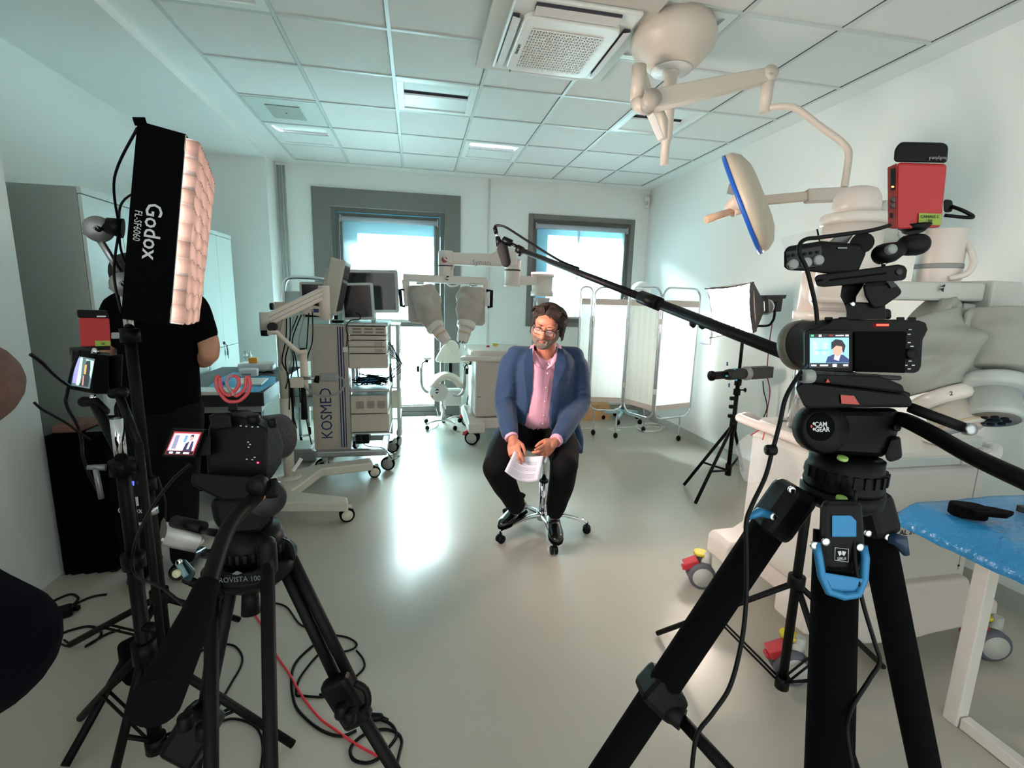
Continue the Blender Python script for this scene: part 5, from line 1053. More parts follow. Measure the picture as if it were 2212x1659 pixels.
for f in (lf, cf, rf): MB().ell((f.x, f.y, .02), (.03, .03, .02)).build('foot', RUB, t)
# spider shoulders
for (x, y), (x2, y2), w, tw in (((1725, 1052), (1655, 1150), .61, .62), ((1872, 1062), (1897, 1150), .66, .665)):
    m = MB(); bar(m, aD(x, y, w), aD(x2, y2, tw), .048, .044, up=RT if x < 1800 else -RT); m.build('leg_shoulder', BLK, t, bev=.012, seg=3)
m = MB(); slab([(1772, 1078), (1862, 1078), (1868, 1180), (1858, 1240), (1784, 1240), (1768, 1180)], .532, .05, m=m); m.build('leg_shoulder', BLK, t, bev=.008)
m = MB(); slab([(1797, 1113), (1838, 1113), (1850, 1125), (1850, 1160), (1797, 1160)], .5305, .004, m=m); m.build('blue_window', blu, t, bev=.001)
m = MB(); m.tube([aD(x, y, w) for x, y, w in ((1762, 1172, .532), (1768, 1200, .53), (1775, 1245, .526), (1790, 1278, .522), (1822, 1288, .52), (1852, 1284, .522), (1866, 1250, .526), (1869, 1205, .53), (1864, 1178, .532))], .0045, 8); m.build('blue_lever', blu, t)
m = MB(); slab([(1775, 1235), (1868, 1250), (1862, 1286), (1820, 1290), (1790, 1280)], .522, .006, m=m); m.build('lever_plate', blu, t, bev=.003)
m = MB(); m.tube([aD(1669, 1114, .595), aD(1640, 1106, .59), aD(1612, 1120, .59)], [.005, .006, .003], 8); m.build('blue_lever', blu, t)
m = MB(); m.tube([aD(1918, 1160, .645), aD(1945, 1168, .64), aD(1958, 1198, .64)], [.008, .01, .004], 8); m.build('side_lever', mat('lever_navy', '#16324f', .35), t)
for x, y, w in ((1710, 1058, .585), (1670, 1116, .59), (1706, 1122, .595), (1892, 1085, .64), (1917, 1160, .642), (1875, 1152, .642), (1783, 1170, .53), (1759, 1178, .53), (1857, 1182, .53)):
    m = MB(); knob(m, x, y, w, .0045, .002); m.build('bolt', CHR, t)
def em(pts, w, nm, mt, th=.001): m = MB(); slab(pts, w, th, m=m); return m.build(nm, mt, t)
m = MB(); m.tube([aD(x, y, .5305) for x, y in ((1804, 1183), (1833, 1186), (1832, 1214), (1803, 1210))], .0005, 4, closed=True); m.build('badge_frame', INKW, t)
em([(1809, 1191), (1817, 1190), (1818, 1198), (1813, 1201)], .5305, 'badge_emblem', INKW); em([(1819, 1190), (1828, 1192), (1824, 1201), (1819, 1198)], .5305, 'badge_emblem', INKW)
MB().text('SIRUI', .0045, fr(aD(1818, 1207, .5305), x=RT, y=UP), depth=.0002).build('badge_text', INKW, t)
# left leg clamp and strut
_s = aD(1425, 1500, .66); m = MB(); bar(m, aD(1405, 1520, .66), aD(1450, 1470, .66), .055, .055, up=FW); m.build('leg_clamp', BLK, t, bev=.01)
m = MB(); m.tube([aD(1425, 1520, .65), aD(1475, 1556, .63)], [.012, .014], 12); m.build('strut_clamp', BLK, t)
st2 = aD(1640, 1740, .56); MB().tube([aD(1470, 1552, .635), st2], .0085, 12).build('spreader_rod', BMET, t); MB().tube([st2, aD(1790, 1800, .55)], .0085, 12).build('spreader_rod', BMET, t)
# bowl + fluid head
hd0 = aD(1815, 1075, .62); HX, HY = hd0.x, hd0.y
def hz(y): return CAM.z + (aD(1815, y, .62).z-CAM.z)
def lz(prof, nm, mt, n=32): MB().lathe(prof, Matrix.Translation((HX, HY, 0)), n).build(nm, mt, t)
lz([(.001, hz(1092)), (.035, hz(1092)), (.046, hz(1075)), (.047, hz(1050)), (.001, hz(1050))], 'bowl', BLK)
lz([(.001, hz(1052)), (.0435, hz(1052)), (.045, hz(1040)), (.0435, hz(1028)), (.045, hz(1022)), (.044, hz(1008)), (.041, hz(998)), (.041, hz(980)), (.001, hz(980))], 'pan_base', BLK)
for k in range(24):
    a = k*math.pi/12; MB().box((0, 0, 0), (.004, .006, .014), rz(a, (HX+.0445*math.cos(a), HY+.0445*math.sin(a), hz(1015)))).build('ring_ridge', BLK, t) if math.sin(a) < .3 else None
m = MB(); slab([(1737, 880), (1945, 880), (1950, 905), (1925, 980), (1905, 988), (1750, 980), (1738, 950)], .585, .07, m=m); m.build('head_body', BLK, t, bev=.012, seg=3)
m = MB(); knob(m, 1772, 925, .583, .030, .012); m.build('drag_dial', BLK, t)
m = MB(); knob(m, 1772, 922, .571, .017, .0012); m.build('logo_disc', BLK2, t)
def txt(s, x, y, w, size, mt, nm='lettering', X=RT, Y=UP, sx=1, align='CENTER', bold=0): return MB().text(s, size, fr(aD(x, y, w), x=X, y=Y), depth=.0002, sx=sx, align=align, bold=bold).build(nm, mt, t)
txt('CAM', 1773, 917, .568, .0078, INKW, sx=.9, bold=.0002); txt('GEAR', 1776, 928, .568, .0078, INKW, sx=.9, bold=.0002)
for x, y, mt in ((1758, 915, INKW), (1753, 921, CRED), (1758, 927, INKW)): em([(x-3, y), (x, y-4), (x+3, y), (x, y+4)], .568, 'logo_mark', mt)
m = MB(); slab([(1716, 835), (1735, 822), (1960, 850), (1972, 868), (1968, 880), (1738, 882)], .55, .1, m=m); m.build('head_top', BLK, t, bev=.006)
em([(1816, 853), (1845, 855), (1857, 874), (1818, 872)], .548, 'red_button', mat('button_red', '#b5483f', .5))
m = MB(); slab([(1722, 822), (1955, 848), (1950, 832), (1900, 812), (1750, 806), (1720, 814)], .545, .09, m=m); m.build('sliding_plate', BLK, t, bev=.004)
m = MB(); slab([(1740, 800), (1950, 812), (1948, 822), (1740, 815)], .55, .07, m=m); m.build('quick_release', DKG, t, bev=.003)
em([(1784, 826), (1788, 818), (1793, 826)], .543, 'arrow_mark', CRED)
m = MB(); knob(m, 1744, 813, .545, .008, .006, -RT); m.build('side_knob', GRYP, t)
m = MB(); m.tube(catmull([aD(1925, 905, .6), aD(1955, 908, .58), aD(2010, 935, .55), aD(2100, 985, .5), aD(2240, 1050, .44)], 5), [.009]*21, 14); m.build('pan_handle', BMET, t)
m = MB(); m.tube([aD(1965, 880, .56), aD(2085, 925, .54)], .006, 12); m.build('second_handle', BMET, t); m = MB(); knob(m, 2092, 927, .538, .007, .005); m.build('handle_joint', STL, t)
m = MB(); slab([(1925, 945), (1945, 940), (1950, 990), (1920, 1000), (1910, 985)], .58, .03, m=m); m.build('tilt_lock', BLK, t, bev=.004)
m = MB(); slab([(1930, 915), (1948, 915), (1946, 933), (1930, 932)], .575, .02, m=m); m.build('handle_lock', BLK, t, bev=.004)
# level bubble
m = MB(); knob(m, 1820, 990, .578, .006, .002, UP-FW*.4); m.build('level_bubble', mat('bubble_green', '#9fc76a', .2), t); m = MB(); knob(m, 1818, 1077, .555, .006, .002, UP-FW*.4); m.build('level_bubble', mat('bubble_green', '#9fc76a', .2), t)
# the camera body
cb0 = aD(1865, 750, WB)
t = thing('cinema_camera', 'black camera on the right tripod, its small screen showing the seated man', 'camera', aD(1865, 810, WB))
m = MB(); slab([(1742, 712), (1790, 698), (1800, 688), (1828, 686), (1835, 690), (1930, 690), (1985, 692), (2000, 697), (2004, 712), (1993, 735), (1990, 790), (1985, 802), (1975, 806), (1755, 800), (1743, 794)], WB, .05, m=m); m.build('body', BLK, t, bev=.0035, seg=3)
M = fr(aD(1791, 757, WB-.004), x=RT, y=UP-RT*.0, )
M = fr(aD(1791, 758, WB-.006), x=RT-FW*.05, y=UP)
MB().prism(rrect(.054, .05, .003), -.006, 0, M).build('screen_housing', BLK, t, bev=.001)
sch = (pic('lcd_scene', '#6fa9c4', .6), [('sky_patch', [(-1, .75), (0, .75), (0, -.7), (-1, -.7)], cyanp, 1), ('robot_patch', [(-.9, .6), (-.7, .6), (-.55, -.2), (-.8, -.3)], pic('lcd_grey', '#9aa9ae', .5), 2), ('robot_patch', [(-.3, .5), (-.1, .5), (-.2, -.25), (-.4, -.2)], pic('lcd_grey', '#9aa9ae', .5), 2), ('mid_bar', [(-.8, 0), (-.1, 0), (-.1, .08), (-.8, .08)], bluep, 2), ('jacket', [(-.2, -.7), (-.1, -.35), (.25, -.2), (.7, -.25), (.98, -.5), (.98, -.7)], jackp, 3), ('shirt', [(.2, -.5), (.25, -.2), (.55, -.2), (.45, -.6)], shirtp, 4), ('face', [(.15, .15), (.2, -.2), (.4, -.35), (.6, -.15), (.62, .3), (.2, .35)], skinp, 5), ('hair', [(.1, .1), (.1, .5), (.3, .68), (.6, .62), (.78, .3), (.7, -.1), (.6, .25), (.3, .3)], hairp, 6), ('top_bar', [(-1, 1), (1, 1), (1, .78), (-1, .78)], barp, 2), ('bottom_bar', [(-1, -.72), (1, -.72), (1, -1), (-1, -1)], barp, 2), ('status_mark', [(-.96, .95), (-.84, .95), (-.84, .84), (-.96, .84)], grnp, 4), ('status_mark', [(-.56, .95), (-.44, .95), (-.44, .84), (-.56, .84)], whp, 4), ('status_mark', [(-.05, .94), (.15, .94), (.15, .86), (-.05, .86)], CRED, 4), ('status_mark', [(.3, .92), (.7, .92), (.7, .87), (.3, .87)], whp, 4), ('status_mark', [(.8, .94), (.95, .94), (.95, .85), (.8, .85)], whp, 4), ('status_mark', [(-.95, -.82), (-.7, -.82), (-.7, -.9), (-.95, -.9)], whp, 4), ('status_mark', [(-.5, -.82), (-.1, -.82), (-.1, -.9), (-.5, -.9)], whp, 4), ('status_mark', [(.15, -.78), (.35, -.78), (.35, -.94), (.15, -.94)], whp, 4), ('status_mark', [(.7, -.8), (.92, -.8), (.92, -.9), (.7, -.9)], whp, 4)])
lcd(t, M, .0445, .040, sch)
m = MB(); slab([(1846, 716), (1958, 716), (1955, 806), (1846, 803)], WB-.003, .004, m=m); m.build('screen_recess', BLK2, t, bev=.001)
em([(1893, 700), (1920, 700), (1920, 704), (1893, 704)], WB-.002, 'tally_lamp', mat('tally_red', '#ff2a20', .4, emit=6, ecol='#ff1a10'))
m = MB(); knob(m, 1967, 764, WB-.002, .0065, .003); m.build('control_dial', BLK, t)
for x, y in ((1966, 712), (1964, 722), (1964, 740), (1970, 748), (1966, 780), (1957, 789), (1973, 789), (1964, 797)): m = MB(); slab(pq(x, y, 7, 2), WB-.0015, .002, m=m); m.build('button_mark', INKW if y != 712 else GRYP, t)
for x in (1790, 1820, 1850, 1945, 1970): m = MB(); slab(pq(x, 689, 18, 8), WB+.01, .02, m=m); m.build('top_dial', BLK, t, bev=.001)
ax = (FW*.98-RT*.2).normalized(); lc = aD(1771, 742, WB+.05)
MB().lathe([(.001, -.03), (.029, -.03), (.030, .0), (.032, .025), (.001, .025)], fr(lc, z=ax), 36).build('lens_barrel', mat('lens_rubber', '#1c1d1f', .6, bump=.3, bscale=300), t)
MB().lathe([(.031, .022), (.034, .026), (.034, .036), (.031, .038)], fr(lc, z=ax), 36).build('lens_ring', mat('lens_ring', '#6b6458', .4), t)
m = MB(); slab([(1829, 656), (1835, 652), (1912, 655), (1914, 690), (1828, 690)], WB, .04, m=m); m.build('hot_shoe_block', BLK, t, bev=.003)
m = MB(); slab([(1820, 605), (1850, 595), (1870, 610), (1850, 640), (1848, 660), (1925, 668), (1926, 690), (1832, 690), (1825, 660), (1815, 640)], WB+.015, .012, m=m); m.build('cage_arm', BLK, t, bev=.003)
for x in (1841, 1902): m = MB(); knob(m, x, 657, WB-.001, .0028, .002); m.build('bolt', CHR, t)
t2 = t
t = thing('audio_recorder', 'black audio recorder with two rows of dials on top of the right camera rig', 'audio recorder', aD(1790, 580, .6))
m = MB(); slab([(1693, 545), (1700, 532), (1775, 520), (1860, 527), (1872, 545), (1855, 585), (1850, 590), (1790, 592), (1745, 586), (1700, 584), (1693, 576)], .585, .05, m=m); m.build('body', BLK, t, bev=.004, seg=3)
m = MB(); slab([(1697, 543), (1775, 530), (1777, 575), (1702, 583)], .583, .004, m=m); m.build('control_panel', DKG, t, bev=.001)
for x, y in ((1713, 571), (1742, 567), (1768, 562)): m = MB(); m.lathe([(.0035, -.004), (.006, -.004), (.006, .002), (.0035, .002)], fr(aD(x, y, .581), z=-FW), 14); m.build('gain_dial', GRYP, t)
for x, y in ((1704, 553), (1715, 551), (1728, 550), (1740, 548), (1753, 546), (1767, 544), (1726, 571), (1752, 565), (1704, 575)): m = MB(); slab(pq(x, y, 5, 6), .581, .003, m=m); m.build('switch', BLK, t)
m = MB(); slab([(1785, 528), (1805, 510), (1845, 505), (1830, 526)], .6, .03, m=m); m.build('display_lid', mat('grey_glass', '#6b6c68', .2), t, bev=.002)
m = MB(); m.tube([aD(1862, 525, .585), aD(1862, 525, .63)], .0125, 18); m.build('battery_cap', BLK, t)
for x0, y0 in ((1820, 536),): em([(x0-10, y0-2), (x0+10, y0-2), (x0+10, y0+1), (x0-10, y0+1)], .583, 'label_strip', GRYP)
t = thing('mounting_plate', 'black slotted mounting bar tilted across the top of the right camera rig', 'camera bracket', aD(1860, 620, .58))
m = MB(); slab([(1758, 600), (1765, 594), (1940, 571), (1955, 574), (1960, 584), (1957, 602), (1948, 606), (1780, 620), (1764, 618)], .575, .018, m=m); m.build('bar', BLK, t, bev=.004, seg=3)
for q in ([(1792, 603), (1915, 588), (1915, 592), (1792, 607)], [(1765, 604), (1778, 602), (1778, 607), (1765, 609)]): em(q, .5745, 'slot', BLK2)
m = MB(); knob(m, 1942, 587, .5745, .004, .001); m.build('thread_insert', DKG, t)
t = thing('battery_pack', 'black tilted battery block between the mounting bar and the right camera', 'battery', aD(1905, 668, .57))
m = MB(); slab([(1862, 612), (1930, 606), (1952, 632), (1905, 665), (1885, 668), (1868, 640)], .565, .03, m=m); m.build('block', BLK, t, bev=.005, seg=3)
m = MB(); slab([(1915, 607), (1930, 607), (1938, 620), (1925, 622)], .563, .003, m=m); m.build('latch', DKG, t)
t = thing('articulating_arm', 'short black ball joint arm holding the red transmitter over the right camera', 'mounting arm', aD(1920, 575, .59))
m = MB(); m.tube([aD(1908, 549, .6), aD(1925, 545, .6), aD(1945, 537, .6)], [.013, .0125, .009], 18, rnd=True); m.tube([aD(1962, 530, .6), aD(1982, 528, .6)], [.013, .0135], 18, rnd=True); m.tube([aD(1940, 538, .6), aD(1965, 532, .6)], .008, 12); m.build('arm', BLK, t)
m = MB(); knob(m, 1924, 539, .585, .006, .004); m.build('lock_knob', GRYP, t); MB().tube([aD(1908, 560, .6), aD(1908, 577, .6)], .003, 8).build('stud', CHR, t)
def transmitter(label, F1, S1, w, th, cap, tag_q, left=True, vid=None, bigger=1, d=None):
    t_ = thing('video_transmitter', label, 'wireless transmitter', aD(*F1[2], w))
    m = MB(); slab([F1[0], F1[1], F1[2], F1[3]], w, th, d=d, m=m); m.build('red_housing', RED, t_, bev=.004, seg=3)
    m = MB(); slab(cap, w-.001, th*1.02, m=m); m.build('black_antenna_cover', BLK, t_, bev=.005, seg=3)
    m = MB(); slab(tag_q, w-.0015, .001, m=m); m.build('green_tape', mat('tape_green', '#8fa544', .7), t_)
    return t_
t = transmitter('red and black wireless video transmitter held above the right camera', ((1938, 350), (2046, 354), (2032, 492), (1936, 496)), None, .6, .022, ((1932, 322), (1945, 306), (2040, 308), (2049, 316), (2046, 352), (1930, 350)), ((1985, 460), (2034, 462), (2032, 486), (1984, 486)))
m = MB(); m.loft([[aD(1938, 352, .6), aD(1938, 495, .6), aD(1938, 495, .62), aD(1938, 352, .62)], [aD(1917, 362, .612), aD(1918, 493, .612), aD(1918, 493, .625), aD(1917, 362, .625)]], smooth=False); m.build('side_face', mat('red_side', '#a83a33', .5), t, bev=.001)
for q in (((1924, 365), (1934, 362), (1934, 410), (1924, 411)), ): em(q, .602, 'display_window', BLK)
em([(1926, 402), (1931, 402), (1931, 405), (1926, 405)], .601, 'amber_digits', mat('amber_led', '#ffb050', .4, emit=3, ecol='#ff9a40'))
for x, y in ((1930, 431), (1929, 444)): m = MB(); knob(m, x, y, .603, .0035, .0015); m.build('side_button', mat('button_dark', '#4a3a38', .5), t)
em([(1922, 460), (1929, 460), (1929, 471), (1922, 471)], .603, 'port', BLK)
MB().text('hollyland', .0062, fr(aD(2026, 342, .597), x=-RT, y=-UP), depth=.0002).build('brand_mark', GRYP, t)
MB().text('CANALE C', .005, fr(aD(2009, 468, .597), x=RT, y=UP), depth=.0002).build('tape_writing', INK, t); MB().text('38', .006, fr(aD(2009, 478, .597), x=RT, y=UP), depth=.0002).build('tape_writing', INK, t)
MB().tube([aD(1975, 490, .61), aD(1975, 502, .61)], [.018, .01], 18).build('ball_head', BLK, t)
m = MB(); slab([(2038, 430), (2058, 432), (2058, 458), (2038, 460)], .61, .02, m=m); m.build('battery_plug', BLK, t, bev=.003)
MB().tube(catmull([aD(2056, 446, .61), aD(2080, 455, .6), aD(2101, 467, .6), aD(2092, 470, .6), aD(2040, 465, .61)], 5), .0022, 8).build('power_lead', BLK, t)
cable('video_cable', [aD(1922, 487, .59), aD(1880, 498, .575), aD(1830, 505, .565), aD(1770, 513, .56), aD(1740, 517, .555), aD(1727, 530, .552), aD(1728, 550, .552), aD(1742, 580, .552), aD(1755, 630, .552), aD(1763, 670, .552), aD(1765, 700, .553)], .0024, BLK, 'black cable looping from the red transmitter down to the right camera', k=8, n=10)
cable('video_cable', [aD(1742, 790, .56), aD(1722, 815, .54), aD(1697, 860, .53), aD(1683, 920, .53), aD(1668, 975, .53), aD(1653, 1030, .53), aD(1625, 1090, .52), aD(1612, 1130, .52), aD(1613, 1200, .52), aD(1612, 1290, .52), aD(1603, 1380, .52), aD(1578, 1480, .52), aD(1540, 1540, .52), aD(1505, 1590, .52), aD(1493, 1680, .52)], .0024, BLK, 'long black cable hanging from the right camera past its left tripod leg', k=8, n=10)
cable('video_cable', [aD(1848, 1060, .54), aD(1845, 1120, .538), aD(1846, 1200, .53), aD(1852, 1245, .525), aD(1866, 1310, .52), aD(1890, 1390, .52), aD(1900, 1430, .52), aD(1880, 1465, .52), aD(1840, 1530, .515), aD(1830, 1580, .5), aD(1845, 1680, .5)], .0022, BLK, 'black cable dangling between the centre and right legs of the right tripod', k=8, n=10)
m = MB(); knob(m, 1665, 972, .53, .006, .005, RT); knobc = m.build('cable_clip', BLK); tag(knobc, 'tiny black clip on the cable hanging left of the right tripod head', 'clip')
# ---------------------------------------------------------------- left softbox, arm and C-stand
A, B, Cc, D = aD(392, 291, 1.5), aD(438, 388, 2.0), aD(403, 690, 2.0), aD(358, 697, 1.5)
gridm = mat('grid_fabric_dull', '#463731', .8, var=.3, scale=90); hgm = mat('grid_fabric_dark', '#120c0a', .8)
N = ((B-A).cross(D-A)).normalized()
if N.dot(RT) < 0: N = -N
ctr = (A+B+Cc+D)/4; hub = aD(258, 492, 1.66)
sbk = mat('softbox_black', '#040405', .85, bump=.06, bscale=60, spec=.06)
t, P, N, ctr, m = softbox('softbox', 'tall black softbox at upper left with a white lettered side and a fabric grid', A, B, Cc, D, .11, 38, 16, 11, (1, .82, .73), hub, sbk, .045, -.006, 1, hgm)
MB().loft([[P(0, 0, -.105), P(1, 0, -.105)], [P(0, 1, -.105), P(1, 1, -.105)]], caps=False, closed=False, smooth=False).build('rear_panel', sbk, t)  # added black backing, keeps the diffuser glow from leaking out behind
# grid, letters on the near side panel
vup = (A-D).normalized(); pn = (N-vup*N.dot(vup)).normalized(); out = vup.cross(pn); out = out if out.dot(CAM-A) > 0 else -out
gp = D.lerp(A, .46)-pn*.052+out*.016
Mt = fr(gp, x=-vup, y=pn)
if Mt.to_3x3().col[2].dot(out) < 0: Mt = fr(gp, x=vup, y=pn)
MB().text('Godox', .058, Mt, depth=.0004, sx=1.05, bold=.0006).build('brand_mark', INKW, t)
gp2 = D.lerp(A, .475)-pn*.088+out*.016
MB().text('FL-SF6060', .026, fr(gp2, x=Mt.to_3x3().col[0], y=Mt.to_3x3().col[1]), depth=.0004, sx=.85).build('model_mark', INKW, t)
for k_ in (0,): MB().tube([A+N*.012+out*.006, D+N*.012+out*.006], .0018, 5).build('piping', INKW, t)
bkc = [P(0, 1, -.11), P(0, 0, -.11), P(1, 1, -.11), P(1, 0, -.11)]
for i, (c_, via) in enumerate(((P(0, .97, -.11), aD(247, 385, 1.55)), (P(0, .02, -.11), aD(246, 590, 1.55)), (P(1, .97, -.11), aD(270, 430, 1.75)), (P(1, .02, -.11), aD(268, 560, 1.75)))):
    MB().tube(catmull([c_, via, hub], 8), .004, 8).build('flex_rod', BLK, t)
MB().tube([P(0, 1, -.12), P(0, 1, -.09)+vup*.01], [.012, .012], 8).build('corner_pocket', sbk, t)
MB().tube([hub-N*.035, hub+N*.01], [.026, .034], 20).build('hub', BLK, t)
S1 = aD(345, 1290, 1.95); S1x, S1y = S1.x, S1.y
g1 = aD(258, 615, 1.93); g1 = V((S1x, S1y, g1.z)) ; g2 = aD(213, 495, 1.66)
t = thing('c_stand', 'steel and black light stand with grip arm holding the black softbox', 'light stand', (S1x, S1y, 0))
def grip(p, r, nm='grip_head'):
    d = (CAM-p).normalized(); m = MB(); m.lathe([(.001, -r*.5), (r*.9, -r*.5), (r, -r*.35), (r, r*.35), (r*.9, r*.5), (.001, r*.5)], fr(p, z=d), 24); m.build(nm, mat('grip_grey', '#8f9090', .35, metal=.6), t)
    m = MB(); m.lathe([(.001, 0), (r*.22, 0), (r*.22, r*.12), (.001, r*.12)], fr(p+d*r*.5, z=d), 12); m.build('grip_bolt', BLK, t)
    m = MB(); bar(m, p+d*r*.55+UP*r*.2, p+d*r*.55-RT*r*1.15-UP*r*.35, r*.3, r*.35, up=d); m.build('grip_lever', mat('grip_grey', '#8f9090', .35, metal=.6), t, bev=.003)
grip(g2, .044); grip(g1, .044)
MB().tube([g2+RT*.02, hub-N*.03], .012, 10).build('spigot', BLK, t)
MB().tube([g2-UP*.03, g1+UP*.02], .011, 12).build('grip_arm', STL, t)
zA = aD(286, 718, 1.95).z
MB().cyl((S1x, S1y, zA), (S1x, S1y, g1.z), .016, 16).build('chrome_riser', CHR, t)
MB().cyl((S1x, S1y, .78), (S1x, S1y, zA), .019, 16).build('riser', BMET, t); MB().cyl((S1x, S1y, .10), (S1x, S1y, .78), .023, 16).build('lower_tube', BMET, t)
for z in (.76, zA-.02): MB().cyl((S1x, S1y, z), (S1x, S1y, z+.05), .032, 16).build('collar', BLK, t)
MB().cyl((S1x, S1y, .66), (S1x, S1y, .69), .028, 16).build('steel_ring', CHR, t)
zc = .30; MB().cyl((S1x, S1y, zc-.03), (S1x, S1y, zc+.03), .034, 14).build('leg_collar', BLK, t); MB().cyl((S1x, S1y, .08), (S1x, S1y, .12), .03, 14).build('lower_collar', BLK, t)
for x, y in ((516, 1338), (152, 1392), (140, 1655)):
    e = aZ(x, y, .014); top = V((S1x, S1y, zc)); MB().tube([top, e], .0135, 12).build('leg', BMET, t); q = top.lerp(e, .6); s_ = (e-top).cross(V((0, 0, 1))).normalized()*.01
    for k in (-1, 1): MB().tube([V((S1x, S1y, .1))+s_*k, q+s_*k], .005, 8).build('brace', BMET, t)
# light control unit hanging on the stand
t = thing('light_controller', 'black control box with a small blue display and white wordmark hanging on the left stand', 'control box', aD(282, 1120, 1.85))
m = MB(); slab([(262, 1012), (308, 1008), (316, 1128), (270, 1134)], 1.85, .07, m=m); m.build('box', BLK, t, bev=.01)
MB().text('Godox', .034, fr(aD(281, 1103, 1.846), x=RT, y=UP), depth=.0005).build('brand_mark', INKW, t)
em([(277, 1040), (290, 1039), (290, 1049), (277, 1050)], 1.846, 'blue_display', pic('unit_blue', '#4055c8', .8)); em([(292, 1074), (298, 1073), (300, 1092), (294, 1094)], 1.84, 'steel_latch', CHR)
for yy in (1015, 1127): MB().box(aD(306, yy, 1.87), (.05, .03, .015)).build('steel_clip', CHR, t)
# ---------------------------------------------------------------- monitor stand (second left stand)
S2 = aZ(335, 1590, .1); S2x, S2y = S2.x, S2.y
t = thing('monitor_stand', 'black and chrome stand in the left foreground carrying the small monitor', 'light stand', (S2x, S2y, 0))
def s2z(y): return aD(250, y, 1.7).z
MB().cyl((S2x, S2y, .06), (S2x, S2y, .72), .02, 16).build('lower_tube', BMET, t)
zz = [s2z(935), s2z(862)]
MB().cyl((S2x, S2y, .7), (S2x, S2y, zz[0]), .0175, 16).build('riser', BMET, t); MB().cyl((S2x, S2y, zz[0]), (S2x, S2y, zz[1]+.02), .016, 16).build('chrome_riser', CHR, t)
for z in (.7, zz[0]-.03): MB().cyl((S2x, S2y, z), (S2x, S2y, z+.045), .031, 16).build('collar', BLK, t)
u0 = V((S2x+.06, S2y-.02, 0)); MB().cyl((u0.x, u0.y, .36), (u0.x, u0.y, zz[0]+.07), .011, 12).build('side_tube', BMET, t)
MB().tube([V((S2x, S2y, zz[0])), V((u0.x, u0.y, zz[0]))], .018, 10).build('twin_clamp', BLK, t); MB().tube([V((S2x, S2y, .5)), V((u0.x, u0.y, .5))], .016, 10).build('twin_clamp', BLK, t)
MB().tube([V((S2x-.03, S2y-.02, zz[0])), V((S2x-.07, S2y-.03, zz[0]+.005))], [.010, .007], 8).build('steel_tee', mat('grip_grey', '#8f9090', .35, metal=.6), t); MB().tube([V((S2x-.05, S2y-.03, zz[0])), V((S2x-.045, S2y-.03, zz[0]-.09))], .007, 8).build('steel_lever', mat('grip_grey', '#8f9090', .35, metal=.6), t)
zc = .42; MB().cyl((S2x, S2y, zc-.04), (S2x, S2y, zc+.03), .034, 14).build('leg_collar', BLK, t); MB().cyl((S2x, S2y, .05), (S2x, S2y, .1), .03, 14).build('lower_collar', BLK, t)
for e in (aZ(175, 1550, .014), aZ(633, 1608, .014), aZ(235, 1720, .014)):
    top = V((S2x, S2y, zc)); MB().tube([top, e], .0135, 12).build('leg', BMET, t); q = top.lerp(e, .6); s_ = (e-top).cross(V((0, 0, 1))).normalized()*.01
    for k in (-1, 1): MB().tube([V((S2x, S2y, .08))+s_*k, q+s_*k], .005, 8).build('brace', BMET, t)
m = MB(); bar(m, aZ(262, 1440, .22), aZ(338, 1400, .22), .07, .16); m.build('sand_weight', BLK2, t, bev=.02, seg=3)
WM = 1.45
m = MB(); m.tube([aD(182, 868, WM), aD(206, 868, WM), aD(225, 888, WM)], [.016, .014, .014], 14, rnd=True); m.build('ball_arm', BLK, t)
MB().tube([aD(205, 872, WM), V((S2x, S2y, zz[0]+.03))], .014, 12).build('arm_link', BLK, t); MB().tube([aD(198, 868, WM), aD(201, 852, WM)], .008, 8).build('stud', CHR, t)
m = MB(); m.tube([aD(245, 850, WM-.0), aD(262, 848, WM)], [.016, .02], 14, rnd=True); m.tube([aD(256, 850, WM), V((u0.x, u0.y, zz[0]+.06))], .012, 10); m.build('ball_arm', BLK, t)
t = thing('field_monitor', 'small black hooded monitor on the left stand with a bright green and violet picture', 'monitor', aD(190, 848, WM))
m = MB(); m.loft([[aD(155, 757, WM), aD(212, 760, WM), aD(212, 852, WM), aD(158, 842, WM)], [aD(152, 757, WM+.03), aD(238, 762, WM+.12), aD(236, 852, WM+.12), aD(153, 842, WM+.03)]], smooth=False); m.build('housing', BLK, t, bev=.004)
m = MB(); slab([(235, 768), (266, 765), (263, 846), (235, 842)], WM+.02, .05, m=m); m.build('rear_battery', BLK, t, bev=.004)
m = MB(); slab([(202, 766), (236, 768), (234, 850), (200, 849)], WM-.004, .05, m=m); m.build('hood_side', BLK2, t, bev=.003)
a_, b_, c_, d_ = [aD(x, y, WM-.004) for x, y in ((160, 767), (203, 772), (199, 844), (157, 834))]
M = fr((a_+b_+c_+d_)/4, x=(b_-a_)+(c_-d_), y=(a_-d_)+(b_-c_)); w_, h_ = (b_-a_).length, (a_-d_).length
lcd(t, M, w_*.92, h_*.97, (pic('mon_grey', '#56666a', .5), [('wall_patch', [(-.95, .9), (-.5, .9), (-.3, -.8), (-.95, -.8)], pic('mon_violet', '#7a78d8', .8), 1), ('green_patch', [(-.5, .95), (-.3, .95), (-.1, -.9), (-.5, -.9)], pic('mon_mint', '#8fe8d0', 1.0), 2), ('green_patch', [(.1, .9), (.95, .85), (.95, -.3), (.5, .2)], pic('mon_green', '#8fd8c0', .9), 2), ('hair_patch', [(.1, .2), (.2, .8), (.6, .85), (.75, .3), (.8, -.9), (-.2, -.9), (.1, -.3)], dkp, 3), ('face_patch', [(.1, .5), (.3, .55), (.35, -.1), (.15, -.1)], pic('mon_orange', '#c98c4c', .7), 4), ('shirt_patch', [(.1, -.2), (.2, -.2), (.3, -.85), (.15, -.85)], skinp, 4)]))
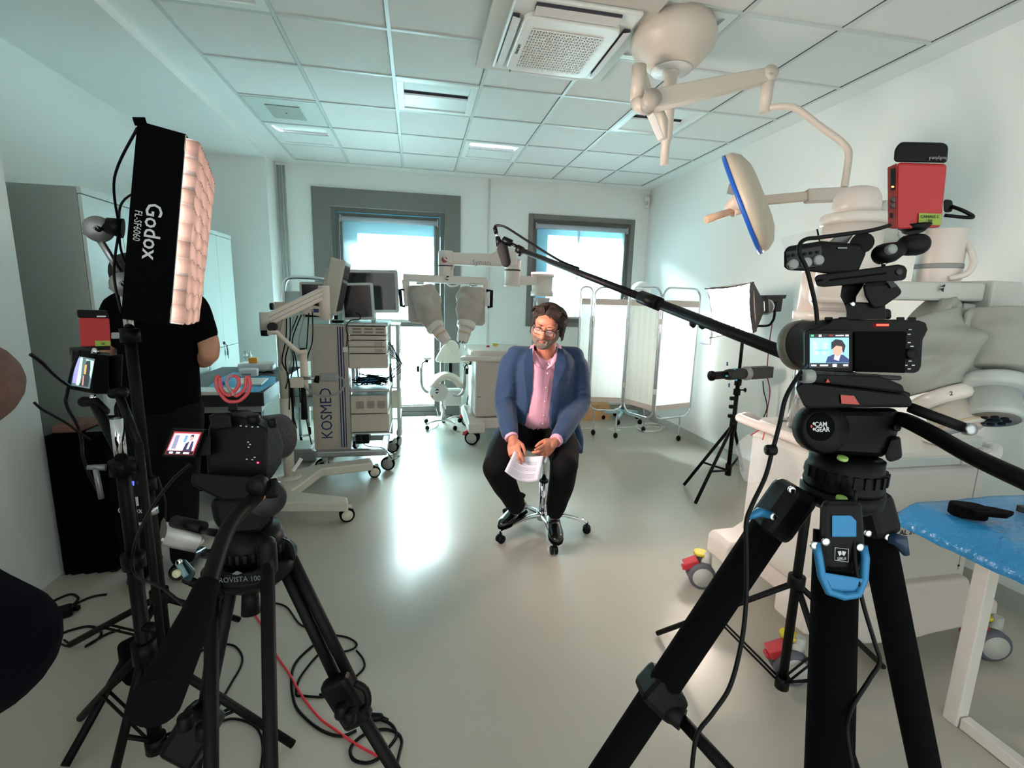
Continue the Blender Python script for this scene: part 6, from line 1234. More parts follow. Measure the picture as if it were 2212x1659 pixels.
MB().tube([aD(206, 752, WM), aD(206, 764, WM)], [.008, .012], 12).build('ball_mount', CHR, t)
m = MB(); slab([(150, 750), (205, 748), (205, 762), (150, 768)], WM+.02, .03, m=m); m.build('top_bracket', DKG, t, bev=.004)
t = transmitter('red and black wireless video receiver standing over the small left monitor', ((170, 686), (236, 687), (240, 748), (174, 749)), None, WM, .03, ((165, 669), (232, 670), (235, 687), (167, 686)), ((205, 736), (238, 736), (239, 747), (206, 748)))
em([(209, 682), (229, 682), (229, 685), (209, 685)], WM-.0025, 'white_print', INKW); MB().text('TX', .009, fr(aD(222, 743, WM-.003), x=RT, y=UP), depth=.0003).build('tape_writing', INK, t)
m = MB(); slab([(240, 718), (258, 718), (258, 732), (240, 732)], WM, .02, m=m); m.build('battery_plug', GRYP, t, bev=.003); m = MB(); slab([(196, 748), (238, 748), (238, 756), (196, 757)], WM, .03, m=m); m.build('mount_foot', BLK, t)
cable('video_cable', [aD(172, 757, 1.43), aD(156, 800, 1.43), aD(145, 850, 1.44), aD(142, 868, 1.44), aD(150, 890, 1.45), aD(165, 915, 1.45), aD(176, 950, 1.5), aD(180, 990, 1.5), aD(195, 1030, 1.55), aD(215, 1065, 1.6)], .0045, BLK, 'black cable looping down from the left monitor past its stand')
cable('video_cable', [aD(66, 765, 1.25), aD(90, 783, 1.28), aD(120, 812, 1.35), aD(156, 838, 1.44)], .005, BLK, 'thick black cable coming in from the left to the small monitor')
cable('video_cable', [aD(74, 870, 1.3), aD(90, 884, 1.3), aD(115, 898, 1.35), aD(145, 915, 1.4), aD(165, 930, 1.45), aD(195, 950, 1.5)], .0035, BLK, 'thin black cable coming in from the left below the small monitor')
cable('video_cable', [aD(250, 880, 1.5), aD(262, 930, 1.5), aD(275, 1010, 1.55), aD(290, 1080, 1.6), aD(300, 1180, 1.6), aD(285, 1210, 1.6)], .0035, BLK, 'black cable running down the two stands at left')
cable('video_cable', [aD(415, 1000, .95), aD(370, 1040, 1.0), aD(320, 1110, 1.1), aD(290, 1180, 1.2), aD(292, 1240, 1.2), aD(350, 1270, 1.1), aD(400, 1310, 1.0)], .0035, BLK, 'black cable from the left camera screen hanging towards the stands')
cable('video_cable', [aD(340, 1030, 1.5), aD(352, 1065, 1.5), aD(358, 1090, 1.5), aD(357, 1120, 1.5)], .003, BLK, 'short thin black cable hanging before the standing person')
# ---------------------------------------------------------------- left camera and its tripod
WA = .92
t = thing('stills_camera', 'black camera with a flip-out screen on the left tripod, seen from behind', 'camera', aD(520, 1060, WA))
m = MB(); slab([(450, 925), (458, 905), (500, 898), (520, 900), (540, 905), (580, 925), (583, 960), (576, 1060), (450, 1062), (446, 990)], WA, .07, m=m); m.build('body', BLK, t, bev=.008, seg=3)
m = MB(); slab([(455, 898), (466, 892), (498, 894), (503, 925), (458, 930)], WA-.02, .05, m=m); m.build('viewfinder', BLK, t, bev=.008, seg=3)
m = MB(); slab([(495, 886), (540, 884), (555, 900), (552, 912), (498, 905)], WA+.01, .05, m=m); m.build('prism_hump', DKG, t, bev=.006, seg=3)
lc = aD(558, 948, WA+.07); ax = (FW*.9+RT*.35).normalized()
MB().lathe([(.001, -.06), (.042, -.06), (.044, .0), (.001, .0)], fr(lc, z=ax), 32).build('lens_barrel', BLK, t); MB().lathe([(.042, -.005), (.047, .01), (.049, .055), (.044, .06), (.042, .02)], fr(lc, z=ax), 32).build('lens_hood', mat('hood_grey', '#232427', .7, bump=.5, bscale=250), t)
m = MB(); slab([(577, 910), (600, 925), (612, 960), (608, 1000), (585, 1035), (574, 1035)], WA+.0, .05, m=m); m.build('grip', mat('hood_grey', '#232427', .7, bump=.5, bscale=250), t, bev=.012, seg=3)
for x, y, r in ((548, 905, .012), (588, 913, .008), (463, 905, .008)): m = MB(); knob(m, x, y, WA-.002, r, .008, UP-FW*.4); m.build('dial', BLK, t)
for x, y in ((520, 920), (532, 921), (545, 922), (557, 922), (536, 955), (540, 960), (537, 966), (533, 992), (545, 993), (550, 988)): m = MB(); slab(pq(x, y, 4, 2), WA-.001, .002, m=m); m.build('button_mark', INKW, t)
em([(555, 998), (559, 998), (559, 1001), (555, 1001)], WA-.001, 'red_led', mat('led_red', '#ff3050', .4, emit=4, ecol='#ff2040'))
a_, b_, c_, d_ = [aD(x, y, WA-.03) for x, y in ((371, 926), (442, 928), (420, 989), (348, 986))]
M = fr((a_+b_+c_+d_)/4, x=(b_-a_)+(c_-d_), y=UP)
m = MB(); m.loft([[a_, b_, c_, d_], [p+FW*.01 for p in (a_, b_, c_, d_)]], smooth=False); m.build('flip_screen', BLK, t, bev=.002)
a_, b_, c_, d_ = [aD(x, y, WA-.032) for x, y in ((377, 932), (436, 934), (417, 983), (356, 981))]
def quad(u, v): return (d_.lerp(c_, (u+1)/2)).lerp(a_.lerp(b_, (u+1)/2), (v+1)/2)
def qpatch(nm, pts, mt, z, par): mm = MB(); p_ = [quad(u, v)-FW*.0004*z for u, v in pts]; mm.loft([p_, [p-FW*.0004 for p in p_]], smooth=False); return mm.build(nm, mt, par)
s_ = qpatch('display', [(-1, 1), (1, 1), (1, -1), (-1, -1)], pic('disp_red', '#8a2a30', .6), 0, t)
for nm, pts, mt, z in (('wall_patch', [(-.9, .85), (.9, .85), (.9, -.65), (-.9, -.65)], lilp, 1), ('stand_patch', [(-.75, .7), (-.45, .7), (-.4, -.5), (-.7, -.5)], pic('lcd_mid', '#7a7a94', .5), 2), ('window_patch', [(-.05, .7), (.15, .7), (.15, .1), (-.05, .1)], pic('lcd_slate', '#5d7fb0', .6), 2), ('jacket', [(.15, -.65), (.2, 0), (.4, .2), (.7, .2), (.8, -.65)], pic('lcd_navy', '#2a2c48', .4), 3), ('shirt', [(.4, -.5), (.42, .2), (.58, .2), (.55, -.5)], shirtp, 4), ('face', [(.38, .25), (.4, .6), (.6, .6), (.6, .25)], skinp, 5), ('hair', [(.36, .5), (.4, .78), (.6, .78), (.64, .45), (.58, .62), (.42, .62)], hairp, 6), ('bottom_bar', [(-.95, -.68), (.95, -.68), (.95, -.97), (-.95, -.97)], barp, 2), ('status_mark', [(-.7, -.76), (-.45, -.76), (-.45, -.9), (-.7, -.9)], whp, 4), ('status_mark', [(-.2, -.76), (.05, -.76), (.05, -.9), (-.2, -.9)], whp, 4), ('status_mark', [(.3, -.76), (.7, -.76), (.7, -.9), (.3, -.9)], whp, 4)): qpatch(nm, pts, mt, z, s_)
m = MB(); slab([(440, 940), (455, 940), (455, 985), (425, 985)], WA-.02, .02, m=m); m.build('screen_hinge', BLK, t, bev=.002)
t = thing('shock_mount', 'red plastic microphone shock mount standing empty on the left camera', 'shock mount', aD(503, 872, WA))
smr = mat('shock_red', '#b83f44', .45)
for pts in (((474, 816), (469, 813), (467.5, 818), (468, 835), (475, 849), (489, 865), (503, 868), (519, 865), (534.5, 849.6), (540, 832), (538, 818), (534, 814), (531, 818)), ((475, 816), (476, 830), (480, 843), (489, 852), (497, 854), (503, 848), (509, 855), (517, 852), (528, 841), (531, 827), (531, 818))):
    MB().tube(catmull([aD(x, y, WA) for x, y in pts], 5), .0033, 8).build('spring_arc', smr, t)
for sg, mt in ((-1, mat('shock_grey', '#8d7078', .45)), (1, smr)):
    MB().tube(catmull([aD(503+sg*x, y, WA-.003) for x, y in ((1.5, 812), (7, 813), (12.5, 820), (13, 830), (8, 840), (0, 848), (0, 855))], 5), .0034, 8, flat=1.0).build('holder_claw', mt, t)
m = MB(); slab([(494, 866), (512, 866), (514, 888), (492, 888)], WA, .02, m=m); m.build('shoe_foot', BLK, t, bev=.002)
TX = aD(545, 1170, WA-.0); TXx, TXy = TX.x, TX.y
t = thing('camera_tripod', 'black tripod with twin tube legs and a long foam pan handle in the left foreground', 'tripod', (TXx, TXy, 0))
m = MB(); slab([(412, 1032), (418, 1022), (560, 1030), (592, 1050), (560, 1078), (480, 1082), (414, 1048)], WA-.04, .13, m=m); m.build('top_plate', BLK, t, bev=.006)
m = MB(); slab([(452, 1075), (575, 1062), (600, 1085), (590, 1130), (560, 1160), (500, 1165), (460, 1130)], WA-.03, .1, m=m); m.build('head_body', BLK, t, bev=.015, seg=3)
m = MB(); knob(m, 573, 1075, WA-.03, .035, .02, -FW+RT*.8); m.build('drag_dial', DKG, t); m = MB(); knob(m, 566, 1072, WA-.07, .007, .003); m.build('brass_bolt', mat('brass', '#b5895a', .3, metal=.8), t)
def az(y): return aD(545, y, WA).z
def lzt(prof, nm, mt): MB().lathe(prof, Matrix.Translation((TXx, TXy, 0)), 32).build(nm, mt, t)
lzt([(.001, az(1205)), (.058, az(1205)), (.06, az(1185)), (.056, az(1160)), (.05, az(1135)), (.001, az(1135))], 'pan_base', BLK)
lzt([(.001, az(1262)), (.05, az(1262)), (.075, az(1235)), (.078, az(1205)), (.001, az(1205))], 'bowl', BLK)
for k in range(30):
    a = k*math.pi/15
    if math.sin(a) < .2: MB().box((0, 0, 0), (.006, .006, .016), rz(a, (TXx+.0595*math.cos(a), TXy+.0595*math.sin(a), az(1175)))).build('ring_ridge', DKG, t)
m = MB(); slab([(478, 1240), (552, 1234), (590, 1190), (595, 1235), (560, 1262), (480, 1272)], WA-.1, .06, m=m); m.build('spider_front', BLK, t, bev=.008)
txt('PROVISTA 100', 514, 1252, WA-.102, .0125, mat('print_grey', '#5e6365', .6), X=RT+UP*.06)
em([(500, 1240), (512, 1233), (524, 1238), (512, 1242)], WA-.102, 'mountain_mark', mat('print_grey', '#5e6365', .6))
MB().tube([aD(540, 1265, WA), aD(542, 1325, WA)], [.014, .017], 14).build('bowl_clamp_handle', BLK, t)
def run(a, b, z1): d = (b-a); k = (a.z-z1)/(a.z-b.z); return a+d*k
legsA = []
for (x1, y1, w1), (x2, y2, w2) in (((457, 1255, WA-.09), (456, 1659, WA-.14)), ((577, 1195, WA-.09), (585, 1659, WA-.14))):
    a, b_ = aD(x1, y1, w1), aD(x2, y2, w2); MB().tube([a, run(a, b_, .1)], .0115, 14).build('leg_tube', BMET, t)
    MB().tube([a+V((0, 0, .015)), a-V((0, 0, .03))], .016, 14, rnd=True).build('leg_cap', BLK, t); legsA.append(run(a, b_, .1))
MB().tube([legsA[0], legsA[1]], .016, 12).build('leg_foot_bridge', BLK, t); mid_ = (legsA[0]+legsA[1])/2; MB().tube([mid_, V((mid_.x, mid_.y-.02, .01))], .018, 12).build('foot', RUB, t)
pr = []
for (x1, y1), (x2, y2) in (((597, 1195), (724, 1462)), ((622, 1190), (752, 1455))):
    a, b_ = aD(x1, y1, WA+.02), aD(x2, y2, WA+.08); MB().tube([a, run(a, b_, aD(770, 1540, WA+.1).z)], .0115, 14).build('leg_tube', BMET, t); pr.append((a, b_))
a, b_ = aD(705, 1410, WA+.05), aD(850, 1680, WA+.13); c0_ = aD(735, 1470, WA+.07)
fz = run(aD(735, 1470, WA+.07), aD(838, 1640, WA+.12), .02); MB().tube([c0_, fz], .0135, 14).build('lower_leg', BMET, t); MB().ell((fz.x, fz.y, .02), (.025, .025, .02)).build('foot', RUB, t)
m = MB(); bar(m, aD(720, 1465, WA+.06), aD(778, 1560, WA+.08), .06, .035, up=FW); m.build('leg_clamp', BLK, t, bev=.01)
for x, y in ((737, 1535), (755, 1548)): m = MB(); knob(m, x, y, WA+.02, .013, .012, UP); m.build('clamp_knob', BLK, t)
MB().tube(catmull([aD(766, 1475, WA+.05), aD(790, 1490, WA+.05), aD(795, 1520, WA+.05), aD(780, 1535, WA+.05)], 4), .007, 8).build('clamp_lever', BLK, t)
m = MB(); slab([(575, 1165), (600, 1155), (632, 1170), (642, 1210), (620, 1215), (598, 1200)], WA, .06, m=m); m.build('leg_shoulder', BLK, t, bev=.012, seg=3)
for dx in (0, 22):
    a, b_ = aD(478+dx, 1270, WA+.02), aD(436+dx*.3, 1560, WA+.08); MB().tube([a, b_], .0115, 14).build('leg_tube', BMET, t)
b_ = aD(436, 1560, WA+.08); a = aD(480, 1270, WA+.02); fz = run(a, b_, .02); MB().tube([b_, fz], .0135, 14).build('lower_leg', BMET, t); MB().ell((fz.x, fz.y, .02), (.025, .025, .02)).build('foot', RUB, t)
m = MB(); bar(m, aD(450, 1530, WA+.06), aD(385, 1640, WA+.04), .075, .055, up=FW); m.build('leg_clamp', BLK, t, bev=.014, seg=3)
for x, y in ((400, 1560), (440, 1580)): m = MB(); knob(m, x, y, WA+.0, .014, .014, UP); m.build('clamp_knob', BLK, t)
MB().tube(catmull([aD(570, 1058, WA-.06), aD(540, 1085, WA-.09), aD(500, 1130, WA-.14), aD(475, 1185, WA-.18), aD(445, 1280, WA-.24)], 6), [.0125]*25, 16).build('pan_bar', BMET, t)
MB().tube([aD(448, 1262, WA-.24), aD(436, 1295, WA-.26), aD(425, 1330, WA-.28), aD(335, 1520, .47)], [.0165, .018, .021, .0235], 20, rnd=False).build('foam_grip', leg, t)
MB().tube([aD(462, 1190, WA-.18), aD(458, 1205, WA-.185)], .0165, 16).build('bar_collar', BLK, t)
m = MB(); slab([(566, 1040), (600, 1030), (603, 1075), (570, 1078)], WA-.07, .03, m=m); m.build('handle_lock', BLK, t, bev=.005); m = MB(); knob(m, 557, 1048, WA-.08, .017, .012); m.build('rosette', BLK, t)
# white curved sheet and silver bracket hanging between the stands
t = thing('curved_panel', 'white curved metal sheet fixed to a black roller between the stand and the left tripod', 'curved panel', aD(395, 1180, 1.15))
rows = []
for k in range(9): s = k/8; y0 = 1127+52*s; bx0 = 352+12*math.sin(math.pi*(1-s)*.8)-4*s; rows.append([aD(bx0-2*math.sin(s*3), y0, 1.15-.06*math.sin(math.pi*s)), aD(bx0+72, y0+15, 1.13-.06*math.sin(math.pi*s))])
o = MB().loft(rows, caps=False, closed=False).build('sheet', WPL, t); q = o.modifiers.new('s', 'SOLIDIFY'); q.thickness = .002
m = MB(); slab([(347, 1168), (424, 1184), (442, 1170), (440, 1164), (422, 1178), (350, 1162)], 1.14, .01, m=m); m.build('lower_flange', WPL, t)
MB().tube([aD(376, 1126, 1.12), aD(440, 1140, 1.1)], .014, 12).build('roller', BLK, t); MB().tube([aD(438, 1146, 1.1), aD(470, 1152, 1.0)], .008, 10).build('spigot', BLK, t)
t = thing('magic_arm_clamp', 'small steel and dark teal clamp below the white curved panel', 'clamp', aD(395, 1240, 1.1))
m = MB(); slab([(382, 1215), (398, 1205), (425, 1235), (410, 1260), (395, 1250)], 1.08, .04, m=m); m.build('jaw', mat('teal_dark', '#1e3a3c', .4), t, bev=.006); m = MB(); m.tube([aD(384, 1215, 1.07), aD(402, 1245, 1.07)], .006, 8); m.build('bright_edge', mat('teal_light', '#7fa3a6', .35), t)
m = MB(); knob(m, 387, 1214, 1.06, .006, .004); m.build('screw', CHR, t); m = MB(); knob(m, 382, 1239, 1.06, .009, .004); m.build('cream_button', mat('cream_button', '#cfc9a8', .5), t)
MB().tube([aD(400, 1250, 1.1), aD(425, 1262, 1.12), aD(470, 1230, 1.05)], .01, 8).build('link', BLK, t)
# ---------------------------------------------------------------- black draped table left, things on it
zB = aY(150, 918, 3.0).z
t = thing('draped_table', 'low table covered to the floor in black cloth at far left behind the stands', 'table', (-1.75, 3.0, 0))
bl = aZ(146, 1250, 0); 
m = MB(); rows = []
for z in (0.005, .3, .7, zB-.01, zB):
    k = 1 if z < zB-.02 else .985; row = []
    xa, xb_, ya, yb2 = -1.875, -1.63, 2.77, 3.22
    for i in range(48):
        u = i/48*4; s = int(u); f = u-s; p = [(xa+(xb_-xa)*f, ya), (xb_, ya+(yb2-ya)*f), (xb_-(xb_-xa)*f, yb2), (xa, yb2-(yb2-ya)*f)][s]
        wv = .008*math.sin(i*2.1)*(1-z/zB)+.0; row.append(V((p[0]+wv*(1 if s in (1, 3) else 0), p[1]+wv*(1 if s in (0, 2) else 0), z)))
    rows.append(row)
m.loft(rows); m.build('black_cloth', mat('black_cloth', '#030304', .9, bump=.1, bscale=40, spec=.05), t)
MB().bx((-1.85, 2.82, zB-.03), (-1.66, 3.18, zB-.005)).build('table_top', BLK2, t)
o = MB().prism([(-1.86, 2.80), (-1.74, 2.81), (-1.73, 2.98), (-1.86, 2.99)], zB+.004, zB+.05, Mz).build('leather_case', mat('brown_leather', '#6e4a3e', .6), bev=.01); tag(o, 'flat reddish brown case on the black draped table', 'case')
o = MB().prism([(-1.72, 2.82), (-1.645, 2.83), (-1.65, 3.1), (-1.72, 3.12)], zB+.003, zB+.012, Mz).build('grey_cloth', mat('grey_green_cloth', '#4e5e5a', .9), bev=.002); tag(o, 'folded grey-green cloth on the black draped table', 'cloth')
# ---------------------------------------------------------------- floor cables and plugs
def fz_(pts, z=.006): return [aZ(x, y, z) for x, y in pts]
cable('floor_cable', fz_([(592, 1302), (620, 1312), (650, 1350), (690, 1358), (710, 1365)]), .0045, BLK, 'black cable on the floor just right of the left tripod, upper strand')
cable('floor_cable', fz_([(710, 1370), (750, 1377), (770, 1390), (762, 1402), (735, 1408), (710, 1402), (690, 1412), (665, 1440), (645, 1470), (640, 1500), (655, 1503), (700, 1505), (722, 1490)]), .0045, BLK, 'black cable on the floor looping behind the right leg of the left tripod')
cable('floor_cable', fz_([(770, 1405), (785, 1425), (785, 1445), (758, 1470), (720, 1500), (690, 1500)]), .0045, BLK, 'short black cable curve on the floor right of the left tripod leg', )
cable('floor_cable', fz_([(700, 1378), (670, 1400), (640, 1430), (630, 1460), (632, 1500), (645, 1535), (690, 1575), (735, 1590), (770, 1578)]), .0055, BLK, 'thick black cable arcing on the floor around the right tripod leg')
cable('floor_cable', fz_([(815, 1552), (845, 1565), (856, 1590), (835, 1620), (815, 1640), (790, 1648), (763, 1640), (758, 1615), (785, 1588), (825, 1576), (855, 1582), (868, 1600), (862, 1630), (858, 1655), (868, 1690)]), .0055, BLK, 'black cable coil with an angled plug on the floor at the tripod foot')
cable('red_cable', fz_([(542, 1318), (565, 1350), (585, 1395), (600, 1420), (628, 1460), (650, 1500), (690, 1550), (730, 1580), (765, 1605), (800, 1625), (830, 1640)], .008), .0045, mat('cable_bright_red', '#d8333f', .45), 'bright red cable running across the floor under the left tripod')
cable('floor_cable', fz_([(395, 1440), (420, 1420), (445, 1400), (475, 1392), (505, 1395), (522, 1415), (520, 1440), (500, 1475), (475, 1520), (465, 1550)]), .0045, BLK, 'thin black cable curving on the floor between the left tripod tubes')
cable('floor_cable', fz_([(470, 1562), (500, 1553), (535, 1560), (560, 1580), (568, 1620), (560, 1680)]), .0045, BLK, 'thin black cable curving on the floor near the bottom left edge')
cable('floor_cable', fz_([(82, 1310), (110, 1300), (150, 1284), (168, 1290), (165, 1300), (150, 1312), (130, 1322), (115, 1330), (190, 1292), (230, 1284)]), .006, BLK, 'black cable from the plug block on the floor by the left wall')
cable('floor_cable', fz_([(128, 1372), (150, 1362), (190, 1353), (214, 1360), (218, 1372), (205, 1385), (185, 1396), (230, 1370), (260, 1360)]), .0055, BLK, 'black cable loop on the floor left of the monitor stand')
cable('floor_cable', fz_([(130, 1390), (145, 1396), (148, 1390), (138, 1382)]), .004, BLK, 'tiny black cable end on the floor by the left edge')
random.seed(9); pts = []
for k in range(22): pts.append(aZ(215+random.random()*60, 1205+random.random()*30, .006+.03*random.random()))
cable('cable_heap', pts, .004, BLK, 'messy heap of thin black cable on the floor below the black draped table', k=6, group=None)
c_ = aZ(130, 1325, .02); t = thing('plug_block', 'chunky black plug block on the floor by the left wall', 'plug', c_); MB().prism(rrect(.09, .06, .015), .002, .045, Matrix.Translation((c_.x, c_.y, 0)) @ Matrix.Rotation(.5, 4, 'Z')).build('housing', BLK, t, bev=.006); MB().box((c_.x+.05, c_.y+.03, .022), (.02, .02, .02)).build('strain_relief', BLK, t)
c_ = aZ(808, 1548, .02); t = thing('angled_plug', 'black angled mains plug on the floor beside the right tripod foot', 'plug', c_); MB().tube([V((c_.x-.02, c_.y, .02)), V((c_.x+.02, c_.y-.005, .02))], [.018, .014], 12, rnd=True).build('housing', BLK, t); MB().tube([V((c_.x+.015, c_.y, .02)), V((c_.x+.05, c_.y-.02, .015))], .007, 8).build('strain_relief', BLK, t)
# ================================================================ PEOPLE
skin = mat('skin', '#b8745c', .58, var=.14, scale=30, bump=.12, bscale=160); skin2 = mat('skin_arm', '#c08a70', .55, var=.08)
hairm = mat('hair_dark_brown', '#1d1512', .8, var=.5, scale=60, bump=.3, bscale=90); beardm = mat('beard_grey_brown', '#7a6a60', .9, var=.6, scale=220, bump=.9, bscale=330)
jack = mat('jacket_blue', '#1b3556', .85, var=.22, scale=180, bump=.5, bscale=22, sheen=.15); shirt = mat('shirt_pink', '#d39ab0', .75, var=.08, scale=90, bump=.35, bscale=30)
trou = mat('trousers_black', '#08080a', .85, var=.1, spec=.15, bump=.15, bscale=300); shoe = mat('shoe_leather', '#0b0b0c', .22, spec=.6, coat=.3, bump=.05, bscale=60)
def limb(m, pts, rs, n=16, k=5, flat=1.0):
    P_ = catmull(pts, k); R_ = []
    for i in range(len(P_)):
        u = i/(len(P_)-1)*(len(rs)-1); a = int(min(u, len(rs)-2)); f = u-a; f = f*f*(3-2*f); R_.append(rs[a]*(1-f)+rs[a+1]*f)
    return m.tube(P_, R_, n, flat=flat, rnd=True)
def eR(c, ax, ay, az, M, n=24): return [M @ V((c[0]+ax*math.cos(2*math.pi*k/n), c[1]+ay*math.sin(2*math.pi*k/n), c[2])) for k in range(n)]
def hand(par, M, s, curls, spread, thumb, name, mt=skin, lens=(.072, .08, .076, .06)):
    """M: origin at the wrist, +y to the fingers, +x to the thumb side, +z out of the palm"""
    m = MB()
    limb(m, [M @ V((0, -.05, 0)), M @ V((0, 0, 0)), M @ V((0, .03, 0))], [.026*s, .027*s, .03*s])
    m.loft([[M @ V((s*x, s*y, s*z)) for x, z in [(w_*math.cos(a), h_*math.sin(a)) for a in [k*.3927 for k in range(16)]]] for y, w_, h_ in ((-.0, .027, .018), (.03, .038, .017), (.06, .042, .015), (.088, .041, .013), (.1, .036, .009))])
    for i, (x, L_) in enumerate(zip((.030, .011, -.009, -.028), lens)):
        c = curls[i]; a = spread[i]; p = V((s*x, s*(.088-.006*abs(i-1)), 0)); pts = [p-V((0, .015*s, 0)), p]; ang = 0
        for f, q in ((.46, .9), (.31, 1.1), (.23, .8)):
            ang += c*q; d = V((math.sin(a), math.cos(a)*math.cos(ang), math.sin(ang))); p = p+d*L_*f*s; pts.append(p)
        m.tube([M @ q for q in pts], [.0098*s, .0098*s, .0094*s, .0086*s, .0072*s], 10, rnd=True)
    a, b_, c = thumb
    p0_ = V((s*.022, s*.018, s*.002)); p1_ = p0_+V((math.sin(a), math.cos(a), .25)).normalized()*.042*s; p2_ = p1_+V((math.sin(a-b_), math.cos(a-b_), .25+c)).normalized()*.034*s; p3_ = p2_+V((math.sin(a-b_*1.6), math.cos(a-b_*1.6), .25+c)).normalized()*.026*s
    m.tube([M @ q for q in (p0_, p1_, p2_, p3_)], [.0145*s, .0125*s, .0108*s, .0085*s], 10, rnd=True)
    return m.build(name, mt, par, remesh=.0028, smooth=3)
# ---------------------------------------------------------------- the stool
sx_, sy_ = .825, 2.93
t = thing('swivel_stool', 'chrome five-star swivel stool under the seated man in the blue jacket', 'stool', (sx_, sy_, 0))
MB().cyl((sx_, sy_, .08), (sx_, sy_, .34), .028, 18).build('gas_column', CHR, t); MB().cyl((sx_, sy_, .34), (sx_, sy_, .58), .017, 16).build('piston', CHR, t); MB().cyl((sx_, sy_, .335), (sx_, sy_, .35), .031, 18).build('column_collar', BMET, t)
MB().cyl((sx_, sy_, .07), (sx_, sy_, .135), .04, 20).build('hub', CHR, t)
MB().lathe([(.001, .575), (.15, .575), (.175, .59), (.18, .61), (.17, .63), (.001, .635)], Matrix.Translation((sx_, sy_, 0)), 32).build('seat', mat('stool_seat', '#1a1b1d', .5), t)
for x, y in ((1081, 1172), (1196, 1197), (1260, 1150), (1095, 1112), (1180, 1075)):
    e = aZ(x, y, 0); d_ = V((e.x-sx_, e.y-sy_, 0)); L = d_.length; d_.normalize(); L = min(max(L, .3), .36); e = V((sx_, sy_, 0))+d_*L
    MB().tube(catmull([V((sx_, sy_, .105))+d_*.02, V((sx_, sy_, .115))+d_*L*.45, V((sx_, sy_, .095))+d_*L*.85, V((e.x, e.y, .072))], 6), [.03, .024, .017, .012], 12, flat=.55).build('star_arm', CHR, t)
    sd = V((-d_.y, d_.x, 0)); c_ = MB(); c_.cyl((e.x, e.y, .045), (e.x, e.y, .075), .009, 10); q = c_.build('caster', BLK, t)
    for k in (-1, 1): MB().lathe([(.001, -.009), (.022, -.009), (.027, -.005), (.027, .005), (.022, .009), (.001, .009)], fr(V((e.x, e.y, .027))+sd*.014*k, z=sd), 20).build('wheel', BLK, q)
# ---------------------------------------------------------------- seated man
t = thing('person', 'seated man with glasses and grey beard in a blue jacket and pink shirt, holding papers', 'person', (sx_, 2.8, 0)); man = t
# trousers
m = MB()
hipL, hipR = aY(1128, 930, 2.90), aY(1196, 930, 2.90); hipL.z = hipR.z = .70
kL, kR = aY(1073, 1008, 2.46), aY(1219, 1004, 2.46); aL, aR = aY(1114, 1092, 2.66), aY(1199, 1104, 2.60)
limb(m, [hipL, hipL.lerp(kL, .5)+V((-.02, 0, .012)), kL+V((0, 0, .0))], [.105, .098, .078]); limb(m, [hipR, hipR.lerp(kR, .5)+V((.02, 0, .012)), kR], [.105, .1, .08])
limb(m, [kL+V((0, .01, -.01)), kL.lerp(aL, .4)+V((-.005, .01, 0)), kL.lerp(aL, .75), aL+V((0, 0, -.0))], [.078, .074, .062, .055]); limb(m, [kR+V((0, .01, -.01)), kR.lerp(aR, .4)+V((.01, .01, 0)), kR.lerp(aR, .8), aR], [.08, .076, .064, .052])
limb(m, [hipL+V((.03, .03, .0)), (hipL+hipR)/2+V((0, .03, .01)), hipR+V((-.03, .03, 0))], [.11, .115, .11]); m.ell((hipL+hipR)/2+V((0, -.03, .07)), (.16, .125, .09)); m.ell((hipL+hipR)/2+V((0, .05, -.01)), (.2, .14, .09))
for p, r in ((aL, .054), (aR, .051)):
    for k in range(3): m.ell(p+V((.004*(-1)**k, -.004, .012+.028*k)), (r*1.06, r*1.06, .012))
m.build('trousers', trou, t, remesh=.009, smooth=4)
m = MB(); m.tube(catmull([aY(1160, 925, 2.745), aY(1160, 940, 2.72), aY(1156, 955, 2.74)], 4), .0025, 6); m.build('fly_seam', BLK2, t)
# shoes
def shoe_(heel, toe, ank, nm):
    m = MB(); d_ = (toe-heel); L = d_.length; d_.normalize(); s_ = d_.cross(V((0, 0, 1))).normalized(); u_ = s_.cross(d_)
    rings = []
    for f, w_, h_, up__ in ((-.04, .018, .02, .03), (.0, .032, .038, .035), (.15, .037, .048, .045), (.32, .038, .055, .05), (.5, .043, .038, .036), (.7, .048, .03, .028), (.88, .042, .025, .024), (.98, .026, .018, .02), (1.02, .01, .01, .018)):
        c = heel+d_*L*f+u_*up__; rings.append([c+s_*w_*math.cos(a)+u_*h_*math.sin(a)*(1 if math.sin(a) > 0 else .8) for a in [k*math.pi/10 for k in range(20)]])
    m.loft(rings); limb(m, [heel+d_*L*.12+u_*.05, ank+V((0, 0, .0))], [.045, .04])
    o = m.build('shoe', shoe, t, remesh=.005, smooth=3)
    m = MB(); so = [(-.05, .02), (0, .034), (.15, .036), (.4, .036), (.6, .045), (.8, .046), (.95, .034), (1.03, .012)]
    ptsS = [heel+d_*L*f+s_*w_+u_*.006 for f, w_ in so]+[heel+d_*L*f-s_*w_+u_*.006 for f, w_ in so[::-1]]; m.loft([[p-u_*.012 for p in ptsS], ptsS], smooth=False); m.build('sole', BLK2, o, bev=.002)
    m = MB()
    for k in range(4): c = heel+d_*L*(.40+.06*k)+u_*(.09-.009*k); m.tube([c-s_*.018, c+u_*.004, c+s_*.018], .0022, 6)
    m.build('laces', BLK2, o)
tL, hL_ = aZ(1082, 1140, .10), aZ(1130, 1104, .115); tR, hR_ = aZ(1203, 1174, .095), aZ(1193, 1126, .11)
def ext(h, tt, L): d_ = (tt-h).normalized(); c = (h+tt)/2; return c-d_*L/2, c+d_*L/2
hL_, tL = ext(hL_, tL, .275); hR_, tR = ext(hR_, tR, .275)
